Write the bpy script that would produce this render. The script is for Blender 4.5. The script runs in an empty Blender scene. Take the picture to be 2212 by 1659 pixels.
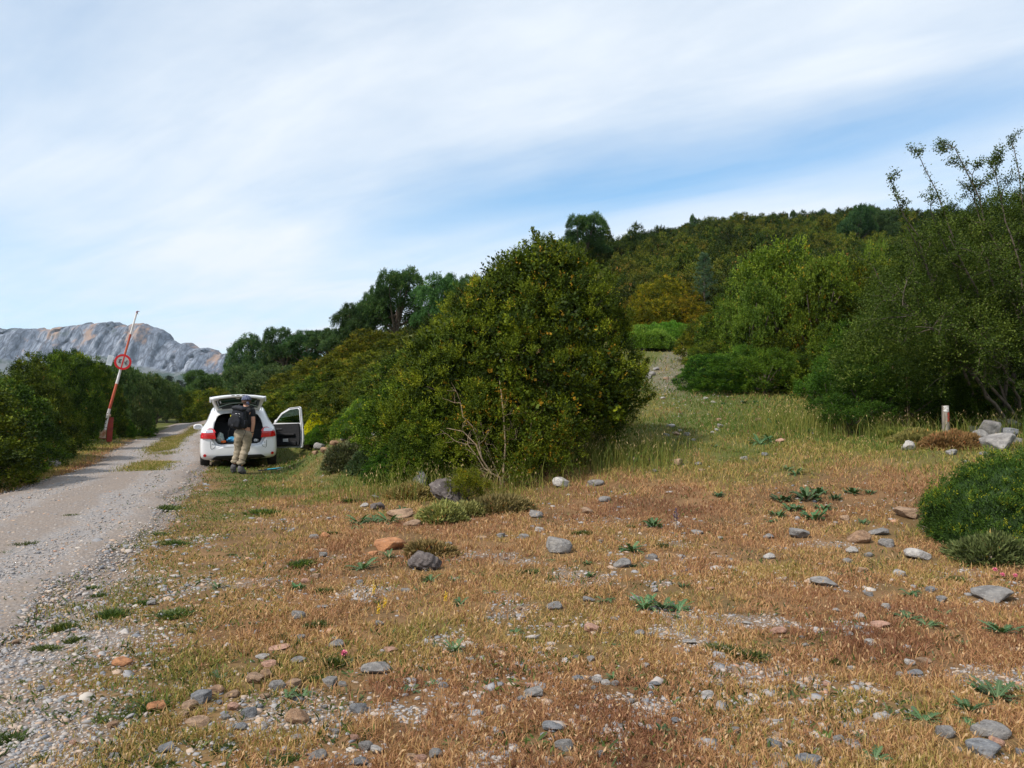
import bpy, bmesh, math, random
import numpy as np
from mathutils import Vector, Matrix
from mathutils.bvhtree import BVHTree

scene = bpy.context.scene
COL = scene.collection
R = math.radians
HAZE = True

# ------------------------------------------------------------------ camera
CAM_H = 1.6
F2212 = 1720.0                       # focal length in pixels of a 2212 px wide frame
PITCH = math.atan((866 - 829.5) / F2212)
cam_data = bpy.data.cameras.new('camera')
cam_data.sensor_width = 36.0
cam_data.lens = 36.0 * F2212 / 2212.0
cam_data.clip_start = 0.1
cam_data.clip_end = 20000
cam = bpy.data.objects.new('camera', cam_data)
cam.location = (0, 0, CAM_H)
cam.rotation_euler = (R(90) + PITCH, 0, 0)
COL.objects.link(cam)
scene.camera = cam

# ------------------------------------------------------------------ light
SUN_EL, SUN_AZ = 48.0, 232.0         # azimuth clockwise from +Y: behind the camera, to the left
sun_dir = Vector((math.sin(R(SUN_AZ)) * math.cos(R(SUN_EL)), math.cos(R(SUN_AZ)) * math.cos(R(SUN_EL)), math.sin(R(SUN_EL))))
sd = bpy.data.lights.new('sun', 'SUN')
sd.energy = 4.3
sd.angle = R(4)
sd.color = (1.0, 0.93, 0.84)
sun = bpy.data.objects.new('sun', sd)
sun.rotation_euler = sun_dir.to_track_quat('Z', 'Y').to_euler()
COL.objects.link(sun)

scene.render.engine = 'CYCLES'
scene.view_settings.view_transform = 'Standard'
scene.view_settings.look = 'None'
scene.view_settings.exposure = 0.1
scene.view_settings.gamma = 1

world = bpy.data.worlds.new('World')
scene.world = world
world.use_nodes = True
wt = world.node_tree
wt.nodes.clear()


class NB:
    """tiny node builder"""
    def __init__(s, tree): s.t = tree
    def n(s, typ, ins=None, **kw):
        nd = s.t.nodes.new(typ)
        for k, v in kw.items(): setattr(nd, k, v)
        if ins:
            for k, v in ins.items(): s.set(nd, k, v)
        return nd
    def set(s, nd, k, v):
        sock = nd.inputs[k]
        if isinstance(v, bpy.types.NodeSocket): s.t.links.new(v, sock)
        elif isinstance(v, bpy.types.Node): s.t.links.new(v.outputs[0], sock)
        else:
            if isinstance(v, (tuple, list)) and len(v) == 3 and sock.type == 'RGBA': v = (*v, 1)
            sock.default_value = v
    def math(s, op, a, b=0.0, c=None, clamp=False):
        nd = s.t.nodes.new('ShaderNodeMath'); nd.operation = op; nd.use_clamp = clamp
        s.set(nd, 0, a); s.set(nd, 1, b)
        if c is not None: s.set(nd, 2, c)
        return nd.outputs[0]
    def mix(s, f, a, b, blend='MIX'):
        nd = s.t.nodes.new('ShaderNodeMix'); nd.data_type = 'RGBA'; nd.blend_type = blend
        s.set(nd, 0, f)
        for i, v in ((6, a), (7, b)):
            sock = nd.inputs[i]
            if isinstance(v, bpy.types.NodeSocket): s.t.links.new(v, sock)
            else: sock.default_value = (*v, 1) if len(v) == 3 else v
        return nd.outputs[2]
    def ramp(s, f, stops, interp='LINEAR'):
        nd = s.t.nodes.new('ShaderNodeValToRGB'); cr = nd.color_ramp; cr.interpolation = interp
        while len(cr.elements) < len(stops): cr.elements.new(0.5)
        for e, (p, c) in zip(cr.elements, stops):
            e.position = p; e.color = (*c, 1) if len(c) == 3 else c
        s.set(nd, 0, f)
        return nd.outputs[0]
    def smooth(s, x, a, b):
        nd = s.t.nodes.new('ShaderNodeMapRange'); nd.interpolation_type = 'SMOOTHSTEP'
        s.set(nd, 0, x); nd.inputs[1].default_value = a; nd.inputs[2].default_value = b
        return nd.outputs[0]


# sky: Nishita air with thin high cloud spread over it, mapped on a cloud deck by view direction
b = NB(wt)
sky = b.n('ShaderNodeTexSky', sky_type='NISHITA', sun_disc=False, sun_elevation=R(SUN_EL), sun_rotation=R(SUN_AZ),
          altitude=900, air_density=1.0, dust_density=0.6, ozone_density=1.6)
tc = b.n('ShaderNodeTexCoord')
sep = b.n('ShaderNodeSeparateXYZ', {0: tc.outputs['Generated']})
dx, dy, dz = sep.outputs
zz = b.math('MAXIMUM', dz, 0.02)
zc = b.math('ADD', zz, 0.12)
px = b.math('DIVIDE', dx, zc)
py = b.math('DIVIDE', dy, zc)
pl = b.n('ShaderNodeCombineXYZ', {0: px, 1: py, 2: 0.0})
mp0 = b.n('ShaderNodeMapping', {0: pl.outputs[0]}); mp0.inputs['Rotation'].default_value = (0, 0, R(38))
mp = b.n('ShaderNodeMapping', {0: mp0.outputs[0]}); mp.inputs['Scale'].default_value = (0.42, 1.3, 1)
n1 = b.n('ShaderNodeTexNoise', {'Vector': mp.outputs[0], 'Scale': 1.5, 'Detail': 9.0, 'Roughness': 0.58, 'Distortion': 0.35})
mp2 = b.n('ShaderNodeMapping', {0: pl.outputs[0]}); mp2.inputs['Location'].default_value = (3.1, 1.2, 0)
n2 = b.n('ShaderNodeTexNoise', {'Vector': mp2.outputs[0], 'Scale': 0.9, 'Detail': 5.0, 'Roughness': 0.5})
# elevation and bearing of the view ray (small-angle slopes)
slope_z = b.math('DIVIDE', dz, b.math('MAXIMUM', b.math('ABSOLUTE', dy), 0.05))
slope_x = b.math('DIVIDE', dx, b.math('MAXIMUM', b.math('ABSOLUTE', dy), 0.05))
# clear band rising to the right (its centre line) over the hill
line = b.math('SUBTRACT', slope_z, b.math('MULTIPLY_ADD', slope_x, 0.17, 0.262))
line = b.math('ADD', line, b.math('MULTIPLY', b.math('SUBTRACT', n2.outputs[0], 0.5), 0.07))
band = b.math('SUBTRACT', 1.0, b.smooth(b.math('ABSOLUTE', line), 0.0, 0.085))
band = b.math('MULTIPLY', band, b.smooth(slope_x, -0.30, 0.12))
band = b.math('MULTIPLY', band, b.smooth(b.math('MULTIPLY', slope_x, -1.0), -1.0, -0.35))
low = b.math('MULTIPLY', b.math('SUBTRACT', 1.0, b.smooth(slope_z, 0.12, 0.34)), b.smooth(slope_x, -0.05, 0.25))
cover = b.math('MULTIPLY_ADD', b.math('SUBTRACT', n1.outputs[0], 0.5), 0.95, 0.86)
cover = b.math('ADD', cover, b.math('MULTIPLY', b.math('SUBTRACT', n2.outputs[0], 0.5), 0.75))
cover = b.math('SUBTRACT', cover, b.math('MULTIPLY', band, 0.66))
cover = b.math('SUBTRACT', cover, b.math('MULTIPLY', low, 0.10))
# the top right and the left edge of the sky are thinner too
cover = b.math('SUBTRACT', cover, b.math('MULTIPLY', b.smooth(b.math('MULTIPLY', slope_x, -1.0), 0.3, 0.75), 0.16), clamp=True)
cloudc = b.mix(b.math('MULTIPLY', n1.outputs[0], 1.0), (7.7, 8.7, 9.8), (8.9, 9.35, 9.9))
skyc = b.mix(1.0, sky.outputs[0], (0.85, 1.55, 1.75), 'MULTIPLY')
col = b.mix(cover, skyc, cloudc)
bg = b.n('ShaderNodeBackground', {'Color': col, 'Strength': 0.1})
b.n('ShaderNodeOutputWorld', {0: bg.outputs[0]})

# ------------------------------------------------------------------ helpers
def vnoise(x, y, seed=0):
    x = np.asarray(x, float); y = np.asarray(y, float)
    xi = np.floor(x).astype(np.int64); yi = np.floor(y).astype(np.int64)
    fx = x - xi; fy = y - yi
    fx = fx * fx * (3 - 2 * fx); fy = fy * fy * (3 - 2 * fy)
    def h(i, j):
        n = (i * 374761393 + j * 668265263 + seed * 1442695041) & 0x7fffffff
        n = ((n ^ (n >> 13)) * 1274126177) & 0x7fffffff
        n = n ^ (n >> 16)
        return (n & 0xffff) / 65535.0
    return (h(xi, yi) * (1 - fx) + h(xi + 1, yi) * fx) * (1 - fy) + (h(xi, yi + 1) * (1 - fx) + h(xi + 1, yi + 1) * fx) * fy

def fbm(x, y, seed=0, oct=4, gain=0.5):
    s = 0; a = 1.0; t = 0
    for o in range(oct):
        s = s + a * vnoise(np.asarray(x) * 2 ** o + 17.3 * o, np.asarray(y) * 2 ** o - 9.1 * o, seed + o); t += a; a *= gain
    return s / t

def sstep(x, a, b_):
    t = np.clip((np.asarray(x, float) - a) / (b_ - a), 0, 1)
    return t * t * (3 - 2 * t)

def make_mesh(name, v, faces, attrs=None, smooth=False, mats=None, mat_idx=None):
    """v (n,3); faces: array (m,k) or list of such arrays; attrs: dict name -> per-vertex floats"""
    if not isinstance(faces, list): faces = [faces]
    faces = [np.asarray(f, np.int32) for f in faces if len(f)]
    me = bpy.data.meshes.new(name)
    v = np.asarray(v, np.float32)
    me.vertices.add(len(v)); me.vertices.foreach_set('co', v.ravel())
    loops = np.concatenate([f.ravel() for f in faces])
    tot = np.concatenate([np.full(len(f), f.shape[1], np.int32) for f in faces])
    start = np.concatenate([[0], np.cumsum(tot)[:-1]]).astype(np.int32)
    me.loops.add(len(loops)); me.loops.foreach_set('vertex_index', loops)
    me.polygons.add(len(tot)); me.polygons.foreach_set('loop_start', start)
    me.polygons.foreach_set('loop_total', tot)
    if smooth: me.polygons.foreach_set('use_smooth', np.ones(len(tot), bool))
    if attrs:
        for k, a in attrs.items():
            at = me.attributes.new(k, 'FLOAT', 'POINT'); at.data.foreach_set('value', np.asarray(a, np.float32))
    me.update(calc_edges=True)
    for m in (mats or []): me.materials.append(m)
    if mat_idx is not None: me.polygons.foreach_set('material_index', np.asarray(mat_idx, np.int32))
    me.validate()
    return me

def link(name, data, parent=None, loc=(0, 0, 0), rot=(0, 0, 0), scale=(1, 1, 1)):
    o = bpy.data.objects.new(name, data)
    o.location = loc; o.rotation_euler = rot; o.scale = scale
    COL.objects.link(o)
    if parent: o.parent = parent
    return o

def tag(o, label=None, cat=None, group=None, kind=None):
    if label: o['label'] = label
    if cat: o['category'] = cat
    if group: o['group'] = group
    if kind: o['kind'] = kind
    return o

def thing(name, label, cat, loc=(0, 0, 0), rot=(0, 0, 0), group=None, scale=(1, 1, 1)):
    return tag(link(name, None, None, loc, rot, scale), label, cat, group)

def copy_tree(o, parent=None):
    c = o.copy(); COL.objects.link(c)
    if parent is not None: c.parent = parent
    for ch in list(KIDS.get(o.name, [])):
        k = copy_tree(ch, c); KIDS.setdefault(c.name, []).append(k)
    return c
KIDS = {}
def part(name, data, parent, loc=(0, 0, 0), rot=(0, 0, 0), scale=(1, 1, 1)):
    o = link(name, data, parent, loc, rot, scale)
    KIDS.setdefault(parent.name, []).append(o)
    return o

class Acc:
    def __init__(s): s.v = []; s.f = {}; s.t = []; s.n = 0
    def add(s, v, f, tint=0.5):
        v = np.asarray(v, float).reshape(-1, 3)
        f = np.asarray(f, np.int64)
        s.f.setdefault(f.shape[1], []).append(f + s.n)
        s.v.append(v); s.n += len(v)
        s.t.append(np.broadcast_to(np.asarray(tint, float), (len(v),)).copy())
    def mesh(s, name, mats, smooth=False):
        return make_mesh(name, np.concatenate(s.v), [np.concatenate(x) for x in s.f.values()],
                         {'tint': np.concatenate(s.t)}, smooth, mats)

def unit(a):
    return a / np.maximum(np.linalg.norm(a, axis=-1, keepdims=True), 1e-9)

def tube(acc, pts, rad, sides=6, tint=0.5, cap=True):
    pts = np.asarray(pts, float); rad = np.broadcast_to(np.asarray(rad, float), (len(pts),))
    tan = np.gradient(pts, axis=0); tan = unit(tan)
    ref = np.array([0.31, 0.17, 0.93]) if abs(tan[0][2]) < 0.9 else np.array([1.0, 0.2, 0.0])
    a = unit(np.cross(tan, ref)); c = np.cross(tan, a)
    th = np.linspace(0, 2 * math.pi, sides, endpoint=False)
    ring = (a[:, None, :] * np.cos(th)[None, :, None] + c[:, None, :] * np.sin(th)[None, :, None]) * rad[:, None, None] + pts[:, None, :]
    v = ring.reshape(-1, 3); n = len(pts)
    i = np.arange(n - 1)[:, None] * sides; j = np.arange(sides)[None, :]; k = (j + 1) % sides
    f = np.stack([i + j, i + k, i + sides + k, i + sides + j], -1).reshape(-1, 4)
    acc.add(v, f, tint)
    if cap:
        for e, r0 in ((0, pts[0]), (n - 1, pts[-1])):
            rv = ring[e]; vv = np.vstack([rv, r0[None]])
            ff = np.stack([np.arange(sides), (np.arange(sides) + 1) % sides, np.full(sides, sides)], -1)
            if e == 0: ff = ff[:, ::-1]
            acc.add(vv, ff, tint)

def leaf_quads(acc, P, D, L, W, rng, tint, lift=0.12):
    n = len(P)
    r = rng.normal(size=(n, 3)); S = unit(np.cross(D, r)); N = np.cross(S, D)
    L = np.broadcast_to(np.asarray(L, float), (n,))[:, None]; W = np.broadcast_to(np.asarray(W, float), (n,))[:, None]
    a = P; m = P + D * L * 0.45
    b1 = m + S * W * 0.5 + N * L * lift; b2 = m - S * W * 0.5 + N * L * lift; c = P + D * L
    v = np.stack([a, b1, c, b2], 1).reshape(-1, 3)
    f = np.arange(4 * n).reshape(-1, 4)
    acc.add(v, f, np.repeat(np.broadcast_to(tint, (n,)), 4))

def rand_dirs(rng, n):
    return unit(rng.normal(size=(n, 3)))

def crown(acc, lobes, rng, area_per_clump, rc, sprigs, k, leafL, leafW, sprigL, up=0.35, low=-0.35, inner=0.25, rough=0.12,
          accent=0.03, clip=None, outward=1.0, tmean=0.45):
    """foliage: clumps on the skin of lobes, sprigs on clumps, leaves on sprigs"""
    lobes = np.asarray(lobes, float)
    C = []; Nn = []; inn = []
    for i, lb in enumerate(lobes):
        c, r = lb[:3], lb[3:]
        area = 4 * math.pi * ((r[0] * r[1]) ** 1.6 / 3 + (r[0] * r[2]) ** 1.6 / 3 + (r[1] * r[2]) ** 1.6 / 3) ** (1 / 1.6)
        n = max(4, int(area / area_per_clump))
        for lay, (lo, hi, cnt) in enumerate(((0.74, 1.08, n), (0.45, 0.82, int(n * inner)))):
            d = rand_dirs(rng, cnt * 2); d = d[d[:, 2] > low][:cnt]
            m = 1 + rough * 2 * (fbm(d[:, 0] * 2 + i * 7.1 + d[:, 2] * 1.7, d[:, 1] * 2 + 3.3, 5 + i, 2) - 0.5)
            rad = rng.uniform(lo, hi, len(d)) * m
            p = c + d * r * rad[:, None]
            keep = np.ones(len(p), bool)
            if lay == 0:
                for j, l2 in enumerate(lobes):
                    if j != i:
                        q = (p - l2[:3]) / l2[3:]; keep &= (q * q).sum(1) > 0.62
            nrm = unit(d / r)
            C.append(p[keep]); Nn.append(nrm[keep]); inn.append(np.full(keep.sum(), lay))
    C = np.concatenate(C); Nn = np.concatenate(Nn); inn = np.concatenate(inn)
    if clip is not None:
        kk = clip(C); C = C[kk]; Nn = Nn[kk]; inn = inn[kk]
    nc = len(C)
    ct = np.clip(rng.normal(tmean, 0.16, nc) + 0.10 * (C[:, 2] - C[:, 2].min()) / (np.ptp(C[:, 2]) + 1e-6) * 0, 0, 0.85)
    rcs = rc * rng.uniform(0.65, 1.3, nc)
    cnt = np.where(inn == 0, sprigs, max(2, sprigs // 3)).astype(int)
    idx = np.repeat(np.arange(nc), cnt)
    d = unit(Nn[idx] * outward + rng.normal(size=(len(idx), 3)) * 0.85 + np.array([0, 0, up]))
    base = C[idx] + d * (rcs[idx] * rng.uniform(0.25, 1.0, len(idx)))[:, None]
    T = unit(d + np.array([0, 0, up]) + rng.normal(size=d.shape) * 0.3)
    tl = sprigL * rng.uniform(0.6, 1.3, len(idx))
    tnt = np.clip(ct[idx] + rng.normal(0, 0.08, len(idx)), 0, 0.88)
    tnt = np.where(rng.random(len(idx)) < accent, 0.97, tnt)
    for j in range(k):
        r = rng.normal(size=T.shape); pr = unit(np.cross(T, r))
        a = (j + 0.5) / k
        D = unit(T * (0.35 + 0.8 * a) + pr * 0.95)
        P = base + T * (tl * a)[:, None]
        s = rng.uniform(0.7, 1.25, len(P)) * (1.05 - 0.3 * a)
        leaf_quads(acc, P, D, leafL * s, leafW * s, rng, np.clip(tnt + 0.1 * a + rng.normal(0, 0.05, len(P)), 0, 1))
    return C

# ------------------------------------------------------------------ materials
def new_mat(name):
    m = bpy.data.materials.new(name); m.use_nodes = True
    t = m.node_tree; t.nodes.clear()
    return m, NB(t)

def pmat(name, c1, c2=None, scale=8.0, rough=0.6, bump=0.0, metal=0.0, spec=0.4, detail=5.0, coat=0.0, stretch=(1, 1, 1), emit=None):
    m, q = new_mat(name)
    c2 = c2 or tuple(x * 0.8 for x in c1)
    tcn = q.n('ShaderNodeTexCoord')
    mpn = q.n('ShaderNodeMapping', {0: tcn.outputs['Object']}); mpn.inputs['Scale'].default_value = stretch
    nz = q.n('ShaderNodeTexNoise', {'Vector': mpn.outputs[0], 'Scale': scale, 'Detail': detail, 'Roughness': 0.6})
    f = q.smooth(nz.outputs[0], 0.35, 0.68)
    c = q.mix(f, c1, c2)
    p = q.n('ShaderNodeBsdfPrincipled', {'Base Color': c, 'Roughness': rough, 'Metallic': metal, 'Specular IOR Level': spec, 'Coat Weight': coat})
    p.inputs['Coat Roughness'].default_value = 0.05
    if bump:
        bn = q.n('ShaderNodeBump', {'Strength': bump, 'Distance': 0.02, 'Height': nz.outputs[0]}); q.set(p, 'Normal', bn.outputs[0])
    q.n('ShaderNodeOutputMaterial', {0: p.outputs[0]})
    return m

def leaf_mat(name, stops, accent, rough=0.5, trans=0.25, spec=0.35, vary=0.3):
    m, q = new_mat(name)
    at = q.n('ShaderNodeAttribute', attribute_name='tint')
    st = [(p_, c) for p_, c in stops] + [(0.93, stops[-1][1]), (0.95, accent)]
    c = q.ramp(at.outputs['Fac'], st)
    oi = q.n('ShaderNodeObjectInfo')
    hs = q.n('ShaderNodeHueSaturation', {'Hue': q.math('MULTIPLY_ADD', oi.outputs['Random'], 0.035, 0.4825),
             'Saturation': 1.0, 'Value': q.math('MULTIPLY_ADD', oi.outputs['Random'], vary, 1 - vary / 2), 'Color': c})
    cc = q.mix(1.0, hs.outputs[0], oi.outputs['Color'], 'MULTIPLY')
    p = q.n('ShaderNodeBsdfPrincipled', {'Base Color': cc, 'Roughness': rough, 'Specular IOR Level': spec})
    tr = q.n('ShaderNodeBsdfTranslucent', {'Color': q.mix(1.0, cc, (1.0, 1.15, 0.5), 'MULTIPLY')})
    mx = q.n('ShaderNodeMixShader', {0: trans, 1: p.outputs[0], 2: tr.outputs[0]})
    q.n('ShaderNodeOutputMaterial', {0: mx.outputs[0]})
    return m

M = {}
M['box'] = leaf_mat('box_leaves', [(0.0, (0.012, 0.022, 0.003)), (0.35, (0.034, 0.058, 0.004)), (0.6, (0.088, 0.120, 0.006)), (0.88, (0.235, 0.26, 0.018))], (0.30, 0.17, 0.02), rough=0.6, spec=0.14, trans=0.12)
M['scrub'] = leaf_mat('scrub_leaves', [(0.0, (0.010, 0.020, 0.004)), (0.35, (0.030, 0.052, 0.007)), (0.6, (0.072, 0.095, 0.010)), (0.88, (0.20, 0.19, 0.02))], (0.3, 0.16, 0.03), rough=0.6, spec=0.12, trans=0.15)
M['oak'] = leaf_mat('oak_leaves', [(0.0, (0.018, 0.036, 0.014)), (0.4, (0.048, 0.085, 0.028)), (0.88, (0.135, 0.19, 0.060))], (0.2, 0.17, 0.06), rough=0.6, spec=0.15)
M['pine'] = leaf_mat('pine_needles', [(0.0, (0.008, 0.02, 0.012)), (0.88, (0.035, 0.06, 0.035))], (0.08, 0.07, 0.03))
M['hazel'] = leaf_mat('deciduous_leaves', [(0.0, (0.022, 0.045, 0.006)), (0.45, (0.07, 0.115, 0.010)), (0.88, (0.20, 0.26, 0.03))], (0.32, 0.20, 0.02), rough=0.6, trans=0.3, spec=0.15)
M['almond'] = leaf_mat('wild_pear_leaves', [(0.0, (0.018, 0.038, 0.005)), (0.45, (0.06, 0.10, 0.012)), (0.88, (0.19, 0.24, 0.04))], (0.2, 0.2, 0.06), rough=0.6, spec=0.15)
M['broom'] = leaf_mat('broom_needles', [(0.0, (0.03, 0.06, 0.012)), (0.5, (0.10, 0.16, 0.02)), (0.88, (0.24, 0.30, 0.05))], (0.66, 0.47, 0.015), rough=0.7)
M['thyme'] = leaf_mat('heath_twigs', [(0.0, (0.03, 0.03, 0.015)), (0.5, (0.08, 0.085, 0.035)), (0.88, (0.17, 0.16, 0.08))], (0.25, 0.14, 0.07), rough=0.8, trans=0.1)
M['thistle'] = leaf_mat('thistle_leaves', [(0.0, (0.03, 0.070, 0.022)), (0.6, (0.06, 0.125, 0.042)), (0.88, (0.17, 0.25, 0.11))], (0.5, 0.52, 0.35), rough=0.55, trans=0.15)
M['weed'] = leaf_mat('weed_leaves', [(0.0, (0.025, 0.05, 0.01)), (0.5, (0.055, 0.10, 0.018)), (0.88, (0.15, 0.20, 0.035))], (0.45, 0.4, 0.05), rough=0.55, trans=0.25)
M['straw'] = leaf_mat('grass_blades', [(0.0, (0.17, 0.075, 0.040)), (0.18, (0.37, 0.20, 0.092)), (0.34, (0.50, 0.31, 0.135)), (0.50, (0.38, 0.28, 0.085)), (0.66, (0.20, 0.19, 0.04)), (0.88, (0.07, 0.13, 0.018))], (0.52, 0.36, 0.19), rough=0.7, trans=0.2, spec=0.2, vary=0.0)
M['bark'] = pmat('bark', (0.13, 0.10, 0.075), (0.06, 0.045, 0.035), 20, 0.9, 0.6, stretch=(1, 1, 0.25))
M['palebark'] = pmat('pale_bark', (0.42, 0.31, 0.20), (0.22, 0.15, 0.09), 25, 0.9, 0.4)
M['wood'] = pmat('weathered_wood', (0.34, 0.30, 0.25), (0.17, 0.14, 0.11), 30, 0.85, 0.7, stretch=(1, 1, 0.12))

# ------------------------------------------------------------------ terrain
def ray(U, V):
    """direction (per unit of world y) of the sight line through a point of the 2212 px frame"""
    d = Vector(((U - 1106) / F2212, (829.5 - V) / F2212, -1.0))
    d = Matrix.Rotation(R(90) + PITCH, 3, 'X') @ d
    return d / d.y
def at(U, V, Y):
    d = ray(U, V); return Vector((d.x * Y, Y, CAM_H + d.z * Y))

ctrl = []
for x, y in [(-4, 0), (0, 0), (4, 0), (-3, 4), (0, 4), (3, 4), (-4, 8), (-1, 8), (2, 8), (5.5, 8.5), (-7, 12), (-4, 12), (-9, 18), (-7, 22), (-12, 30), (-16, 42), (-22, 55),
             (-14, 24), (-18, 34), (-12, 15), (-1, -20), (-30, 10), (-28, 40), (-30, 70), (-40, 20), (12, 0), (20, -20), (-22, 66), (-20, 76), (-25, 90), (-28, 60), (-6, 18.8), (-5.4, 17.2), (-7, 20.5), (-4.4, 15.5), (-8.5, 24), (-5, 13.5), (-20, 50), (-19.5, 56), (-17.5, 48), (-23, 52), (-2.8, 11.5), (-13, 35), (-15.5, 41)]:
    ctrl.append((x, y, 0.0))
ctrl += [(-5.0, 19.5, 0.05), (-4.6, 17.5, 0.06), (-3.6, 16.2, 0.12), (-5.6, 22.5, 0.15)]
for (U, V, Y) in [(1460, 1000, 14), (1210, 1048, 13), (1080, 1062, 13), (870, 1030, 14.6), (2043, 945, 16.5), (2170, 960, 14), (1750, 960, 15), (1450, 832, 26),
                  (1620, 835, 24.5), (1770, 856, 21.5), (1410, 748, 40), (1400, 690, 50), (1250, 562, 80), (1500, 510, 125), (1900, 500, 128), (2230, 500, 128),
                  (1700, 610, 72), (2000, 610, 66), (1300, 568, 105), (1215, 632, 104), (880, 742, 46), (730, 770, 50), (610, 812, 55), (470, 880, 70), (680, 912, 24),
                  (745, 958, 17.5), (700, 965, 19), (2212, 700, 40), (1850, 720, 40), (1100, 705, 38), (1000, 690, 72), (1100, 650, 75), (1180, 612, 78), (2100, 1000, 12)]:
    p = at(U, V, Y); ctrl.append(tuple(p))
for x, y, z in [(60, 130, 27.5), (110, 130, 27), (30, 190, 22), (80, 190, 22), (150, 190, 20), (150, 90, 20), (0, 130, 15), (-30, 120, 8), (-60, 130, -2), (-20, 190, 12),
                (90, 60, 15), (60, 20, 7), (30, 12, 3), (25, 0, 1.2), (-80, 60, -3), (-120, 160, -12), (-40, 230, -4), (0, 300, 5), (60, 300, 15), (100, -60, 6), (-60, -60, 0), (-100, 0, -3), (45, 95, 19)]:
    ctrl.append((x, y, z))
CT = np.array(ctrl)
_cc = 1.5
_K = np.sqrt(((CT[:, None, :2] - CT[None, :, :2]) ** 2).sum(-1) + _cc ** 2)
_n = len(CT)
_A = np.zeros((_n + 1, _n + 1)); _A[:_n, :_n] = _K - 0.02 * np.eye(_n); _A[:_n, _n] = 1; _A[_n, :_n] = 1
_w = np.linalg.solve(_A, np.append(CT[:, 2], 0))

def base_z(x, y):
    x = np.asarray(x, float); y = np.asarray(y, float); sh = x.shape
    X = x.ravel(); Y = y.ravel(); out = np.empty(len(X))
    for s in range(0, len(X), 40000):
        d = np.sqrt((X[s:s + 40000, None] - CT[None, :, 0]) ** 2 + (Y[s:s + 40000, None] - CT[None, :, 1]) ** 2 + _cc ** 2)
        out[s:s + 40000] = d @ _w[:_n] + _w[_n]
    far = np.sqrt(X ** 2 + (Y - 60) ** 2)
    k = sstep(far, 230, 420)
    out = out * (1 - k) + (-14) * k
    return out.reshape(sh)

# gravel track: left and right edge as x of y
RY = [-20, 0, 3, 6, 10, 13, 18, 24, 29, 40, 48, 54, 58]
RL = [-6.5, -6.4, -6.4, -6.6, -7.6, -8.5, -9.9, -12.2, -14.3, -18.4, -21.4, -22.6, -22.6]
RR = [-2.6, -2.9, -3.1, -3.6, -4.5, -5.5, -7.0, -9.2, -11.3, -15.3, -17.6, -18.2, -18.0]
def road_edges(y):
    return np.interp(y, RY, RL), np.interp(y, RY, RR)
def road_mask(x, y, soft=0.3):
    l, r = road_edges(y)
    return sstep(x, l - soft, l + soft) * (1 - sstep(x, r - soft, r + soft)) * (1 - sstep(y, 54, 58))

def gz(x, y):
    x = np.asarray(x, float); y = np.asarray(y, float)
    z = base_z(x, y)
    z = z + 0.10 * (fbm(x * 0.35, y * 0.35, 3, 3) - 0.5) * sstep(y, 4, 14) * (1 - road_mask(x, y, 1.5))
    z = z + 0.035 * (fbm(x * 1.3, y * 1.3, 8, 2) - 0.5) * (1 - road_mask(x, y, 0.8))
    return z
def g1(x, y): return float(gz(np.array([x]), np.array([y]))[0])

def hit(U, V, y0=2.5, y1=140):
    ys = np.geomspace(y0, y1, 900); d = ray(U, V)
    dz_ = (CAM_H + d.z * ys) - gz(d.x * ys, ys)
    i = np.argmax(dz_ < 0)
    if dz_[i] >= 0: i = len(ys) - 1
    if i == 0: i = 1
    t = dz_[i - 1] / (dz_[i - 1] - dz_[i] + 1e-9); y = ys[i - 1] + t * (ys[i] - ys[i - 1])
    return Vector((d.x * y, y, CAM_H + d.z * y))

PXM = lambda y: y / F2212            # metres per 2212-frame pixel at depth y

def green_mask(x, y):
    """0 straw .. 1 green"""
    g = 0.27 + 0.75 * (fbm(x * 0.55 + 4, y * 0.55, 21, 4) - 0.5)
    g = g + 0.55 * sstep(y, 10.5, 17) * sstep(x, 0.5, 3.5)
    g = g + 0.40 * sstep(x, 5.0, 7.5) * sstep(y, 5.0, 9)
    l, r = road_edges(y)
    g = g + 0.45 * (1 - sstep(x, l - 1.2, l - 0.2)) * sstep(y, 14, 20)
    g = g + 0.20 * sstep(y, 9, 13) * (1 - sstep(x, -2.2, -0.6)) * sstep(x - r, -0.2, 1.2) * (1.0 + 1.6 * sstep(fbm(x * 1.6, y * 1.0, 77, 3), 0.42, 0.62))
    g = g + 0.6 * sstep(y, 30, 45)
    return np.clip(g, 0, 1)

def trail_mask(x, y):
    w = 1.5 + 0.6 * (fbm(y * 0.5, x * 0 + 3, 33, 2) - 0.5)
    return (1 - sstep(np.abs(x - path_x0(y) + 0.3 * np.sin(y * .5)), w * 0.5, w * 1.3)) * sstep(y, 17, 25) * (1 - sstep(y, 40, 43))
def path_x0(y): return np.interp(y, [10, 16, 26, 34, 41], [3.0, 4.0, 5.6, 7.2, 7.5])

def gravel_mask(x, y):
    l, r = road_edges(y)
    n = fbm(x * 1.1, y * 1.1, 31, 4)
    fr = (1 - sstep(x - r, -0.3, 3.2 * sstep(9 - y, 0, 7) + 0.9)) * sstep(x - l, -0.5, 0.3)
    g = fr * 1.15 - 0.55 * n * (1 - road_mask(x, y, 0.2))
    p = sstep(fbm(x * 1.7 + 30, y * 1.7, 41, 4), 0.60, 0.70) * 0.5 * (1 - sstep(y, 8, 14))
    return np.clip(np.maximum(np.maximum(g, p), trail_mask(x, y) * 0.5), 0, 1)

def grid_axis(lo, hi, c, a, n):
    t = np.linspace(math.asinh((lo - c) / a), math.asinh((hi - c) / a), n)
    return c + a * np.sinh(t)

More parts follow.
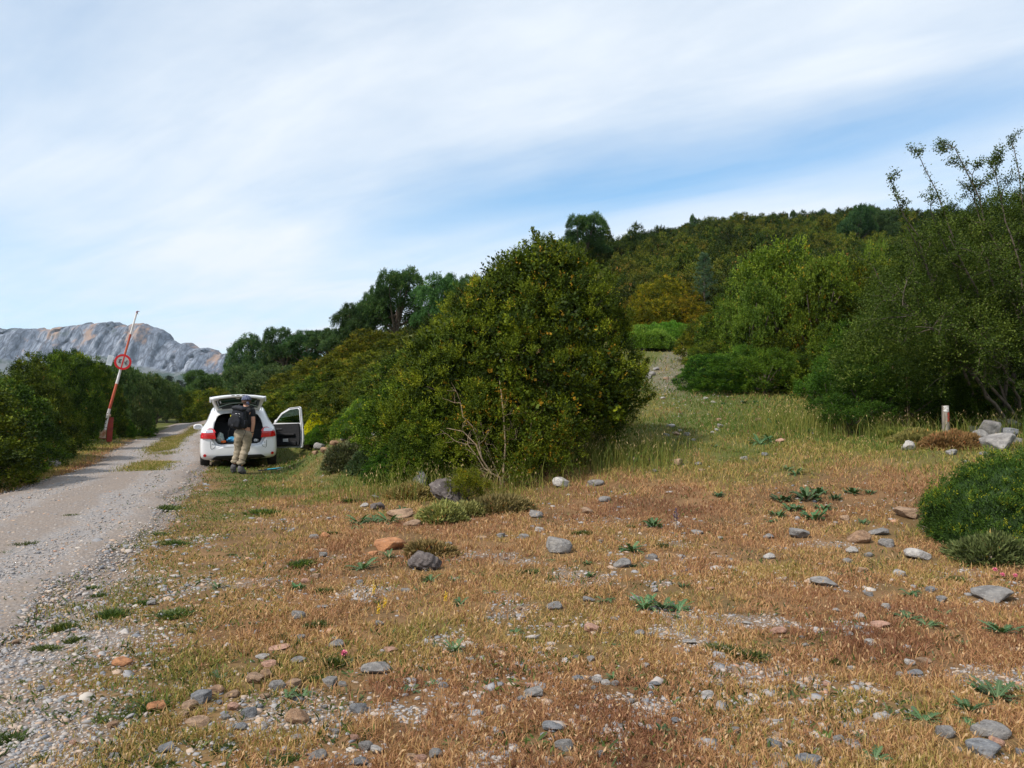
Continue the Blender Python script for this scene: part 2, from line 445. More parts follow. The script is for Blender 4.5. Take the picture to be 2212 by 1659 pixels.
gx = grid_axis(-3500, 3500, -1, 5.0, 470)
gy = grid_axis(-300, 3600, 6, 5.0, 460)
GX, GY = np.meshgrid(gx, gy)
GZ = gz(GX, GY) - 0.045 * road_mask(GX, GY, 0.35)
nx, ny = len(gx), len(gy)
ii = (np.arange(ny - 1)[:, None] * nx + np.arange(nx - 1)[None, :]).ravel()
gf = np.stack([ii, ii + 1, ii + nx + 1, ii + nx], -1)

def ground_material(name, road=False):
    m, q = new_mat(name)
    tcn = q.n('ShaderNodeTexCoord'); P = tcn.outputs['Object']
    nA = q.n('ShaderNodeTexNoise', {'Vector': P, 'Scale': 1.3, 'Detail': 6.0, 'Roughness': 0.6})
    nB = q.n('ShaderNodeTexNoise', {'Vector': P, 'Scale': 28.0, 'Detail': 4.0, 'Roughness': 0.7})
    vor = q.n('ShaderNodeTexVoronoi', {'Vector': P, 'Scale': 26.0, 'Randomness': 1.0})
    vor2 = q.n('ShaderNodeTexVoronoi', {'Vector': P, 'Scale': 62.0, 'Randomness': 1.0})
    stone = q.ramp(q.n('ShaderNodeSeparateColor', {0: vor.outputs['Color']}).outputs[0],
                   [(0.0, (0.15, 0.15, 0.165)), (0.35, (0.30, 0.285, 0.29)), (0.7, (0.36, 0.28, 0.22)), (1.0, (0.50, 0.47, 0.45))])
    stone2 = q.ramp(q.n('ShaderNodeSeparateColor', {0: vor2.outputs['Color']}).outputs[1],
                    [(0.0, (0.16, 0.15, 0.155)), (0.5, (0.33, 0.285, 0.26)), (1.0, (0.46, 0.42, 0.39))])
    st = q.mix(q.smooth(nB.outputs[0], 0.4, 0.6), stone, stone2)
    gap = q.smooth(vor.outputs['Distance'], 0.30, 0.62)
    dust = q.mix(q.smooth(nA.outputs[0], 0.40, 0.62), (0.29, 0.235, 0.19), (0.225, 0.215, 0.21))
    grav = q.mix(q.math('MULTIPLY', gap, 0.65), st, q.mix(0.5, (0.20, 0.15, 0.115), dust))
    grav = q.mix(0.15 if road else 0.3, grav, dust)
    if not road: grav = q.mix(1.0, grav, (0.72, 0.68, 0.64), 'MULTIPLY')
    if road:
        tk = q.n('ShaderNodeAttribute', attribute_name='track').outputs['Fac']
        base = q.mix(q.smooth(q.math('ADD', tk, q.math('MULTIPLY', q.math('SUBTRACT', nA.outputs[0], 0.5), 0.9)), 0.25, 0.75), q.mix(0.55, grav, (0.215, 0.172, 0.14)), q.mix(0.25, grav, (0.27, 0.265, 0.265)))
        base = q.mix(1.0, base, (0.92, 0.92, 0.92), 'MULTIPLY')
    else:
        soil = q.mix(q.smooth(nB.outputs[0], 0.35, 0.7), (0.085, 0.038, 0.024), (0.20, 0.105, 0.060))
        strw = q.mix(q.smooth(nA.outputs[0], 0.4, 0.6), (0.21, 0.12, 0.056), (0.13, 0.08, 0.036))
        strw = q.mix(q.smooth(nB.outputs[0], 0.45, 0.75), strw, soil)
        grn = q.mix(q.smooth(nB.outputs[0], 0.3, 0.7), (0.05, 0.075, 0.018), (0.135, 0.125, 0.035))
        ga = q.n('ShaderNodeAttribute', attribute_name='green').outputs['Fac']
        gr = q.n('ShaderNodeAttribute', attribute_name='gravel').outputs['Fac']
        c0 = q.mix(q.smooth(q.math('ADD', ga, q.math('MULTIPLY', q.math('SUBTRACT', nB.outputs[0], 0.5), 0.5)), 0.25, 0.75), strw, grn)
        base = q.mix(q.smooth(q.math('ADD', gr, q.math('MULTIPLY', q.math('SUBTRACT', nB.outputs[0], 0.5), 0.9)), 0.35, 0.65), c0, grav)
    h = q.math('SUBTRACT', q.math('MULTIPLY', nB.outputs[0], 0.6), q.math('MULTIPLY', vor.outputs['Distance'], 0.8))
    bn = q.n('ShaderNodeBump', {'Strength': 0.7, 'Distance': 0.02, 'Height': h})
    p = q.n('ShaderNodeBsdfPrincipled', {'Base Color': base, 'Roughness': 0.95, 'Specular IOR Level': 0.15, 'Normal': bn.outputs[0]})
    q.n('ShaderNodeOutputMaterial', {0: p.outputs[0]})
    return m
M['ground'] = ground_material('ground')
M['gravel'] = ground_material('gravel', True)
gm = make_mesh('ground', np.stack([GX, GY, GZ], -1).reshape(-1, 3), gf,
               {'green': green_mask(GX, GY).ravel(), 'gravel': gravel_mask(GX, GY).ravel()}, True, [M['ground']])
tag(link('ground', gm), kind='structure')

# gravel track sheet
ry = np.concatenate([np.arange(-8, 20, 0.2), np.arange(20, 57, 0.5)])
rl, rr = road_edges(ry)
def sm(a, k=25):
    pad = np.concatenate([np.full(k, a[0]), a, np.full(k, a[-1])]); return np.convolve(pad, np.ones(2 * k + 1) / (2 * k + 1), 'valid')
rl = rl + 0.35 * (fbm(ry * 0.9, ry * 0 + 2, 51, 3) - 0.5); rr = rr + 0.5 * (fbm(ry * 0.9, ry * 0 + 5, 52, 3) - 0.5)
nc_ = 26
tt = np.linspace(0, 1, nc_)
RX = rl[:, None] * (1 - tt) + rr[:, None] * tt; RYY = np.repeat(ry[:, None], nc_, 1)
edge = np.minimum(tt, 1 - tt)[None, :]
rut = 0.03 * np.exp(-((tt - 0.25) / 0.09) ** 2) + 0.03 * np.exp(-((tt - 0.75) / 0.09) ** 2)
RZ = gz(RX, RYY) + 0.025 - 0.09 * (1 - sstep(edge, 0, 0.05)) - 0.5 * rut[None, :] + 0.006 * (fbm(RX * 2, RYY * 2, 61, 2) - 0.5)
i2 = (np.arange(len(ry) - 1)[:, None] * nc_ + np.arange(nc_ - 1)[None, :]).ravel()
rm = make_mesh('gravel_track', np.stack([RX, RYY, RZ], -1).reshape(-1, 3), np.stack([i2, i2 + 1, i2 + nc_ + 1, i2 + nc_], -1), {'track': np.repeat((np.exp(-((tt - 0.24) / 0.13) ** 2) + np.exp(-((tt - 0.74) / 0.13) ** 2))[None], len(ry), 0).ravel()}, True, [M['gravel']])
tag(link('gravel_track', rm), kind='structure')

# ------------------------------------------------------------------ limestone mountain far away
def build_mountain():
    Y0 = 2300.0
    prof = [(-3000, 330), (-900, 300), (0, 278), (180, 285), (500, 262), (620, 250), (800, 220), (930, 205), (1000, 212), (1070, 250), (1120, 245), (1180, 235), (1300, 235),
            (1370, 280), (1460, 310), (1520, 385), (1600, 415), (1700, 410), (1780, 455), (1900, 475), (2000, 515), (2060, 525), (2140, 535), (2400, 590), (2900, 690), (3600, 860)]
    foot = [(-3000, 590), (-900, 560), (0, 552), (70, 575), (250, 568), (400, 600), (640, 560), (850, 545), (1100, 545), (1250, 560), (1400, 630), (1500, 640), (1700, 690), (1800, 680), (2000, 690), (2140, 700), (2400, 730), (2900, 800), (3600, 880)]
    U = np.linspace(-3000, 3600, 560)
    pu = U * 0.2427
    top = np.interp(U, *zip(*prof)); ft = np.interp(U, *zip(*foot))
    top = top + 26 * (fbm(U / 150, U * 0, 5, 4) - 0.5) + 16 * (fbm(U / 45, U * 0, 6, 2) - 0.5) + 16 * sstep(fbm(U / 70, U * 0 + 2, 9, 2), .49, .515) - 8
    X = (pu - 1106) / F2212 * (Y0 + 80)
    zt = CAM_H + (866 - (636.6 + top * 0.2427)) / F2212 * Y0
    zf = CAM_H + (866 - (636.6 + ft * 0.2427)) / F2212 * Y0
    rows = []; rock = []
    # plateau behind, cliff, talus
    for s in (160, 60, 25, 8):
        rows.append(np.stack([X * (1 + 0 * s), np.full_like(X, Y0 + 112 + s), zt - s * 0.9], -1)); rock.append(np.ones_like(X))
    nT = 150
    for t in np.linspace(0, 1, nT):
        z = zt * (1 - t) + zf * t
        face = 55 - 95 * t                         # leaning back slightly
        big = 55 * (fbm(X / 230, z / 900, 11, 3) - 0.5)
        fis = 42 * (fbm(X / 26, z / 700, 12, 4) - 0.5)
        crk = -26 * np.exp(-((fbm(X / 60 + 0.4 * fbm(X / 90, z / 90, 15, 2), z / 150, 16, 3) - 0.5) / 0.02) ** 2)
        led = 9 * (fbm(X / 130, z / 22, 13, 3) - 0.5)
        fine = 7 * (fbm(X / 13, z / 17, 14, 3) - 0.5)
        rnd = 40 * (1 - t) ** 22
        rows.append(np.stack([X, Y0 + face + big + fis - crk + led + fine + rnd, z + 0 * X], -1)); rock.append(np.ones_like(X))
    nS = 60
    big0 = 55 * (fbm(X / 230, zf / 900, 11, 3) - 0.5)
    for t in np.linspace(0.01, 1, nS):
        d = 620 * t
        gul = 26 * (fbm(X / 90 + 0.8 * t, X * 0 + t * 0.6, 21, 4) - 0.5) * min(1, t * 4)
        z = zf - d * 0.50 * (1 - 0.25 * t) + gul
        rows.append(np.stack([X, Y0 - 42 + big0 - d, np.maximum(z, -60)], -1)); rock.append(np.full_like(X, 1 - min(1, t * 40)))
    V = np.array(rows); nr, ncol = V.shape[:2]
    i = (np.arange(nr - 1)[:, None] * ncol + np.arange(ncol - 1)[None, :]).ravel()
    f = np.stack([i, i + ncol, i + ncol + 1, i + 1], -1)
    m, q = new_mat('limestone_cliff')
    tcn = q.n('ShaderNodeTexCoord'); P = tcn.outputs['Object']
    mpn = q.n('ShaderNodeMapping', {0: P}); mpn.inputs['Scale'].default_value = (0.034, 0.01, 0.0085)
    a = q.n('ShaderNodeTexNoise', {'Vector': mpn.outputs[0], 'Scale': 1.0, 'Detail': 8.0, 'Roughness': 0.65})
    mp3 = q.n('ShaderNodeMapping', {0: P}); mp3.inputs['Scale'].default_value = (0.011, 0.003, 0.0065)
    o = q.n('ShaderNodeTexNoise', {'Vector': mp3.outputs[0], 'Scale': 1.0, 'Detail': 5.0, 'Roughness': 0.65})
    mp4 = q.n('ShaderNodeMapping', {0: P}); mp4.inputs['Scale'].default_value = (0.012, 0.01, 0.012)
    g = q.n('ShaderNodeTexNoise', {'Vector': mp4.outputs[0], 'Scale': 1.0, 'Detail': 8.0, 'Roughness': 0.75})
    grey = q.ramp(a.outputs[0], [(0.3, (0.07, 0.085, 0.115)), (0.5, (0.145, 0.165, 0.205)), (0.7, (0.25, 0.27, 0.31))])
    vc = q.n('ShaderNodeTexVoronoi', {'Vector': q.n('ShaderNodeVectorMath', {0: mpn.outputs[0], 1: q.mix(1.0, a.outputs['Color'], (0.6, 0.6, 0.6), 'MULTIPLY')}, operation='ADD').outputs[0], 'Scale': 1.3}, feature='DISTANCE_TO_EDGE')
    fz = q.n('ShaderNodeTexNoise', {'Vector': mpn.outputs[0], 'Scale': 3.5, 'Detail': 8.0, 'Roughness': 0.75})
    grey = q.mix(q.math('MULTIPLY', q.math('SUBTRACT', 1.0, q.smooth(vc.outputs['Distance'], 0.0, 0.07)), 0.75), grey, (0.05, 0.055, 0.07))
    grey = q.mix(1.0, grey, q.ramp(fz.outputs[0], [(0.34, (0.30, 0.31, 0.34)), (0.5, (1, 1, 1)), (0.64, (1.6, 1.58, 1.55))]), 'MULTIPLY')
    mpj = q.n('ShaderNodeMapping', {0: P}); mpj.inputs['Scale'].default_value = (0.030, 0.004, 0.0045)
    jt = q.n('ShaderNodeTexNoise', {'Vector': mpj.outputs[0], 'Scale': 1.0, 'Detail': 5.0, 'Roughness': 0.6, 'Distortion': 0.4})
    jf = q.math('SUBTRACT', 1.0, q.smooth(q.math('ABSOLUTE', q.math('SUBTRACT', jt.outputs[0], 0.5)), 0.0, 0.035))
    grey = q.mix(q.math('MULTIPLY', jf, 0.7), grey, (0.045, 0.052, 0.068))
    rockc = q.mix(q.smooth(o.outputs[0], 0.545, 0.63), grey, q.mix(a.outputs[0], (0.36, 0.215, 0.14), (0.27, 0.21, 0.175)))
    # shrubs on ledges
    rockc = q.mix(q.math('MULTIPLY', q.smooth(g.outputs[0], 0.60, 0.68), 0.5), rockc, (0.06, 0.08, 0.06))
    tal = q.mix(q.smooth(g.outputs[0], 0.46, 0.56), (0.135, 0.145, 0.15), (0.045, 0.065, 0.05))
    rk = q.n('ShaderNodeAttribute', attribute_name='rock').outputs['Fac']
    c = q.mix(rk, tal, rockc)
    p = q.n('ShaderNodeBsdfPrincipled', {'Base Color': c, 'Roughness': 1.0, 'Specular IOR Level': 0.0})
    q.n('ShaderNodeOutputMaterial', {0: p.outputs[0]})
    me = make_mesh('cliff_mountain', V.reshape(-1, 3), f, {'rock': np.array(rock).ravel()}, False, [m])
    tag(link('mountain', me), 'long grey limestone cliff with orange patches on the horizon', 'mountain', kind='structure')
build_mountain()

# ------------------------------------------------------------------ plants: templates
def shrub_lobes(rng, w, h, n=6, flat=0.0):
    L = [(0, 0, h * 0.42, w * 0.36, w * 0.36, h * 0.44)]
    for i in range(n):
        a = i / n * 2 * math.pi + rng.uniform(-0.3, 0.3); r = w * rng.uniform(0.18, 0.30)
        hz = h * rng.uniform(0.25, 0.62)
        L.append((math.cos(a) * r, math.sin(a) * r, hz, w * rng.uniform(.17, .25), w * rng.uniform(.17, .25), h * rng.uniform(0.24, 0.36)))
    for i in range(n):
        a = (i + 0.5) / n * 2 * math.pi; r = w * rng.uniform(0.24, 0.32)
        L.append((math.cos(a) * r, math.sin(a) * r, h * 0.13, w * 0.18, w * 0.18, h * 0.17))
    for i in range(2 + n // 3):
        a = rng.uniform(0, 6.28); r = w * rng.uniform(0.02, 0.18)
        L.append((math.cos(a) * r, math.sin(a) * r, h * rng.uniform(0.66, 0.8), w * rng.uniform(.10, .17), w * rng.uniform(.10, .17), h * rng.uniform(0.16, 0.24)))
    return L

def ring_lobes(rng, prof, lr, depth=1.0, squash=1.25, core=True, var=(0.6, 1.4)):
    """dense dome or cone: rings of small lobes following a profile of (z, radius, x shift)"""
    L = []
    for z, Rr, cx in prof:
        rr0 = max(0.0, Rr - lr * 0.8); n = max(1, int(2 * math.pi * rr0 / (lr * 1.25)))
        off = rng.uniform(0, 6.28)
        for i in range(n):
            a = off + i / n * 2 * math.pi; q_ = rr0 * rng.uniform(0.86, 1.10); m = rng.uniform(*var)
            L.append((cx + math.cos(a) * q_, math.sin(a) * q_ * depth, z + rng.uniform(-.25, .25) * lr, lr * m, lr * m, lr * m * squash * rng.uniform(0.8, 1.2)))
    if core:
        zs = [p_[0] for p_ in prof]; Rm = max(p_[1] for p_ in prof); cxm = sum(p_[2] for p_ in prof) / len(prof)
        L.append((cxm, 0, (zs[0] + zs[-1]) / 2 * 0.9, Rm * 0.66, Rm * 0.66 * depth, (zs[-1] - zs[0]) * 0.46))
    return L

def stems_mesh(rng, lobes, n=7, r0=0.05, mat='bark', base=0.12):
    acc = Acc()
    for i in range(n):
        lb = lobes[i % len(lobes)]
        p0 = np.array([rng.uniform(-base, base), rng.uniform(-base, base), -0.25])
        p3 = np.array(lb[:3]) + rng.normal(size=3) * 0.1 + np.array([0, 0, lb[5] * 0.4])
        mid = p0 * 0.5 + p3 * 0.5 + np.array([*(rng.normal(size=2) * 0.12), 0.05])
        t = np.linspace(0, 1, 7)[:, None]
        pts = (1 - t) ** 2 * p0 + 2 * t * (1 - t) * mid + t * t * p3
        tube(acc, pts, np.linspace(r0, r0 * 0.3, 7), 5, 0.5)
    return acc.mesh('stems', [M[mat]], True)

TEMPL = {}
def extent(acc):
    v = np.concatenate(acc.v); return float(np.percentile(np.abs(v[:, :2]), 97.5) * 2), float(np.percentile(v[:, 2], 99.3))
def template(kind, i, w, h, **kw):
    rng = np.random.default_rng(hash_(kind) + i * 13)
    kw.pop('nl', 6)
    q_ = [rng.uniform(0.9, 1.1) for _ in range(6)]
    lobes = ring_lobes(rng, [(h * .10, w * .43 * q_[0], 0), (h * .27, w * .49 * q_[1], 0), (h * .45, w * .46 * q_[2], 0), (h * .62, w * .37 * q_[3], 0), (h * .77, w * .25 * q_[4], 0), (h * .88, w * .11 * q_[5], rng.uniform(-.05, .05) * w)], w * 0.125)
    acc = Acc()
    mat = kw.pop('mat', kind); sm_ = kw.pop('stem', 'bark'); r0 = kw.pop('r0', 0.05)
    crown(acc, lobes, rng, **kw)
    # a few stray shoots that break the outline
    fo = acc.mesh(kind + '_foliage', [M[mat]])
    TEMPL[(kind, i)] = (fo, stems_mesh(rng, lobes, 8, r0, sm_), *extent(acc))
def hash_(s): return sum(ord(c) * (k + 3) for k, c in enumerate(s))

BOXK = dict(area_per_clump=0.13, rc=0.17, sprigs=20, k=6, leafL=0.058, leafW=0.036, sprigL=0.15, up=0.45, accent=0.010, mat='box')
for i in range(4):
    template('box', i, 2.7, 3.0, **BOXK)
OAKK = dict(area_per_clump=0.20, rc=0.32, sprigs=30, k=5, leafL=0.085, leafW=0.055, sprigL=0.16, up=0.25, accent=0.01, rough=0.3)

def make_oak(kind, i, w, h, trunk_h, lobes_n=9, mat='oak', scale=1.0, **over):
    rng = np.random.default_rng(900 + i)
    lobes = []
    ch = h - trunk_h
    lobes.append((0, 0, trunk_h + ch * 0.45, w * 0.30, w * 0.30, ch * 0.36))
    for k in range(lobes_n):
        a = k * 2.4 + rng.uniform(-0.3, 0.3); zz_ = rng.uniform(0.12, 0.84)
        r = w * 0.36 * math.sqrt(max(0.1, 1 - (2 * zz_ - 0.85) ** 2))
        s = rng.uniform(0.13, 0.21)
        lobes.append((math.cos(a) * r, math.sin(a) * r, trunk_h + ch * zz_, w * s, w * s, ch * s * 0.95))
    acc = Acc(); kw = dict(OAKK); kw.update(over)
    crown(acc, lobes, rng, **kw)
    fo = acc.mesh(kind + '_crown', [M[mat]])
    ta = Acc()
    tz = trunk_h + ch * 0.35
    t = np.linspace(0, 1, 9)
    tp = np.stack([0.10 * np.sin(t * 3 + i), 0.08 * np.cos(t * 4), -0.4 + t * (tz + 0.4)], -1)
    r0 = 0.045 * h
    tube(ta, tp, r0 * (1.25 - 0.75 * t), 8)
    for lb in lobes:
        s0 = tp[rng.integers(3, 8)]; p3 = np.array(lb[:3])
        mid = (s0 + p3) / 2 + np.array([*(rng.normal(size=2) * 0.15), -0.1])
        tq = np.linspace(0, 1, 7)[:, None]
        tube(ta, (1 - tq) ** 2 * s0 + 2 * tq * (1 - tq) * mid + tq ** 2 * p3, np.linspace(r0 * 0.5, r0 * 0.12, 7), 5)
    TEMPL[(kind, i)] = (fo, ta.mesh(kind + '_trunk', [M['bark']], True), *extent(acc))
make_oak('oak', 0, 4.6, 5.0, 1.1, 10)
make_oak('oak', 1, 4.2, 4.4, 0.9, 9)
make_oak('oak', 2, 5.0, 4.2, 0.8, 12)
make_oak('greyoak', 0, 3.4, 3.2, 0.3, 9, area_per_clump=0.16)
make_oak('hazel', 0, 3.6, 4.2, 0.5, 13, mat='hazel', area_per_clump=0.17, rc=0.3, sprigs=20, leafL=0.075, leafW=0.06, up=0.1)
make_oak('hazel', 1, 2.8, 2.6, 0.25, 9, mat='hazel', area_per_clump=0.13, rc=0.26, sprigs=20, leafL=0.06, leafW=0.045, up=0.2)

def make_pine(i):
    rng = np.random.default_rng(70 + i); acc = Acc(); ta = Acc(); h = 7.0
    tube(ta, [(0, 0, -0.4), (0.05, 0, 3), (0, 0.05, h - 0.3)], [0.16, 0.11, 0.03], 7)
    for k in range(46):
        z = 1.0 + (h - 1.3) * (k / 46); rr_ = 1.75 * (1 - (k / 46)) ** 0.8 + 0.25
        a = k * 2.4 + rng.uniform(-.3, .3); d = np.array([math.cos(a), math.sin(a), 0.22])
        p0 = np.array([0, 0, z]); p1 = p0 + d * rr_
        tube(ta, [p0, (p0 + p1) / 2 + [0, 0, .05], p1], [0.035, 0.025, 0.01], 4)
        n = 50
        B = p0 + (p1 - p0) * rng.uniform(0.3, 1.05, n)[:, None] + rng.normal(size=(n, 3)) * [0.16, 0.16, 0.09]
        T = unit(d + rng.normal(size=(n, 3)) * 0.5 + [0, 0, 0.4])
        for j in range(6):
            leaf_quads(acc, B, unit(T + rng.normal(size=T.shape) * 0.6), 0.20, 0.03, rng, np.clip(rng.normal(0.45, 0.2, n), 0, .88))
    TEMPL[('pine', i)] = (acc.mesh('pine_crown', [M['pine']]), ta.mesh('pine_trunk', [M['bark']], True), 3.8, h)
make_pine(0)

PLACED = []     # (object, singular phrase, plural phrase, category, U, V) -> labels are written at the end
def place_plant(kind, i, U, Y, Vtop, wpx, color=(1, 1, 1), name=None, partn=('foliage', 'stems'), rot=None, sink=0.12, label=None, phrase=None, plural=None, cat='shrub', minh=0.4):
    fo, st, w0, h0 = TEMPL[(kind, i)]
    d = ray(U, 800); x = d.x * Y; z = g1(x, Y)
    zt = at(U, Vtop, Y).z
    h = max(minh, zt - z + sink); w = wpx * PXM(Y) * (1.13 if kind == 'box' else 1.04)
    rz = random.Random(int(U * 7 + Y * 13)).uniform(0, 6.28) if rot is None else rot
    o = link(name or 'shrub', None, None, (x, Y, z - sink), (0, 0, rz), (w / w0, w / w0, h / h0 / 1.02))
    a = part(partn[0], fo, o); c = part(partn[1], st, o)
    a.color = (*color, 1)
    tag(o, label, cat)
    if phrase: PLACED.append((o, phrase, plural or phrase + 's', U, Vtop))
    return o
TREEP = ('crown', 'trunk')

# ------------------------------------------------------------------ scattered cover drawn as one object
def scatter(name, pts, rotz, scl, sources, seed=0, tilt=None, pick=None):
    n = len(pts)
    me = bpy.data.meshes.new(name); me.vertices.add(n); me.vertices.foreach_set('co', np.asarray(pts, np.float32).ravel())
    rot = np.zeros((n, 3), np.float32); rot[:, 2] = rotz
    if tilt is not None: rot[:, :2] = tilt
    me.attributes.new('rot', 'FLOAT_VECTOR', 'POINT').data.foreach_set('vector', rot.ravel())
    sv = np.asarray(scl, np.float32)
    if sv.ndim == 1: sv = np.repeat(sv[:, None], 3, 1)
    me.attributes.new('scl', 'FLOAT_VECTOR', 'POINT').data.foreach_set('vector', sv.ravel())
    me.attributes.new('pick', 'INT', 'POINT').data.foreach_set('value', np.random.default_rng(seed).integers(0, len(sources), n).astype(np.int32) if pick is None else np.asarray(pick, np.int32))
    o = link(name, me)
    src = bpy.data.collections.new(name + '_kinds')
    for k, s in enumerate(sources):
        so = bpy.data.objects.new('%s_kind' % name, s); src.objects.link(so)
    ng = bpy.data.node_groups.new(name, 'GeometryNodeTree')
    ng.interface.new_socket('Geometry', in_out='INPUT', socket_type='NodeSocketGeometry')
    ng.interface.new_socket('Geometry', in_out='OUTPUT', socket_type='NodeSocketGeometry')
    gi = ng.nodes.new('NodeGroupInput'); go = ng.nodes.new('NodeGroupOutput')
    ci = ng.nodes.new('GeometryNodeCollectionInfo'); ci.inputs['Collection'].default_value = src
    ci.inputs['Separate Children'].default_value = True; ci.inputs['Reset Children'].default_value = True
    ip = ng.nodes.new('GeometryNodeInstanceOnPoints'); ip.inputs['Pick Instance'].default_value = True
    def attr(nm, dt):
        a = ng.nodes.new('GeometryNodeInputNamedAttribute'); a.data_type = dt; a.inputs[0].default_value = nm
        return [s for s in a.outputs if s.enabled and s.name == 'Attribute'][0]
    L = ng.links
    L.new(gi.outputs[0], ip.inputs['Points']); L.new(ci.outputs[0], ip.inputs['Instance'])
    L.new(attr('rot', 'FLOAT_VECTOR'), ip.inputs['Rotation']); L.new(attr('scl', 'FLOAT_VECTOR'), ip.inputs['Scale'])
    L.new(attr('pick', 'INT'), ip.inputs['Instance Index'])
    L.new(ip.outputs[0], go.inputs[0])
    md = o.modifiers.new('scatter', 'NODES'); md.node_group = ng
    return o

rng = np.random.default_rng(5)
HB = []
for i in range(9):
    r2 = np.random.default_rng(300 + i); acc = Acc()
    w, h = r2.uniform(1.7, 3.0), r2.uniform(1.4, 2.6)
    crown(acc, shrub_lobes(r2, w, h, 5), r2, area_per_clump=0.22, rc=0.27, sprigs=14, k=4, leafL=0.105, leafW=0.065, sprigL=0.20, up=0.8, accent=0.01, inner=0.15, tmean=[.10, .15, .2, .24, .28, .32, .36, .42, .55][i], rough=0.4)
    me = acc.mesh('hill_shrub', [M['scrub']]); HB.append(me)
def path_x(y): return np.interp(y, [10, 16, 26, 34, 41], [3.0, 4.0, 5.6, 7.4, 7.6])
cand = []
sp = 1.3
for Y in np.arange(38, 150, sp):
    xs = np.arange(-0.15 * Y - 25, 0.78 * Y + 12, sp) ; cand.append(np.stack([xs, np.full_like(xs, Y)], -1))
cand = np.concatenate(cand); cand = cand + rng.uniform(-0.7, 0.7, cand.shape)
X, Y = cand[:, 0], cand[:, 1]
keep = (X > 1.0 - (Y - 38) * 0.30) & (gz(X, Y) > 2.4) & ~((np.abs(X - path_x(Y)) < 3.6) & (Y < 43)) & ~((X < 14) & (Y < 48) & (X > 3))
keep &= ~((np.abs(X - 16.5) < 1.6) & (np.abs(Y - 104) < 3))
UU = 1106 + X / Y * F2212
keep &= ~((UU > 1185) & (UU < 1335) & (Y > 52) & (Y < 74))
X, Y = X[keep], Y[keep]; Z = gz(X, Y) - 0.2
s = rng.uniform(0.4, 1.08, len(X)) * (0.85 + 0.5 * fbm(X * 0.08, Y * 0.08, 9, 2))
sc = np.stack([s, s, s * rng.uniform(0.7, 1.35, len(X))], -1)
cl_ = fbm(X * 0.11, Y * 0.05, 19, 3) + rng.normal(0, 0.10, len(X)) + 0.16 * np.exp(-((X / Y * F2212 + 1106 - 1440) / 110) ** 2) * (Y < 75)
pk = np.clip((cl_ - 0.30) / 0.42 * 9, 0, 8)
tag(scatter('shrub_cover', np.stack([X, Y, Z], -1), rng.uniform(0, 6.28, len(X)), sc, HB, 3, None, pk),
    'dense dark green box scrub covering the hillside', 'scrub', kind='stuff')
# wooded ground beyond the bend of the track and down the valley
cand = rng.uniform([-190, 62], [-22, 330], (2300, 2)); X, Y = cand[:, 0], cand[:, 1]
keep = (Y > 70) | (X < -34); X, Y = X[keep], Y[keep]
s = rng.uniform(0.9, 1.7, len(X))
tag(scatter('valley_scrub', np.stack([X, Y, gz(X, Y) - 0.3], -1), rng.uniform(0, 6.28, len(X)), s, HB, 4),
    'low green scrub on the valley floor below the cliff', 'scrub', kind='stuff')

# ------------------------------------------------------------------ shrubs and trees, one object each
BX = [(0.85, 0.92, 0.9), (1.05, 0.95, 0.8), (0.6, 0.85, 0.9), (1.25, 1.0, 0.8), (0.75, 0.85, 0.8)]
def P(*a, **k): return place_plant(*a, **k)
# hedge along the left side of the track
left = [(-150, 14.5, 800, 330, 0), (-40, 17, 812, 250, 2), (18, 20, 808, 190, 0), (66, 22.5, 776, 150, 4), (122, 27, 758, 150, 2), (176, 34.5, 763, 125, 4), (216, 37, 790, 95, 0),
        (-20, 26, 812, 190, 2), (90, 31, 782, 150, 0), (150, 36, 772, 130, 2)]
for k, (U, Y, vt, w, c) in enumerate(left):
    P('box', k % 4, U, Y, vt, w, BX[c], name='box_shrub', phrase='dark box shrub in the left trackside hedge', plural='dark box shrubs in the left trackside hedge')
for k, (U, Y, vt, w) in enumerate([(243, 41, 783, 90), (272, 45, 797, 86), (305, 49, 803, 90), (338, 54, 815, 86), (362, 60, 826, 60), (290, 60, 808, 110)]):
    P('greyoak', 0, U, Y, vt, w, (1.05, 1.05, 0.95), name='holm_oak', partn=TREEP, cat='tree', phrase='greyish holm oak ending the left hedge', plural='greyish holm oaks ending the left hedge')
for k, (U, Y, vt, w) in enumerate([(313, 47, 894, 46), (275, 42, 906, 34), (222, 34, 925, 46), (60, 19, 985, 70)]):
    P('box', k, U, Y, vt, w, (0.8, 1.25, 1.0), name='box_seedling', minh=0.3, phrase='low bright green bush below the left hedge', plural='low bright green bushes below the left hedge')
for k, (U, Y, vt, w) in enumerate([(366, 118, 808, 48), (388, 112, 818, 46), (412, 105, 809, 50), (425, 125, 822, 40)]):
    P('pine', 0, U, Y, vt, w, name='pine_tree', partn=TREEP, cat='tree', phrase='dark pine beyond the bend of the track', plural='dark pines beyond the bend of the track')
P('oak', 2, 452, 72, 800, 95, (0.9, 1.15, 0.9), name='oak_tree', partn=TREEP, cat='tree', label='rounded green oak beyond the bend, just above and left of the open tailgate')
P('oak', 1, 410, 80, 822, 60, (0.9, 1.1, 0.9), name='oak_tree', partn=TREEP, cat='tree', label='small green oak between the dark pines and the rounded oak beyond the bend')
for k, (U, Y, vt, w) in enumerate([(425, 61, 843, 70), (470, 57, 838, 90), (515, 52, 842, 100), (395, 66, 856, 60), (560, 47, 835, 110)]):
    P('box', k % 4, U, Y, vt, w, BX[1], name='box_shrub', phrase='yellowish box shrub behind the white car', plural='yellowish box shrubs behind the white car')
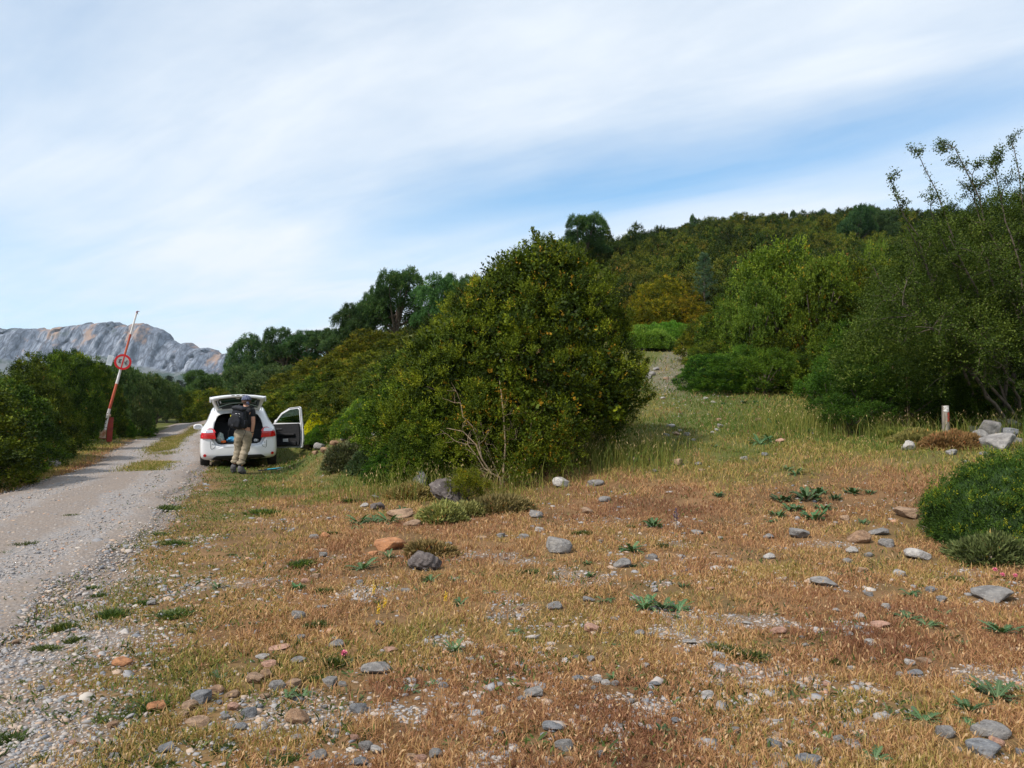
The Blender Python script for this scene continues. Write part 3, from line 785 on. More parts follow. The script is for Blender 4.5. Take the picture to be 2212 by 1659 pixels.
# row of oaks above the car
for k, (U, Y, vt, w, i, c, lab) in enumerate([
        (520, 56, 752, 80, 1, (0.9, 1.0, 1.0), 'dark oak at the left end of the oak row above the car'),
        (563, 54, 724, 100, 0, (0.85, 0.95, 0.95), 'pointed dark oak, second from the left in the row above the car'),
        (615, 52, 710, 95, 2, (0.75, 0.9, 0.9), 'tallest dark oak in the middle of the row above the car'),
        (662, 51, 712, 100, 1, (0.7, 0.85, 0.85), 'dark gappy oak, third from the right in the row above the car'),
        (708, 50, 714, 90, 2, (0.8, 0.95, 0.9), 'flat topped dark oak next to last in the row above the car'),
        (752, 47, 692, 110, 0, (0.95, 1.05, 1.1), 'greyish oak filling the foot of the big oaks on the skyline'),
        (768, 46, 658, 90, 1, (0.6, 0.75, 0.7), 'dark small oak leaning out left of the biggest skyline oak'),
        (802, 47, 618, 105, 2, (0.65, 0.82, 0.7), 'dark oak with ragged crown joined to the left of the biggest skyline oak'),
        (858, 46, 583, 130, 0, (0.7, 0.92, 0.72), 'biggest dark oak on the skyline with a bare trunk below'),
        (945, 43, 592, 110, 1, (0.9, 1.2, 1.0), 'rounded grey green oak right of the biggest skyline oak'),
        (1008, 44, 592, 90, 2, (0.9, 1.15, 0.9), 'green oak crown just left of the giant box bush top')]):
    P('oak', i, U, Y, vt, w, c, name='oak_tree', partn=TREEP, cat='tree', label=lab)
P('oak', 0, 1262, 74, 466, 112, (0.7, 0.95, 0.75), name='oak_tree', partn=TREEP, cat='tree', label='solitary round oak on the skyline behind the giant box bush')
P('greyoak', 0, 585, 40, 788, 120, (1.1, 1.15, 1.1), name='holm_oak', partn=TREEP, cat='tree', label='pale grey green bushy holm oak right behind the open tailgate')
P('greyoak', 0, 535, 46, 790, 90, (0.95, 1.05, 1.05), name='holm_oak', partn=TREEP, cat='tree', label='grey green holm oak behind the left half of the open tailgate')
# box thicket between the car and the giant bush
mid = [(625, 34, 808, 110, 1), (665, 36, 778, 120, 3), (715, 37, 766, 120, 1), (765, 37, 738, 120, 3), (805, 37, 712, 120, 3), (862, 36, 722, 120, 1), (915, 35, 716, 110, 1), (960, 34, 690, 110, 1),
       (610, 30, 842, 110, 0), (655, 29, 818, 130, 1), (705, 28, 800, 140, 0), (760, 28, 775, 140, 1), (815, 27, 758, 140, 1), (868, 26, 745, 150, 0), (925, 25, 728, 150, 0), (985, 25, 690, 150, 1),
       (690, 24.5, 846, 120, 1), (740, 23.5, 822, 130, 0), (795, 22.5, 800, 150, 1), (850, 21, 782, 160, 0), (905, 19.5, 752, 175, 0), (948, 18.5, 712, 165, 3),
       (790, 20, 858, 120, 0), (838, 18.5, 850, 140, 2)]
for k, (U, Y, vt, w, c) in enumerate(mid):
    row = 'back' if Y > 33 else ('middle' if Y > 25.5 else 'front')
    P('box', (k * 3) % 4, U, Y, vt, w, BX[c], name='box_shrub', phrase='box shrub in the %s row right of the car' % row, plural='box shrubs in the %s row right of the car' % row)
P('box', 1, 655, 25, 914, 75, (0.9, 1.2, 0.9), name='box_seedling', label='small green bush just behind the open front door of the car', minh=0.3)
P('box', 2, 848, 14.6, 965, 110, (0.45, 0.9, 0.85), name='juniper_shrub', label='low dark green juniper at the left foot of the giant box bush', minh=0.4)
P('box', 3, 912, 13.9, 885, 135, (0.85, 1.0, 0.9), name='box_shrub', label='low dark box shrub spreading in front of the left side of the giant bush')
P('box', 0, 878, 15.6, 815, 175, (0.9, 1.0, 0.9), name='box_shrub', label='box shrub joining the left shoulder of the giant bush', minh=0.4)
P('box', 1, 925, 16.5, 742, 190, (1.05, 1.0, 0.9), name='box_shrub', label='tall box shrub directly behind the left shoulder of the giant bush')
# right of the foot path
right = [(1535, 27, 738, 95, 0, 'box'), (1565, 26, 735, 100, 4, 'box'), (1600, 25.5, 700, 120, 4, 'box'), (1565, 29, 640, 120, 0, 'box'), (1520, 31, 690, 90, 1, 'box'), (1660, 24.5, 728, 120, 4, 'box'), (1700, 27, 650, 120, 1, 'box'),
         (1760, 25, 620, 130, 3, 'box'), (1820, 25, 585, 140, 3, 'box'), (1880, 25, 560, 150, 1, 'box'), (1950, 24, 560, 150, 0, 'box'), (1790, 21.5, 700, 130, 0, 'box'), (1860, 20.5, 690, 150, 2, 'box'),
         (1930, 20, 660, 150, 2, 'box'), (2010, 21, 600, 160, 2, 'box'), (2090, 21, 560, 160, 2, 'box'), (2170, 21, 520, 170, 2, 'box'), (2250, 20, 480, 170, 2, 'box'),
         (1740, 22.5, 770, 110, 0, 'box'), (1690, 23, 780, 110, 0, 'box')]
for k, (U, Y, vt, w, c, kd) in enumerate(right):
    row = 'back' if Y > 24.2 else 'front'
    P(kd, (k * 3 + 1) % 4, U, Y, vt, w, BX[c], name='box_shrub', phrase='box shrub in the %s row right of the path' % row, plural='box shrubs in the %s row right of the path' % row)
for k, (U, Y, vt, w) in enumerate([(1400, 46, 612, 80), (1438, 48, 598, 90), (1480, 50, 612, 80), (1392, 43, 650, 70), (1430, 44, 645, 80), (1475, 45, 640, 80), (1515, 44, 655, 80), (1370, 48, 640, 60)]):
    P('box', k % 4, U, Y, vt, w, (1.7, 1.15, 0.7), name='box_shrub', phrase='golden box shrub above the green cushions', plural='golden box shrubs above the green cushions')
P('hazel', 0, 1690, 26.5, 528, 190, (1.15, 1.0, 0.8), name='hazel_tree', partn=TREEP, cat='tree', label='light green deciduous tree rising from the thicket right of the foot path')
P('hazel', 0, 1770, 24.5, 555, 150, (1.1, 0.95, 0.8), name='hazel_tree', partn=TREEP, cat='tree', label='thin light green tree touching the right side of the taller hazel')
P('hazel', 1, 1625, 25, 610, 130, (0.95, 1.05, 1), name='hazel_tree', partn=TREEP, cat='tree', label='lower light green bush at the left foot of the hazel tree')
P('hazel', 1, 1895, 48, 520, 64, (1.3, 1.4, 1.2), name='hazel_tree', partn=TREEP, cat='tree', label='small pale green rounded tree below the dark oak on the hill')
P('pine', 0, 1523, 50, 538, 62, (2.2, 2.3, 1.6), name='pine_tree', partn=TREEP, cat='tree', label='bluish young pine standing alone in the hillside scrub')
P('oak', 2, 1850, 96, 447, 75, (0.55, 0.75, 0.7), name='oak_tree', partn=TREEP, cat='tree', label='big dark oak on the hill skyline, left one of the pair')
P('oak', 0, 1905, 98, 448, 70, (0.75, 0.95, 0.9), name='oak_tree', partn=TREEP, cat='tree', label='big dark oak on the hill skyline, right one of the pair')
for k, (U, Y, vt, w) in enumerate([(1785, 118, 452, 26), (1720, 120, 455, 22), (1670, 121, 462, 20), (1600, 120, 462, 18), (1500, 118, 464, 16), (2080, 118, 458, 40), (2150, 120, 452, 34)]):
    P('greyoak', 0, U, Y, vt, w, (0.75, 0.9, 0.9), name='oak_tree', partn=TREEP, cat='tree', phrase='tiny oak poking over the hill skyline', plural='tiny oaks poking over the hill skyline')
P('hazel', 1, 1590, 23.8, 745, 90, (0.8, 1.1, 1), name='genista_shrub', label='green broom like shrub beside the foot path under the hazel tree')
P('hazel', 1, 1650, 22.5, 752, 120, (0.75, 1.0, 0.7), name='leafy_shrub', label='leafy bright green shrub just left of the yellow flowering broom')
P('box', 0, 1522, 24.5, 765, 100, (0.5, 0.85, 0.9), name='juniper_shrub', label='dark juniper at the edge of the foot path below the cushions')
P('box', 2, 1560, 23.4, 772, 120, (0.6, 0.9, 0.9), name='juniper_shrub', label='dark rounded juniper right of the foot path, nearer of the two')

# the giant box bush
def giant_bush():
    Yc = 15.2
    rng = np.random.default_rng(77)
    x0 = ray(1125, 800).x * Yc; z0 = g1(x0, Yc)
    def lob(U, V, rw, rh, dy=0.0, ry=None):
        p = at(U, V, Yc + dy); k = PXM(Yc + dy)
        return (p.x - x0, dy, p.z - z0, rw * k, (ry or rw) * k, rh * k)
    prof = []
    for V, cU, Rp in [(1050, 1040, 165), (1022, 1050, 205), (985, 1075, 245), (940, 1098, 280), (895, 1108, 292), (850, 1118, 290), (805, 1124, 278), (760, 1136, 255), (715, 1152, 228), (670, 1165, 198), (636, 1175, 150), (600, 1182, 98)]:
        q_ = lob(cU, V, Rp, Rp, 0.0); prof.append((q_[2], q_[3] * rng.uniform(0.91, 0.98), q_[0]))
    prof = [(z_, max(0.1, r_ - 0.12), c_ - 0.06) for z_, r_, c_ in prof]
    LR = ring_lobes(rng, prof, 0.42, 0.8, 1.15, False, (0.62, 1.12))
    tp = lob(1176, 572, 40, 48, 0.1); LR.append(tp); LR.append(lob(1150, 600, 34, 50, 0.0)); LR.append(lob(1215, 590, 36, 44, 0.1))
    L = [lob(1180, 800, 175, 215, 0.3), lob(1205, 655, 115, 120, 0.4), lob(1165, 620, 80, 85, 0.3), lob(1080, 720, 100, 110, 0.1), lob(1010, 790, 100, 110, 0.1), lob(1255, 640, 85, 85, 0.5), lob(1060, 860, 150, 160, -0.5),
         lob(1285, 790, 100, 130, 0.4), lob(1310, 880, 98, 100, 0), lob(1250, 900, 150, 80, -0.6), lob(950, 870, 110, 110, 0.2), lob(905, 940, 95, 90, -0.2), lob(1000, 950, 130, 90, -0.6), lob(1140, 960, 170, 90, -0.8),
         lob(1120, 640, 60, 70, 0.3), lob(1225, 570, 60, 50, 0.5), lob(1170, 570, 45, 45, 0.3)]
    L = LR
    acc = Acc()
    crown(acc, L, rng, area_per_clump=0.15, rc=0.16, sprigs=30, k=8, leafL=0.034, leafW=0.021, sprigL=0.15, up=0.75, inner=0.25, accent=0.006, rough=0.25, low=-0.6)
    crown(acc, [lob(1130, 850, 200, 190, 0), lob(1165, 690, 120, 120, 0.1)], rng, area_per_clump=0.10, rc=0.3, sprigs=24, k=4, leafL=0.085, leafW=0.06, sprigL=0.2, tmean=0.15, inner=0.1)
    st = Acc()
    # free shoots above the outline, each a leafy rod
    for (U, V, U2, V2) in [(1150, 492, 1168, 570), (1162, 505, 1170, 560), (1120, 548, 1135, 600), (1078, 566, 1092, 640), (1110, 560, 1122, 610), (1200, 520, 1205, 570), (1182, 512, 1190, 560), (1240, 530, 1235, 580), (1060, 600, 1075, 660), (1190, 505, 1200, 560),
                           (1402, 775, 1370, 820), (1400, 800, 1365, 830), (1020, 632, 1040, 690), (985, 668, 1000, 720), (1415, 850, 1370, 880), (1135, 520, 1148, 590), (1098, 590, 1110, 640), (1046, 622, 1056, 670), (1010, 655, 1022, 700), (1128, 565, 1140, 620), (1160, 530, 1168, 590), (1218, 528, 1215, 580), (1258, 552, 1250, 600), (970, 690, 985, 740), (1300, 600, 1290, 640)]:
        a = at(U, V, Yc + 0.2); c = at(U2, V2, Yc + 0.2)
        A = np.array([a.x - x0, 0.2, a.z - z0]); C = np.array([c.x - x0, 0.25, c.z - z0])
        tube(st, [C + (C - A) * 0.6, C, (A + C) / 2 + [0.02, 0, 0], A], [0.012, 0.01, 0.007, 0.003], 4)
        n = int(150 + 700 * np.linalg.norm(A - C)); t = rng.random(n) ** 0.8
        B = A + (C - A) * t[:, None] + rng.normal(size=(n, 3)) * (0.02 + 0.05 * t[:, None])
        leaf_quads(acc, B, unit(unit(A - C) * 0.8 + rand_dirs(rng, n)), 0.045, 0.026, rng, np.clip(rng.normal(0.5, 0.15, n), 0, 0.88))
    for i in range(60):
        lb = L[rng.integers(len(L))]; p0 = np.array([rng.uniform(-1.1, 0.9), rng.uniform(-0.2, 0.6), -0.3]); p3 = np.array(lb[:3]) + rng.normal(size=3) * np.array(lb[3:]) * 0.4
        m = (p0 + p3) / 2 + rng.normal(size=3) * 0.2; t = np.linspace(0, 1, 8)[:, None]
        tube(st, (1 - t) ** 2 * p0 + 2 * t * (1 - t) * m + t * t * p3, np.linspace(0.05, 0.008, 8), 5)
    o = thing('giant_box_bush', 'giant olive green box bush in the middle, leafy shoots against the sky', 'shrub', (x0, Yc, z0))
    part('foliage', acc.mesh('giant_foliage', [M['box']]), o); part('stems', st.mesh('giant_stems', [M['bark']], True), o)
    o.children[0].color = (1.28, 1.22, 0.9, 1)
giant_bush()

# branching wood used by the open tree on the right and by the half dead shrub
def branch(acc, tips, rng, p, d, L, r, depth, spread=0.5, lift=0.1, curl=0.15, nsub=3):
    n = 7; pts = [np.array(p, float)]; dd = np.array(d, float)
    for i in range(n):
        dd = unit(dd + rng.normal(size=3) * curl + np.array([0, 0, lift]) * 0.3)
        pts.append(pts[-1] + dd * L / n)
    tube(acc, pts, np.linspace(r, r * 0.45, n + 1), 5 if depth > 0 else 4, cap=False)
    if depth == 0:
        tips.append((np.array(pts), r)); return
    tips.append((np.array(pts[4:]), r))
    for k in range(nsub):
        i = rng.integers(2, n + 1) if k else n
        nd = unit(dd * (1.1 if k == 0 else 0.75) + rand_dirs(rng, 1)[0] * spread)
        branch(acc, tips, rng, pts[i], nd, L * rng.uniform(0.5, 0.75), r * 0.5, depth - 1, spread, lift, curl, nsub)

def open_tree():
    Yc = 16.8; rng = np.random.default_rng(12)
    bx = 10.6; bz = g1(bx, Yc)
    st = Acc(); tips = []; fo = Acc()
    targets = [(1930, 380, -0.3), (1995, 325, 0.0), (2062, 285, 0.2), (2010, 420, -0.6), (2100, 345, 0.4), (2190, 285, 0.3), (2240, 270, 0.5), (2150, 340, -0.4), (1960, 480, -0.8), (1900, 600, -0.9), (2050, 500, -1.0),
               (1950, 650, -1.2), (2120, 520, -0.8), (2230, 420, 0.0), (2180, 600, -1.1), (2020, 700, -1.3), (2120, 740, -1.2), (2280, 600, 0), (1990, 560, 0.6), (2090, 430, 0.8), (2210, 380, 1.0),
               (2240, 760, -0.8)]
    for k, (U, V, dy) in enumerate(targets):
        V = V + (34 if V < 460 else 10); e = at(U, V, Yc + dy); E = np.array([e.x - bx, dy, e.z - bz])
        S = np.array([rng.uniform(-0.5, 0.9), rng.uniform(-0.3, 0.5), -0.2])
        mid = S * 0.5 + E * 0.5 + np.array([rng.uniform(0.1, 0.5), 0, rng.uniform(0.0, 0.4)])
        t = np.linspace(0, 1, 12)[:, None]
        pts = (1 - t) ** 2 * S + 2 * t * (1 - t) * mid + t * t * E
        pts[1:-1] += rng.normal(size=(10, 3)) * 0.035
        r = rng.uniform(0.028, 0.05)
        tube(st, pts, np.linspace(r, 0.008, 12), 6)
        tips.append((pts[6:], 0.01))
        high = V < 520
        for j in range(6 if high else 10):
            i = rng.integers(6 if high else 4, 12)
            dr = unit(unit(pts[min(11, i)] - pts[i - 1]) + rand_dirs(rng, 1)[0] * (0.8 if high else 1.0))
            branch(st, tips, rng, pts[i], dr, rng.uniform(0.28, 0.5) if high else rng.uniform(0.35, 0.8), 0.010, 1, 0.8, 0.05, 0.15, 3)
    for pts, r in tips:
        n = int(34 + 36 * np.linalg.norm(pts[-1] - pts[0]) * 3)
        i = rng.integers(0, len(pts) - 1, n); t = rng.random(n)[:, None]
        B = pts[i] * (1 - t) + pts[i + 1] * t + rng.normal(size=(n, 3)) * 0.045
        leaf_quads(fo, B, unit(rand_dirs(rng, n) + [0, 0, 0.25]), rng.uniform(0.035, 0.06, n), 0.026, rng, np.clip(rng.normal(0.42, 0.18, n), 0, 0.88))
    # dense lower body of the tree
    def lob(U, V, rw, rh, dy):
        p = at(U, V, Yc + dy); k = PXM(Yc + dy); return (p.x - bx, dy, p.z - bz, rw * k, rw * k, rh * k)
    L = [lob(2010, 640, 110, 120, 0.6), lob(2130, 590, 120, 130, 0.9), lob(1960, 760, 110, 100, 0.2), lob(2080, 760, 130, 110, -0.2), lob(2200, 720, 120, 140, 0.2), lob(2220, 560, 100, 130, 1.0), lob(1900, 800, 90, 70, 0.1)]
    crown(fo, L, rng, area_per_clump=0.12, rc=0.28, sprigs=24, k=5, leafL=0.052, leafW=0.028, sprigL=0.26, up=0.5, inner=0.5, accent=0.01, rough=0.35)
    o = thing('wild_pear_tree', 'many stemmed open tree at the right edge, thin leafy branches reaching into the sky', 'tree', (bx, Yc, bz))
    part('crown', fo.mesh('pear_crown', [M['almond']]), o).color = (0.78, 0.88, 0.78, 1); part('stems', st.mesh('pear_stems', [M['bark']], True), o)
open_tree()
# dark bushes under it
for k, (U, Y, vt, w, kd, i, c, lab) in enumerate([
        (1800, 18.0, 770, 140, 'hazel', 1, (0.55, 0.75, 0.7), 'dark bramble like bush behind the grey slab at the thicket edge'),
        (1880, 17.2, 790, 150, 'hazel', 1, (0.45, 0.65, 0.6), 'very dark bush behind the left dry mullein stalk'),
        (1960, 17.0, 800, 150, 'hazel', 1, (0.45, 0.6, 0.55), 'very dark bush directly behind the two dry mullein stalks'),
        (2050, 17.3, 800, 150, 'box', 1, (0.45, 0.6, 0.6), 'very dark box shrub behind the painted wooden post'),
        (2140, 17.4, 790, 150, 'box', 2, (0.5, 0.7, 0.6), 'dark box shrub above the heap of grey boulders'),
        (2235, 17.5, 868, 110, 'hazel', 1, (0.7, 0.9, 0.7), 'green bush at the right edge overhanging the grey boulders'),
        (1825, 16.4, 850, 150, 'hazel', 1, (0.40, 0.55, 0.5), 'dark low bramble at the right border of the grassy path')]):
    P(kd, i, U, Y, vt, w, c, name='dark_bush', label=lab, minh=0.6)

# half dead shrub standing in front of the giant bush
def dead_shrub():
    rng = np.random.default_rng(31); b0 = hit(1085, 1052); bx, by, bz = b0
    st = Acc(); fo = Acc()
    def wp(U, V, dy=0): p = at(U, V, by + dy); return np.array([p.x - bx, dy, p.z - bz])
    arms = [[(1085, 1052, 0), (1078, 1030, -.05), (1060, 1022, -.1), (1040, 990, -.15), (1028, 960, -.2), (1000, 932, -.2), (965, 925, -.25)],
            [(1060, 1022, -.1), (1045, 1010, -.1), (1030, 985, -.15), (1010, 960, -.15), (990, 955, -.2)],
            [(1085, 1052, 0), (1088, 1010, 0), (1092, 960, -.05), (1088, 900, -.05), (1083, 850, 0), (1079, 822, 0)],
            [(1085, 1045, 0), (1110, 1020, .1), (1130, 1000, .15), (1150, 960, .2), (1175, 940, .2)],
            [(1090, 970, 0), (1100, 950, .05), (1112, 940, .05)], [(1040, 990, -.15), (1035, 960, -.1), (1020, 920, -.1), (1000, 900, -.1), (995, 870, -.1)],
            [(1085, 1050, 0), (1070, 1012, .1), (1050, 960, .15), (1040, 920, .2)], [(1150, 960, .2), (1145, 930, .2), (1150, 900, .2)], [(1085, 1052, 0), (1065, 1056, -.2), (1040, 1052, -.3)]]
    for k, a in enumerate(arms):
        pts = np.array([wp(*q_) for q_ in a])
        tube(st, pts, np.linspace(0.022 if k in (0, 2, 3) else 0.013, 0.005, len(pts)), 6)
        for j in range(4):
            i = rng.integers(1, len(pts)); branch(st, [], rng, pts[i], unit(rand_dirs(rng, 1)[0] + [0, -0.3, 0.6]), 0.25, 0.005, 1, 0.7)
    lobs = []
    for (U, V, rw, rh, dy) in [(1150, 930, 70, 60, 0.25), (1100, 900, 60, 55, 0.3), (1040, 930, 60, 60, 0.3), (1180, 985, 65, 50, 0.1), (1120, 1000, 55, 40, 0.1), (990, 985, 45, 40, 0.1), (1050, 870, 40, 40, 0.35), (1160, 1030, 55, 25, 0)]:
        p = wp(U, V, dy); k = PXM(by); lobs.append((*p, rw * k, rw * k * 0.8, rh * k))
    crown(fo, lobs, rng, area_per_clump=0.055, rc=0.15, sprigs=20, k=6, leafL=0.034, leafW=0.024, sprigL=0.11, up=0.5, inner=0.3, accent=0.06, rough=0.3)
    P0 = np.array([wp(1083, 845), wp(1000, 900, -.1), wp(1160, 925, .2), wp(1088, 862), wp(1020, 915, -.1)])
    for p in P0:
        n = 26; leaf_quads(fo, p + rng.normal(size=(n, 3)) * 0.06, rand_dirs(rng, n), 0.04, 0.02, rng, np.full(n, 0.97))
    o = thing('half_dead_shrub', 'half bare shrub with pale branches and orange leaves in front of the giant bush', 'shrub', (bx, by, bz))
    part('foliage', fo.mesh('dead_shrub_leaves', [M['hazel']]), o).color = (1.15, 1.05, 0.7, 1)
    part('branches', st.mesh('dead_shrub_branches', [M['palebark']], True), o)
dead_shrub()
P('hazel', 1, 1010, 12.2, 1010, 90, (1.5, 1.2, 0.7), name='yellow_shrub', label='small yellow green shrub between the dark craggy rock and the bare branches', minh=0.3)

# ------------------------------------------------------------------ cushion brooms
def cushion(name, label, U, V, w, h, seed, color=(1, 1, 1), flower=0.0, flower_side=None, needle=0.05, dens=5200, mat='broom', depth=0.75, lumps=5, ncol=(0.3, 0.75), cat='shrub', phrase=None, plural=None):
    """low dome of fine needles; w and h in metres"""
    rng = np.random.default_rng(seed); p0 = hit(U, V)
    nu, nv = 56, 22
    a = np.linspace(0, 2 * math.pi, nu, endpoint=False); e = np.linspace(0, 1, nv) * math.pi / 2
    A, E = np.meshgrid(a, e)
    def surf(A, E, k=1.0):
        dx_, dy_, dz_ = np.cos(A) * np.cos(E), np.sin(A) * np.cos(E), np.sin(E)
        m = 1 + 0.62 * (fbm(dx_ * lumps * .5 + seed, dy_ * lumps * .5 + dz_ * 1.3, seed, 3) - 0.5) + 0.12 * np.abs(fbm(dx_ * lumps * 1.4, dy_ * lumps * 1.4 + dz_ * 2, seed + 4, 2) - 0.5)
        return np.stack([dx_ * m * w / 2 * k, dy_ * m * w / 2 * depth * k, dz_ * m * h * k - 0.08], -1)
    S = surf(A, E, 0.95)
    i = np.arange(nv - 1)[:, None] * nu; j = np.arange(nu)[None]; k2 = (j + 1) % nu
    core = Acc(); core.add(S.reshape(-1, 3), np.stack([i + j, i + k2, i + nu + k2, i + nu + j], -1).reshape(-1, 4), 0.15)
    area = math.pi * w * w / 4 * depth * 1.2 + math.pi * w * h * 0.6
    n = int(area * dens)
    E1 = np.arcsin(rng.random(n)) ; A1 = rng.uniform(0, 2 * math.pi, n)
    B = surf(A1, E1, 0.96); nr = unit(B / np.array([w * w / 4, w * w * depth * depth / 4, h * h]))
    T = unit(nr + np.array([0, 0, 0.35]) + rng.normal(size=nr.shape) * 0.42)
    tint = np.clip(rng.uniform(*ncol, n) + 0.35 * (fbm(B[:, 0] * 4, B[:, 1] * 4 + B[:, 2] * 3, seed, 3) - 0.5), 0, 0.88)
    if flower > 0:
        fm = fbm(B[:, 0] * 2.2 + 9, B[:, 1] * 2.2 + B[:, 2] * 2, seed + 7, 3)
        g = rng.random(n) < flower
        if flower_side is not None: g = (fm + flower_side[2] * (B[:, 0] * flower_side[0] + B[:, 2] * flower_side[1]) > flower_side[3]) & (rng.random(n) < flower)
        tint = np.where(g, 0.97, tint)
    fo = Acc(); leaf_quads(fo, B, T, needle * rng.uniform(0.6, 1.3, n), needle * 0.28, rng, tint, 0.05)
    o = thing(name, label, cat, tuple(p0))
    c = part('foliage', fo.mesh(name + '_needles', [M[mat]]), o); c.color = (*color, 1)
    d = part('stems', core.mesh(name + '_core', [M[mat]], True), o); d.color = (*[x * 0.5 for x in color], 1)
    if phrase: PLACED.append((o, phrase, plural, U, V))
    return o
def big_cushion():
    p0 = hit(2205, 1165); rng = np.random.default_rng(8); fo = Acc()
    L = ring_lobes(rng, [(0.06, 1.02, 0), (0.24, 1.04, 0.02), (0.42, 0.95, 0.05), (0.60, 0.76, 0.1), (0.74, 0.52, 0.12), (0.84, 0.24, 0.15)], 0.16, 0.75, 0.9)
    crown(fo, L, rng, area_per_clump=0.022, rc=0.055, sprigs=15, k=5, leafL=0.022, leafW=0.011, sprigL=0.06, up=0.7, inner=0.05, accent=0.10, low=-0.1, rough=0.2)
    bm = bmesh.new(); bmesh.ops.create_icosphere(bm, subdivisions=5, radius=1.0)
    cv = np.array([v.co[:] for v in bm.verts]); cf_ = np.array([[q_.index for q_ in p_.verts] for p_ in bm.faces]); bm.free()
    cv = cv * (1 + 0.30 * (fbm(cv[:, 0] * 3 + 5, cv[:, 1] * 3 + cv[:, 2] * 2.5, 5, 3) - 0.5))[:, None] * [0.98, 0.74, 0.80] + [0.04, 0, 0.02]
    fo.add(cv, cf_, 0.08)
    B = cv[rng.integers(0, len(cv), 42000)] + rng.normal(size=(42000, 3)) * 0.03; B = B[B[:, 2] > -0.02]
    T = unit(unit(B) + rng.normal(size=B.shape) * 0.5 + [0, 0, 0.5])
    leaf_quads(fo, B, T, rng.uniform(0.03, 0.06, len(B)), 0.011, rng, np.clip(rng.normal(0.36, 0.16, len(B)), 0, 0.88))
    st = stems_mesh(rng, L, 14, 0.02)
    o = thing('cushion_broom', 'large round cushion shrub with tiny yellow flower dots at the right edge', 'shrub', tuple(p0))
    part('foliage', fo.mesh('big_cushion', [M['broom']]), o).color = (0.46, 0.58, 0.28, 1); part('stems', st, o)
big_cushion()
cushion('flowering_cushion', 'cushion broom with a golden yellow flowering top beside the open car door', 708, 952, 1.75, 0.95, 2, (1.15, 1.3, 0.9), flower=0.85, flower_side=(-1, 0.7, 0.5, 0.90), dens=7000)
cushion('cushion_broom', 'smaller bright green cushion right of the yellow flowering one', 775, 938, 1.15, 0.72, 3, (1.35, 1.3, 0.85), flower=0.02, dens=7000)
for k, (U, V, w, h, s, lab) in enumerate([(1385, 752, 2.9, 0.9, 11, 'pale green cushion at the left end of the mat atop the foot path'),
                                          (1415, 738, 3.0, 0.9, 12, 'bright green cushion behind the pale one at the top of the foot path'),
                                          (1455, 734, 2.8, 0.95, 13, 'bright green cushion in the middle of the mat atop the foot path'),
                                          (1490, 738, 2.4, 0.9, 14, 'bright green cushion at the right end of the mat atop the foot path')]):
    cushion('cushion_broom', lab, U, V, w, h, s, (1.35, 1.5, 1.1) if k == 0 else (0.95, 1.3, 0.75), dens=1900, needle=0.11, lumps=7)
cushion('broom_shrub', 'low green cushion on the right border of the foot path', 1625, 812, 1.5, 0.6, 15, (0.35, 0.5, 0.45), dens=3500, needle=0.07)
cushion('yellow_broom', 'broom in full golden yellow flower at the foot of the right thicket', 1738, 832, 0.95, 0.85, 16, (0.8, 0.75, 0.6), flower=0.75, flower_side=(1.0, 0.6, 0.9, 0.75), dens=4200, needle=0.06)
for k, (U, V, w, h, c, nl, lab) in enumerate([
        (752, 1005, 1.0, 0.48, (0.75, 0.75, 0.75), (0.2, 0.6), 'greyish brown heath shrub on the bank right of the stone rubble'),
        (800, 1015, 0.8, 0.42, (0.6, 0.85, 0.75), (0.2, 0.6), 'dark greyish green heath shrub left of the giant bush foot'),
        (775, 982, 0.7, 0.42, (0.9, 0.75, 0.7), (0.3, 0.7), 'brown twiggy heath shrub on top of the stone rubble'),
        (955, 1128, 0.62, 0.28, (1.2, 1.25, 0.8), (0.4, 0.8), 'low round grey green thyme cushion below the craggy dark rock'),
        (885, 1078, 0.75, 0.26, (1.1, 0.8, 0.6), (0.4, 0.8), 'low brownish thyme patch left of the pointed grey boulder'),
        (1085, 1105, 0.9, 0.25, (0.9, 0.7, 0.55), (0.3, 0.7), 'low brownish thyme patch under the half bare shrub'),
        (1010, 1112, 0.6, 0.20, (0.95, 0.85, 0.6), (0.3, 0.7), 'small low thyme patch right of the grey green thyme cushion'),
        (930, 1198, 0.55, 0.16, (1.0, 0.7, 0.55), (0.3, 0.7), 'brown low twiggy patch right of the large flat orange stone'),
        (1990, 960, 1.2, 0.28, (1.0, 0.8, 0.5), (0.3, 0.7), 'rusty brown heath patch left of the painted wooden post'),
        (2060, 968, 1.1, 0.30, (1.2, 0.7, 0.55), (0.3, 0.7), 'reddish brown heath patch at the foot of the painted wooden post'),
        (1925, 945, 1.3, 0.22, (0.9, 0.95, 0.4), (0.3, 0.7), 'olive heath patch in front of the two dry mullein stalks'),
        (2150, 1210, 0.95, 0.30, (0.55, 0.62, 0.42), (0.2, 0.6), 'dark brownish green low plant patch below the yellow dotted cushion')]):
    cushion('heath_shrub', lab, U, V, w, h, 40 + k, tuple(q_ * 2.4 for q_ in c), needle=0.085, dens=5200, mat='thyme', ncol=nl, lumps=8, flower=0.02)

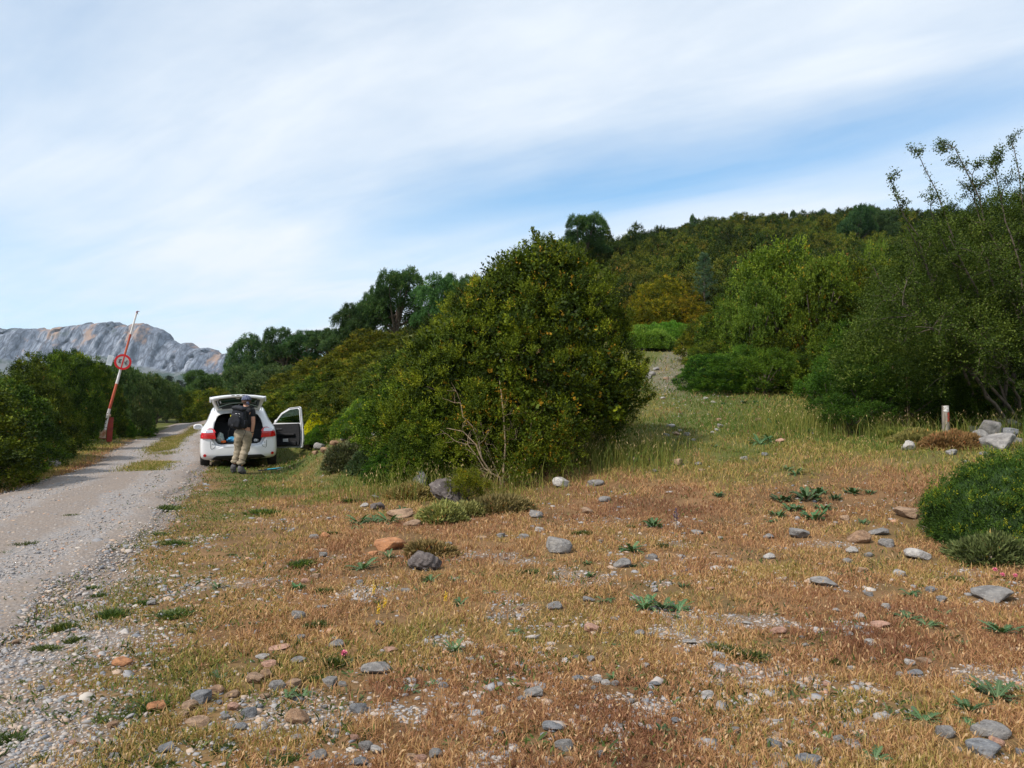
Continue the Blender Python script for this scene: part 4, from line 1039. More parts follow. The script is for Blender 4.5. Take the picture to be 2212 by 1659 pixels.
# ------------------------------------------------------------------ stones
def rock_mesh(seed, cuts=11, sub=4, flat=1.0, crag=0.05):
    rng = np.random.default_rng(seed)
    bm = bmesh.new(); bmesh.ops.create_icosphere(bm, subdivisions=sub, radius=1.0)
    v = np.array([x.co[:] for x in bm.verts]); f = np.array([[q.index for q in p.verts] for p in bm.faces]); bm.free()
    for _ in range(cuts):
        n = rand_dirs(rng, 1)[0]; d = rng.uniform(0.50, 0.88); s = v @ n
        v = np.where((s > d)[:, None], v - np.outer(s - d, n) * 0.96, v)
    u = unit(v)
    m = crag * 2 * (fbm(u[:, 0] * 3 + seed, u[:, 1] * 3 + u[:, 2] * 2.3, seed, 4) - 0.5) + crag * (fbm(u[:, 0] * 9, u[:, 1] * 9 + u[:, 2] * 7, seed + 1, 2) - 0.5)
    v = v * (1 + m)[:, None]
    v = v / np.abs(v[:, :2]).max() * 0.5
    v[:, 2] = v[:, 2] * flat
    me = make_mesh('stone', v, f, None, True, [M['rock']])
    return me
def rock_material():
    m, q = new_mat('stone')
    tcn = q.n('ShaderNodeTexCoord'); P_ = tcn.outputs['Object']; oi = q.n('ShaderNodeObjectInfo')
    off = q.n('ShaderNodeVectorMath', {0: P_, 1: q.n('ShaderNodeCombineXYZ', {0: q.math('MULTIPLY', oi.outputs['Random'], 40.0), 1: 0.0, 2: 0.0}).outputs[0]}, operation='ADD')
    n1_ = q.n('ShaderNodeTexNoise', {'Vector': off.outputs[0], 'Scale': 3.5, 'Detail': 8.0, 'Roughness': 0.7})
    n2_ = q.n('ShaderNodeTexNoise', {'Vector': off.outputs[0], 'Scale': 14.0, 'Detail': 4.0, 'Roughness': 0.6})
    k = q.ramp(n1_.outputs[0], [(0.30, (0.45, 0.42, 0.40)), (0.5, (0.95, 0.93, 0.92)), (0.68, (1.35, 1.30, 1.22))])
    c = q.mix(1.0, oi.outputs['Color'], k, 'MULTIPLY')
    c = q.mix(q.math('MULTIPLY', q.smooth(n2_.outputs[0], 0.60, 0.70), 0.45), c, (0.45, 0.42, 0.36))
    bn = q.n('ShaderNodeBump', {'Strength': 0.8, 'Distance': 0.06, 'Height': n1_.outputs[0]})
    p = q.n('ShaderNodeBsdfPrincipled', {'Base Color': c, 'Roughness': 0.92, 'Specular IOR Level': 0.2, 'Normal': bn.outputs[0]})
    q.n('ShaderNodeOutputMaterial', {0: p.outputs[0]})
    return m
M['rock'] = rock_material()
ROCKS = [rock_mesh(s, c, 4, fl, cr) for s, c, fl, cr in [(1, 12, 0.85, .04), (2, 9, 0.8, .05), (3, 14, 0.75, .04), (4, 10, 0.9, .06), (5, 16, 0.7, .05), (6, 8, 0.8, .03)]]
CRAGS = [rock_mesh(s, 9, 5, 0.9, 0.20) for s in (21, 22, 23)]
RC = {'grey': (0.25, 0.24, 0.232), 'white': (0.40, 0.38, 0.36), 'orange': (0.45, 0.215, 0.105), 'tan': (0.36, 0.245, 0.165), 'bluish': (0.215, 0.222, 0.235), 'dark': (0.14, 0.12, 0.115), 'pink': (0.45, 0.27, 0.20), 'brown': (0.30, 0.19, 0.12)}
RCN = {'grey': 'grey', 'white': 'pale', 'orange': 'orange', 'tan': 'tan', 'bluish': 'bluish', 'dark': 'dark', 'pink': 'pinkish', 'brown': 'brown'}
rrng = random.Random(4)
EXC = []
def clear_of(x, y):
    ok = np.ones(len(x), bool)
    for ex, ey, er in EXC:
        if er > 0.03: ok &= ((x - ex) ** 2 + (y - ey) ** 2) > er * er
    return ok
def region(U, V):
    if V > 1480: v = 'bottom'
    elif V > 1290: v = 'near'
    elif V > 1150: v = 'middle'
    elif V > 1050: v = 'far'
    else: v = 'upper'
    h = ['left', 'left centre', 'centre', 'right centre', 'right'][min(4, max(0, int(U / 443)))]
    return '%s %s' % (v, h)
def rock(U, V, wpx, col='grey', label=None, hk=0.62, crag=False, sink=0.26, wd=0.85, rz=None, rx=0.0):
    p = hit(U, V + wpx * 0.16); w = wpx * 1.22 * PXM(p.y)
    me = rrng.choice(CRAGS if crag else ROCKS)
    h = w * hk
    o = link('rock' if wpx > 45 else 'stone', me, None, (p.x, p.y + w * wd * 0.35, g1(p.x, p.y + w * wd * 0.35) + h * (0.5 - sink)),
             (rx + rrng.uniform(-.12, .12), rrng.uniform(-.12, .12), (rrng.uniform(-0.35, 0.35) + rrng.choice([0, math.pi])) if rz is None else rz), (w, w * wd, h * 1.25))
    EXC.append((p.x, p.y + w * wd * 0.12, w * 0.60))
    j = rrng.uniform(0.88, 1.12); c = RC[col]; o.color = (c[0] * j, c[1] * j, c[2] * j, 1)
    o['category'] = 'rock' if wpx > 45 else 'stone'
    if label: o['label'] = label
    else:
        sz = 'large ' if wpx > 45 else ('' if wpx > 24 else 'small ')
        nm = 'rock' if wpx > 45 else 'stone'
        PLACED.append((o, '%s%s %s in the %s' % (sz, RCN[col], nm, region(U, V)), '%s%s %ss in the %s' % (sz, RCN[col], nm, region(U, V)), U, V))
    return o
K = 0.3736
def RG(ox, oy, k, lst):
    for it in lst:
        x, y, w, c = it[:4]; kw = it[4] if len(it) > 4 else {}
        rock(ox + x * k, oy + y * k, max(w * k, 9), c, **kw)
RG(0, 1039.4, K, [(895, 1320, 105, 'orange', dict(label='orange tan rounded rock at the lower left beside a green tuft')), (1075, 1320, 95, 'tan'), (1155, 1270, 115, 'bluish', dict(label='bluish grey rounded rock on top of the stone cluster at the lower left')),
    (1215, 1330, 42, 'white'), (1330, 1245, 75, 'tan'), (1340, 1318, 70, 'pink'), (1435, 1355, 85, 'bluish'), (1300, 1370, 50, 'grey'), (640, 1425, 65, 'brown'), (1130, 1405, 130, 'tan', dict(hk=0.3, label='flat tan slab below the lower left stone cluster')),
    (955, 1560, 95, 'bluish'), (700, 1050, 115, 'orange', dict(hk=0.35, label='long flat orange stone in the straw right of the gravel track end')), (870, 710, 60, 'grey'), (1460, 1160, 100, 'tan'), (950, 1450, 40, 'white'), (1230, 1225, 90, 'brown'), (1060, 1360, 60, 'tan'),
    (660, 1600, 60, 'grey'), (420, 1520, 45, 'pink'), (75, 935, 45, 'tan'), (1380, 1430, 70, 'bluish'), (790, 885, 26, 'white'), (1270, 1285, 40, 'bluish'), (530, 1560, 40, 'grey'), (820, 1520, 45, 'white'), (230, 1210, 50, 'bluish'), (350, 1340, 40, 'grey')])
RG(552.2, 1039.4, K, [(235, 785, 78, 'grey'), (685, 1095, 145, 'grey', dict(label='grey rounded boulder with straw in front, low left of centre', hk=0.5)), (230, 1395, 115, 'brown', dict(hk=0.9, label='brown blocky rock with a pale patch near the bottom left of centre')),
    (625, 1545, 80, 'grey'), (690, 1570, 75, 'white'), (600, 1635, 85, 'bluish'), (590, 1330, 95, 'bluish', dict(rx=0.5)), (750, 372, 185, 'orange', dict(hk=0.42, wd=0.6, label='large flat bright orange stone slab left of centre')), (680, 420, 60, 'orange', dict(hk=0.4)),
    (405, 318, 52, 'orange', dict(label='small vivid orange stone beside a grey stone on the olive grass')), (335, 325, 52, 'grey'), (965, 490, 175, 'dark', dict(crag=True, label='dark craggy pitted rock right of the brown twiggy patch', sink=0.2)),
    (900, 245, 90, 'tan', dict(hk=0.45)), (835, 190, 150, 'tan', dict(hk=0.35, label='long tan stone above the thistle patch left of the thyme cushion')), (625, 143, 42, 'white'), (690, 155, 85, 'dark'),
    (940, 62, 80, 'grey', dict(hk=1.5, sink=0.15, crag=True, label='upright pointed grey boulder at the left foot of the giant bush')), (1095, 110, 190, 'dark', dict(crag=True, hk=0.7, sink=0.15, label='large dark craggy pitted boulder below the giant bush')),
    (1160, 25, 90, 'dark', dict(crag=True, hk=0.9, label='small dark craggy rock behind the large pitted boulder')), (990, 190, 50, 'tan'), (430, 1175, 85, 'grey'), (120, 1190, 85, 'grey'), (215, 1190, 85, 'tan'), (500, 1180, 50, 'grey'),
    (900, 1605, 62, 'tan'), (945, 1620, 75, 'pink'), (1030, 1590, 80, 'grey'), (20, 1310, 45, 'bluish'), (460, 950, 75, 'grey'), (255, 905, 50, 'grey'), (250, 1035, 95, 'grey', dict(hk=0.3)), (70, 1060, 90, 'pink', dict(hk=0.3)), (60, 1130, 80, 'brown'), (200, 290, 35, 'bluish'),
    (385, 430, 50, 'grey'), (350, 555, 52, 'tan'), (345, 400, 32, 'white'), (1085, 1185, 55, 'bluish'), (1145, 1335, 32, 'bluish'), (1100, 360, 60, 'grey', dict(hk=0.3)), (1305, 325, 62, 'tan', dict(hk=0.35)), (1420, 320, 50, 'grey'), (565, 1490, 50, 'pink'), (455, 1455, 48, 'grey'),
    (230, 1490, 60, 'white'), (100, 1520, 42, 'orange'), (350, 1600, 90, 'grey'), (380, 725, 60, 'grey', dict(hk=0.3)), (860, 630, 60, 'grey', dict(hk=0.3)), (710, 830, 50, 'grey'), (770, 975, 80, 'pink', dict(hk=0.25)), (600, 590, 42, 'grey'), (100, 1570, 50, 'pink'), (45, 1415, 50, 'white'),
    (40, 1250, 55, 'tan'), (120, 960, 110, 'pink', dict(hk=0.2)), (35, 1015, 80, 'white', dict(hk=0.2)), (390, 1310, 40, 'grey'), (245, 1275, 50, 'bluish'), (420, 220, 30, 'white'), (25, 225, 40, 'tan'), (285, 580, 45, 'pink')])
RG(1104.3, 1039.4, K, [(270, 395, 145, 'grey', dict(hk=0.7, label='big dark grey angular rock in the straw near the centre')), (140, 200, 75, 'grey'), (160, 285, 52, 'white'), (70, 325, 60, 'grey'), (440, 180, 62, 'tan'), (545, 110, 56, 'grey'),
    (290, 22, 90, 'white', dict(hk=0.8, label='pale rounded boulder in long grass right of the giant bush foot')), (485, 14, 95, 'grey', dict(hk=0.45, label='grey stone with twigs right of the pale rounded boulder')), (645, 485, 90, 'grey'), (810, 445, 72, 'grey'), (985, 440, 36, 'white'), (1085, 298, 70, 'grey', dict(hk=0.3)),
    (1215, 330, 30, 'white'), (1350, 318, 32, 'white'), (250, 730, 78, 'grey'), (445, 688, 70, 'grey', dict(hk=0.4)), (465, 865, 90, 'pink', dict(label='pinkish angular rock with a dark hollow beside it, centre')), (140, 1235, 115, 'grey', dict(hk=0.5)), (55, 1265, 50, 'grey'), (830, 1175, 65, 'bluish', dict(hk=0.4)),
    (550, 1170, 50, 'white'), (495, 1158, 60, 'white'), (385, 1145, 55, 'bluish'), (600, 1175, 45, 'grey'), (470, 1200, 40, 'grey'), (460, 1035, 50, 'grey'), (375, 1020, 40, 'grey'), (780, 1070, 40, 'white'), (745, 880, 50, 'grey'), (310, 1545, 105, 'grey', dict(hk=0.5)),
    (230, 1430, 115, 'bluish', dict(hk=0.35)), (520, 1590, 52, 'bluish'), (945, 1390, 52, 'bluish'), (1145, 1240, 72, 'white', dict(hk=0.4)), (1305, 1450, 52, 'grey'), (1375, 1360, 35, 'tan'), (1210, 1190, 42, 'bluish'), (330, 1620, 65, 'tan'), (520, 350, 30, 'grey'), (835, 635, 40, 'white'),
    (720, 685, 60, 'grey'), (600, 800, 40, 'grey'), (220, 835, 45, 'tan'), (1150, 620, 50, 'pink', dict(hk=0.3)), (1280, 500, 50, 'white', dict(hk=0.3)), (1180, 415, 50, 'tan', dict(hk=0.3)), (1370, 820, 55, 'white', dict(hk=0.25)), (1030, 930, 80, 'white', dict(hk=0.25)), (800, 890, 35, 'grey'), (635, 1420, 40, 'grey'),
    (1270, 1550, 40, 'white'), (1310, 1580, 40, 'white'), (1320, 1360, 30, 'bluish'), (1240, 1380, 30, 'tan'), (1390, 1195, 35, 'white'), (1380, 1225, 45, 'tan'), (690, 1280, 45, 'grey'), (40, 740, 40, 'tan'), (110, 1190, 50, 'pink')])
RG(1656.5, 1039.4, K, [(840, 200, 130, 'tan', dict(hk=0.5, label='tan pointed rock touching the left side of the yellow dotted cushion')), (460, 220, 50, 'tan'), (190, 315, 110, 'grey', dict(hk=0.55, label='grey sloping rock below the big leafy weeds on the right')), (550, 342, 112, 'brown', dict(hk=0.7, label='brownish grey rock, left one of two side by side on the right')),
    (675, 300, 112, 'grey', dict(hk=0.4, label='grey striped rock, right one of two side by side on the right')), (710, 370, 82, 'grey'), (500, 405, 62, 'white'), (895, 435, 130, 'white', dict(hk=0.55, label='white creased rock at the edge of the dark patch on the right')), (785, 540, 68, 'white'),
    (350, 590, 132, 'grey', dict(hk=0.45, label='grey layered rock in the straw right of centre')), (1345, 665, 225, 'grey', dict(hk=0.35, label='broad flat grey rock near the right edge')), (950, 630, 62, 'bluish'), (75, 872, 90, 'pink', dict(hk=0.5)), (605, 940, 56, 'white'), (540, 785, 52, 'white'), (665, 830, 110, 'pink', dict(hk=0.25)),
    (490, 1088, 42, 'white'), (870, 1115, 72, 'bluish', dict(hk=0.5)), (915, 1040, 90, 'tan', dict(hk=0.35)), (840, 1055, 60, 'white'), (600, 1393, 62, 'tan'), (1045, 1468, 105, 'grey', dict(hk=0.8, label='grey upright rock at the bottom right, left of the two long blocks')),
    (1335, 1470, 185, 'grey', dict(hk=0.5, label='upper long grey block at the bottom right corner')), (1290, 1572, 185, 'bluish', dict(hk=0.45, label='lower long bluish block at the bottom right corner')), (1350, 1522, 85, 'pink'), (1480, 1580, 62, 'bluish'), (860, 1495, 50, 'tan'), (430, 1500, 62, 'grey'), (60, 1535, 85, 'bluish'),
    (235, 1620, 95, 'bluish'), (290, 1640, 95, 'bluish'), (150, 1530, 50, 'grey'), (1110, 1560, 52, 'grey'), (590, 430, 50, 'grey'), (475, 465, 52, 'grey'), (215, 1195, 40, 'white'), (15, 325, 52, 'grey'), (1140, 235, 52, 'grey'), (540, 850, 40, 'bluish'), (700, 730, 50, 'white'), (600, 660, 45, 'grey'),
    (560, 520, 50, 'tan'), (290, 1190, 35, 'white'), (555, 1185, 40, 'white'), (360, 1180, 50, 'pink'), (770, 1120, 40, 'white'), (230, 950, 35, 'white'), (210, 908, 30, 'bluish'), (40, 1100, 40, 'tan'), (65, 1485, 55, 'tan'), (400, 1540, 50, 'grey'), (60, 1600, 60, 'grey'), (640, 1500, 45, 'pink'), (410, 750, 40, 'white'),
    (480, 890, 45, 'grey'), (1020, 690, 60, 'grey'), (1190, 580, 50, 'tan'), (20, 440, 60, 'white')])
RG(1299.3, 714.6, 0.23495, [(300, 1195, 105, 'bluish', dict(label='bluish stone of the trio in the grass right of the giant bush')), (375, 1172, 62, 'orange', dict(label='orange stone of the trio in the grass right of the giant bush')), (445, 1192, 52, 'dark', dict(label='dark stone of the trio in the grass right of the giant bush')),
    (710, 1225, 95, 'tan', dict(hk=0.75, label='pale tan boulder alone in the grass of the foot path')), (490, 1290, 50, 'grey'), (900, 1228, 60, 'grey'), (635, 875, 82, 'white', dict(hk=0.45)), (595, 965, 62, 'grey'), (700, 952, 60, 'tan'), (785, 957, 60, 'grey'), (850, 1008, 42, 'white'), (1095, 880, 60, 'grey'),
    (1030, 940, 45, 'white'), (1320, 1182, 66, 'grey'), (1505, 1140, 58, 'bluish'), (1612, 1140, 40, 'brown'), (1665, 1008, 98, 'pink', dict(hk=0.4, label='flat pinkish stone in the grass of the foot path')), (1080, 820, 52, 'pink'), (1440, 820, 52, 'pink'), (930, 1280, 66, 'tan', dict(hk=0.3)), (30, 1560, 90, 'grey'),
    (570, 620, 40, 'white'), (960, 625, 45, 'white'), (1035, 660, 42, 'white'), (1900, 540, 145, 'white', dict(hk=0.35, label='pale flat slab at the foot of the right thicket')), (1830, 590, 48, 'white'), (510, 355, 60, 'grey'), (460, 400, 70, 'grey'), (445, 432, 60, 'grey'), (600, 445, 50, 'tan'), (560, 95, 60, 'pink'), (450, 155, 50, 'pink'), (380, 170, 60, 'grey'), (650, 105, 50, 'tan'), (1060, 915, 45, 'white'), (720, 920, 35, 'white')])
RG(1753.9, 779.5, 0.3132, [(675, 605, 78, 'white', dict(hk=0.9, crag=True, label='white pointed rock left of the post in low grass')), (975, 640, 75, 'grey'), (1330, 590, 230, 'grey', dict(hk=0.55, sink=.15, label='lowest broad boulder of the grey heap at the right edge')), (1245, 520, 150, 'grey', dict(hk=0.9, sink=.1, rx=0.4, label='steep leaning boulder of the grey heap at the right edge')),
    (1195, 545, 110, 'grey', dict(hk=0.8, sink=.1, label='left standing boulder of the grey heap at the right edge')), (1230, 425, 130, 'grey', dict(sink=0.0, hk=0.6, label='top flat boulder of the grey heap at the right edge')), (1090, 465, 115, 'grey', dict(hk=0.4)), (1300, 470, 110, 'grey', dict(sink=-0.1, label='upper right boulder of the grey heap at the right edge')),
    (1390, 520, 110, 'bluish', dict(sink=0.0)), (1030, 370, 85, 'grey', dict(hk=0.6)), (1060, 415, 75, 'dark'), (1300, 372, 60, 'dark', dict(hk=1.4, label='upright dark stone behind the grey boulder heap')), (750, 462, 90, 'grey', dict(hk=0.4)), (1180, 392, 75, 'grey', dict(sink=0.0)), (1200, 645, 55, 'grey'), (1420, 560, 90, 'grey'), (1130, 500, 90, 'grey', dict(sink=0.05)), (1285, 430, 90, 'grey', dict(sink=-0.1)), (1350, 430, 100, 'grey', dict(sink=-0.1)), (1165, 600, 80, 'grey', dict(sink=0.1)), (1120, 430, 80, 'tan', dict(sink=0.0)), (1400, 470, 100, 'grey', dict(sink=-0.15)), (1000, 430, 60, 'grey')])
for (U, V, w, c) in [(672, 950, 26, 'white'), (690, 962, 40, 'grey'), (706, 948, 30, 'white'), (700, 972, 34, 'grey'), (722, 955, 30, 'grey'), (716, 938, 26, 'tan'), (740, 944, 24, 'white'), (752, 934, 26, 'grey'), (768, 928, 22, 'white'), (790, 925, 26, 'tan'), (662, 962, 22, 'tan'), (760, 950, 26, 'grey'), (742, 968, 24, 'white'), (730, 975, 20, 'grey'), (805, 935, 22, 'white'), (680, 975, 22, 'grey')]:
    rock(U, V + 6, w * 0.62, 'brown' if c == 'grey' and w % 4 else c, hk=0.7)
rock(92, 1000, 60, 'grey', label='flat grey stone at the foot of the hedge on the far left', hk=0.4)
rock(1378, 556, 24, 'white', label='pale rock outcrop showing through the hillside scrub', sink=-0.4, hk=1.0)

# ------------------------------------------------------------------ gravel, straw and grass
def sample_ground(n, y0, y1, power, rng, xr=None, margin=2.6):
    """random points on the visible ground, denser near the front"""
    u = rng.random(n)
    e = 1 - power
    y = (y0 ** e + u * (y1 ** e - y0 ** e)) ** (1 / e)
    hw = 0.66 * y + margin
    x = rng.uniform(-1, 1, n) * hw
    return x, y
PEB = []
for k in range(6):
    r2 = np.random.default_rng(60 + k); bm = bmesh.new(); bmesh.ops.create_icosphere(bm, subdivisions=1, radius=1.0)
    v = np.array([x.co[:] for x in bm.verts]); f = np.array([[q.index for q in p.verts] for p in bm.faces]); bm.free()
    for _ in range(7):
        n = rand_dirs(r2, 1)[0]; s_ = v @ n; v = np.where((s_ > 0.42)[:, None], v - np.outer(s_ - 0.42, n), v)
    v = v * 1.35
    PEB.append((v * r2.uniform(0.8, 1.1, 3) * [0.5, 0.42, 0.30], f))
def pebble_material():
    m, q = new_mat('gravel_pebbles')
    at_ = q.n('ShaderNodeAttribute', attribute_name='tint')
    c = q.ramp(at_.outputs['Fac'], [(0.0, (0.16, 0.165, 0.18)), (0.3, (0.28, 0.27, 0.27)), (0.5, (0.37, 0.335, 0.31)), (0.7, (0.40, 0.285, 0.20)), (0.85, (0.45, 0.40, 0.35)), (1.0, (0.42, 0.22, 0.13))])
    p = q.n('ShaderNodeBsdfPrincipled', {'Base Color': c, 'Roughness': 0.9, 'Specular IOR Level': 0.25})
    q.n('ShaderNodeOutputMaterial', {0: p.outputs[0]}); return m
M['pebble'] = pebble_material()
def pebbles(name, x, y, size, rng, label, lift=0.15, tints=None):
    acc = Acc(); z = gz(x, y) + 0.018 * road_mask(x, y, 0.1)
    n = len(x); which = rng.integers(0, len(PEB), n); a = rng.uniform(0, 6.28, n)
    tint = rng.choice([0.05, 0.2, 0.3, 0.4, 0.5, 0.55, 0.68, 0.75, 0.85, 0.98], n, p=[.09, .13, .15, .13, .13, .11, .11, .08, .04, .03]) if tints is None else tints
    for k, (v, f) in enumerate(PEB):
        s_ = np.where(which == k)[0]
        if not len(s_): continue
        ca, sa = np.cos(a[s_])[:, None], np.sin(a[s_])[:, None]
        sc_ = size[s_][:, None]
        X = (v[None, :, 0] * ca - v[None, :, 1] * sa) * sc_ + x[s_][:, None]
        Y = (v[None, :, 0] * sa + v[None, :, 1] * ca) * sc_ + y[s_][:, None]
        Z = (v[None, :, 2] + lift) * sc_ + z[s_][:, None]
        F = (f[None] + (np.arange(len(s_)) * len(v))[:, None, None]).reshape(-1, 3)
        acc.add(np.stack([X, Y, Z], -1).reshape(-1, 3), F, np.repeat(tint[s_], len(v)))
    tag(link(name, acc.mesh(name, [M['pebble']])), label, 'gravel', kind='stuff')
rng = np.random.default_rng(50)
x, y = sample_ground(420000, 2.6, 46, 1.45, rng)
g = gravel_mask(x, y); keep = rng.random(len(x)) < np.clip(g, 0, 1) ** 1.2
lq, rq = road_edges(y); tq_ = (x - lq) / (rq - lq); keep &= rng.random(len(x)) > 0.6 * (np.exp(-((tq_ - .24) / .10) ** 2) + np.exp(-((tq_ - .74) / .10) ** 2))
x, y = x[keep], y[keep]
inr = road_mask(x, y, 0.5)
size = np.clip(rng.lognormal(math.log(0.0165), 0.5, len(x)), 0.009, 0.060) * (0.9 + 0.03 * y) * (1 - 0.15 * inr)
pebbles('gravel', x, y, size, rng, 'loose grey and tan gravel on the track and its verge', lift=0.04)
# scattered larger pebbles lying in the straw
x, y = sample_ground(60000, 2.6, 26, 1.6, rng)
l, r = road_edges(y)
cl = fbm(x * 0.7 + 11, y * 0.7, 91, 3)
keep = (x > r - 0.5) & (rng.random(len(x)) < (sstep(cl + 0.17 * (1 - sstep(x, -3.2, 1.0)), 0.52, 0.74) * 0.6 + 0.03) * (1 - 0.75 * sstep(y, 9, 15)))
x, y = x[keep], y[keep]
size = np.clip(rng.lognormal(math.log(0.026), 0.6, len(x)), 0.012, 0.13) * (0.85 + 0.03 * y)
pebbles('scattered_pebbles', x, y, size, rng, 'small pebbles strewn through the dry straw', lift=0.0)

def blades(name, x, y, h, w, tint, rng, label, lean=0.35, heads=0.0, cat='grass', kind='stuff', mat='straw'):
    acc = Acc(); z = gz(x, y) - 0.005; n = len(x)
    a = rng.uniform(0, 2 * math.pi, n); ln = np.abs(rng.normal(0, lean, n))
    T = np.stack([np.cos(a) * ln, np.sin(a) * ln, np.ones(n)], -1); T = unit(T)
    b_ = rng.uniform(0, 2 * math.pi, n); S = np.stack([np.cos(b_), np.sin(b_), np.zeros(n)], -1)
    P0 = np.stack([x, y, z], -1); hh = h[:, None]; ww = w[:, None]
    mid = P0 + T * hh * 0.55; tip = P0 + T * hh + np.stack([np.cos(a), np.sin(a), -0.3 * np.ones(n)], -1) * hh * (0.15 + 0.3 * ln[:, None])
    v = np.stack([P0 - S * ww * 0.5, P0 + S * ww * 0.5, mid + S * ww * 0.42, mid - S * ww * 0.42], 1)
    acc.add(v.reshape(-1, 3), np.arange(4 * n).reshape(-1, 4), np.repeat(tint, 4))
    v2 = np.stack([mid - S * ww * 0.42, mid + S * ww * 0.42, tip], 1)
    acc.add(v2.reshape(-1, 3), np.arange(3 * n).reshape(-1, 3), np.repeat(tint, 3))
    k = np.where(rng.random(n) < heads)[0]
    if len(k): leaf_quads(acc, tip[k] - T[k] * hh[k] * 0.12, unit(T[k] + rng.normal(size=(len(k), 3)) * 0.3), np.clip(h[k] * 0.45, 0.015, 0.05), np.clip(w[k] * 1.7, 0.003, 0.012), rng, np.full(len(k), 0.97))
    o = tag(link(name, acc.mesh(name, [M[mat]])), label, cat, kind=kind)
    return o
# ------------------------------------------------------------------ herbs standing one by one
def lobed_leaf(acc, rng, L, W, arch, az, tint, n=9, jag=0.75, rise=0.5, rib=True, z0=0.0, r0=0.0, wav=0.0):
    t = np.linspace(0, 1, n)
    r = r0 + L * (t * (1 - 0.12 * arch * t)); z = z0 + L * (rise * t - arch * t * t)
    d = np.array([math.cos(az), math.sin(az)]); s = np.array([-d[1], d[0]])
    prof = np.sin(np.clip(t * 0.93 + 0.07, 0, 1) * math.pi) ** 0.7 * (0.55 + 0.45 * t)
    wl = W * prof * np.where(np.arange(n) % 2 == 0, 1 - jag, 1.0)
    wl[-1] = 0.0
    mid = np.stack([d[0] * r, d[1] * r, z], -1)
    up = wl * 0.35 + wav * np.sin(t * 12)
    a = mid + np.stack([s[0] * wl, s[1] * wl, up], -1); c = mid - np.stack([s[0] * wl, s[1] * wl, -up], -1)
    fwd = np.stack([d[0] * wl, d[1] * wl, wl * 0], -1) * 0.5
    a += fwd; c += fwd
    V_ = np.concatenate([a, mid, c]); i = np.arange(n - 1)
    f = np.concatenate([np.stack([n + i, n + i + 1, i + 1, i], -1), np.stack([2 * n + i, 2 * n + i + 1, n + i + 1, n + i], -1)])
    acc.add(V_, f, tint)
    if rib:
        w2 = np.linspace(0.045, 0.012, n) * W * 1.4
        a2 = mid + np.stack([s[0] * w2, s[1] * w2, w2 * 0 + 0.002], -1); c2 = mid - np.stack([s[0] * w2, s[1] * w2, w2 * 0 - 0.002], -1)
        acc.add(np.concatenate([a2, c2]), np.stack([n + i, n + i + 1, i + 1, i], -1), 0.88)
HERB = {}
for k in range(3):
    r2 = np.random.default_rng(400 + k); acc = Acc()
    for j in range(11 + 2 * k):
        lobed_leaf(acc, r2, r2.uniform(0.38, 0.56), r2.uniform(0.09, 0.14), r2.uniform(0.25, 0.7), j * 2.4 + r2.uniform(-.3, .3), r2.uniform(0.2, 0.7), n=15, jag=0.72, rise=r2.uniform(0.35, 1.0))
    HERB[('thistle', k)] = (acc.mesh('thistle_plant', [M['thistle']]), 1.0)
    acc = Acc()
    for j in range(30 + k * 4):
        lobed_leaf(acc, r2, r2.uniform(0.16, 0.32), r2.uniform(0.07, 0.12), r2.uniform(0.1, 0.6), j * 2.4 + r2.uniform(-.3, .3), r2.uniform(0.15, 0.6), n=11, jag=0.35, rise=r2.uniform(0.3, 1.2), r0=r2.uniform(0.0, 0.25), z0=r2.uniform(0.0, 0.12))
    HERB[('leafy', k)] = (acc.mesh('leafy_weed', [M['thistle']]), 1.0)
    acc = Acc()
    for j in range(18):
        lobed_leaf(acc, r2, r2.uniform(0.32, 0.5), r2.uniform(0.03, 0.055), r2.uniform(0.1, 0.5), j * 2.4 + r2.uniform(-.3, .3), r2.uniform(0.2, 0.8), n=7, jag=0.0, rise=r2.uniform(0.3, 1.1), rib=(j % 3 == 0))
    HERB[('rosette', k)] = (acc.mesh('rosette_weed', [M['weed']]), 1.0)
    acc = Acc(); n = 520
    P_ = np.stack([r2.normal(0, 0.17, n), r2.normal(0, 0.14, n), np.zeros(n)], -1)
    leaf_quads(acc, P_, unit(P_ * 2.2 + r2.normal(size=(n, 3)) * 0.35 + [0, 0, 0.75]), r2.uniform(0.14, 0.34, n), 0.05, r2, r2.uniform(0.1, 0.85, n))
    HERB[('tuft', k)] = (acc.mesh('green_tuft', [M['weed']]), 1.0)
HN = {'thistle': ('thistle', 'bluish spiny thistle'), 'leafy': ('leafy_weed', 'broad leaved weed'), 'rosette': ('rosette_weed', 'narrow leaved rosette'), 'tuft': ('grass_tuft', 'green grass tuft')}
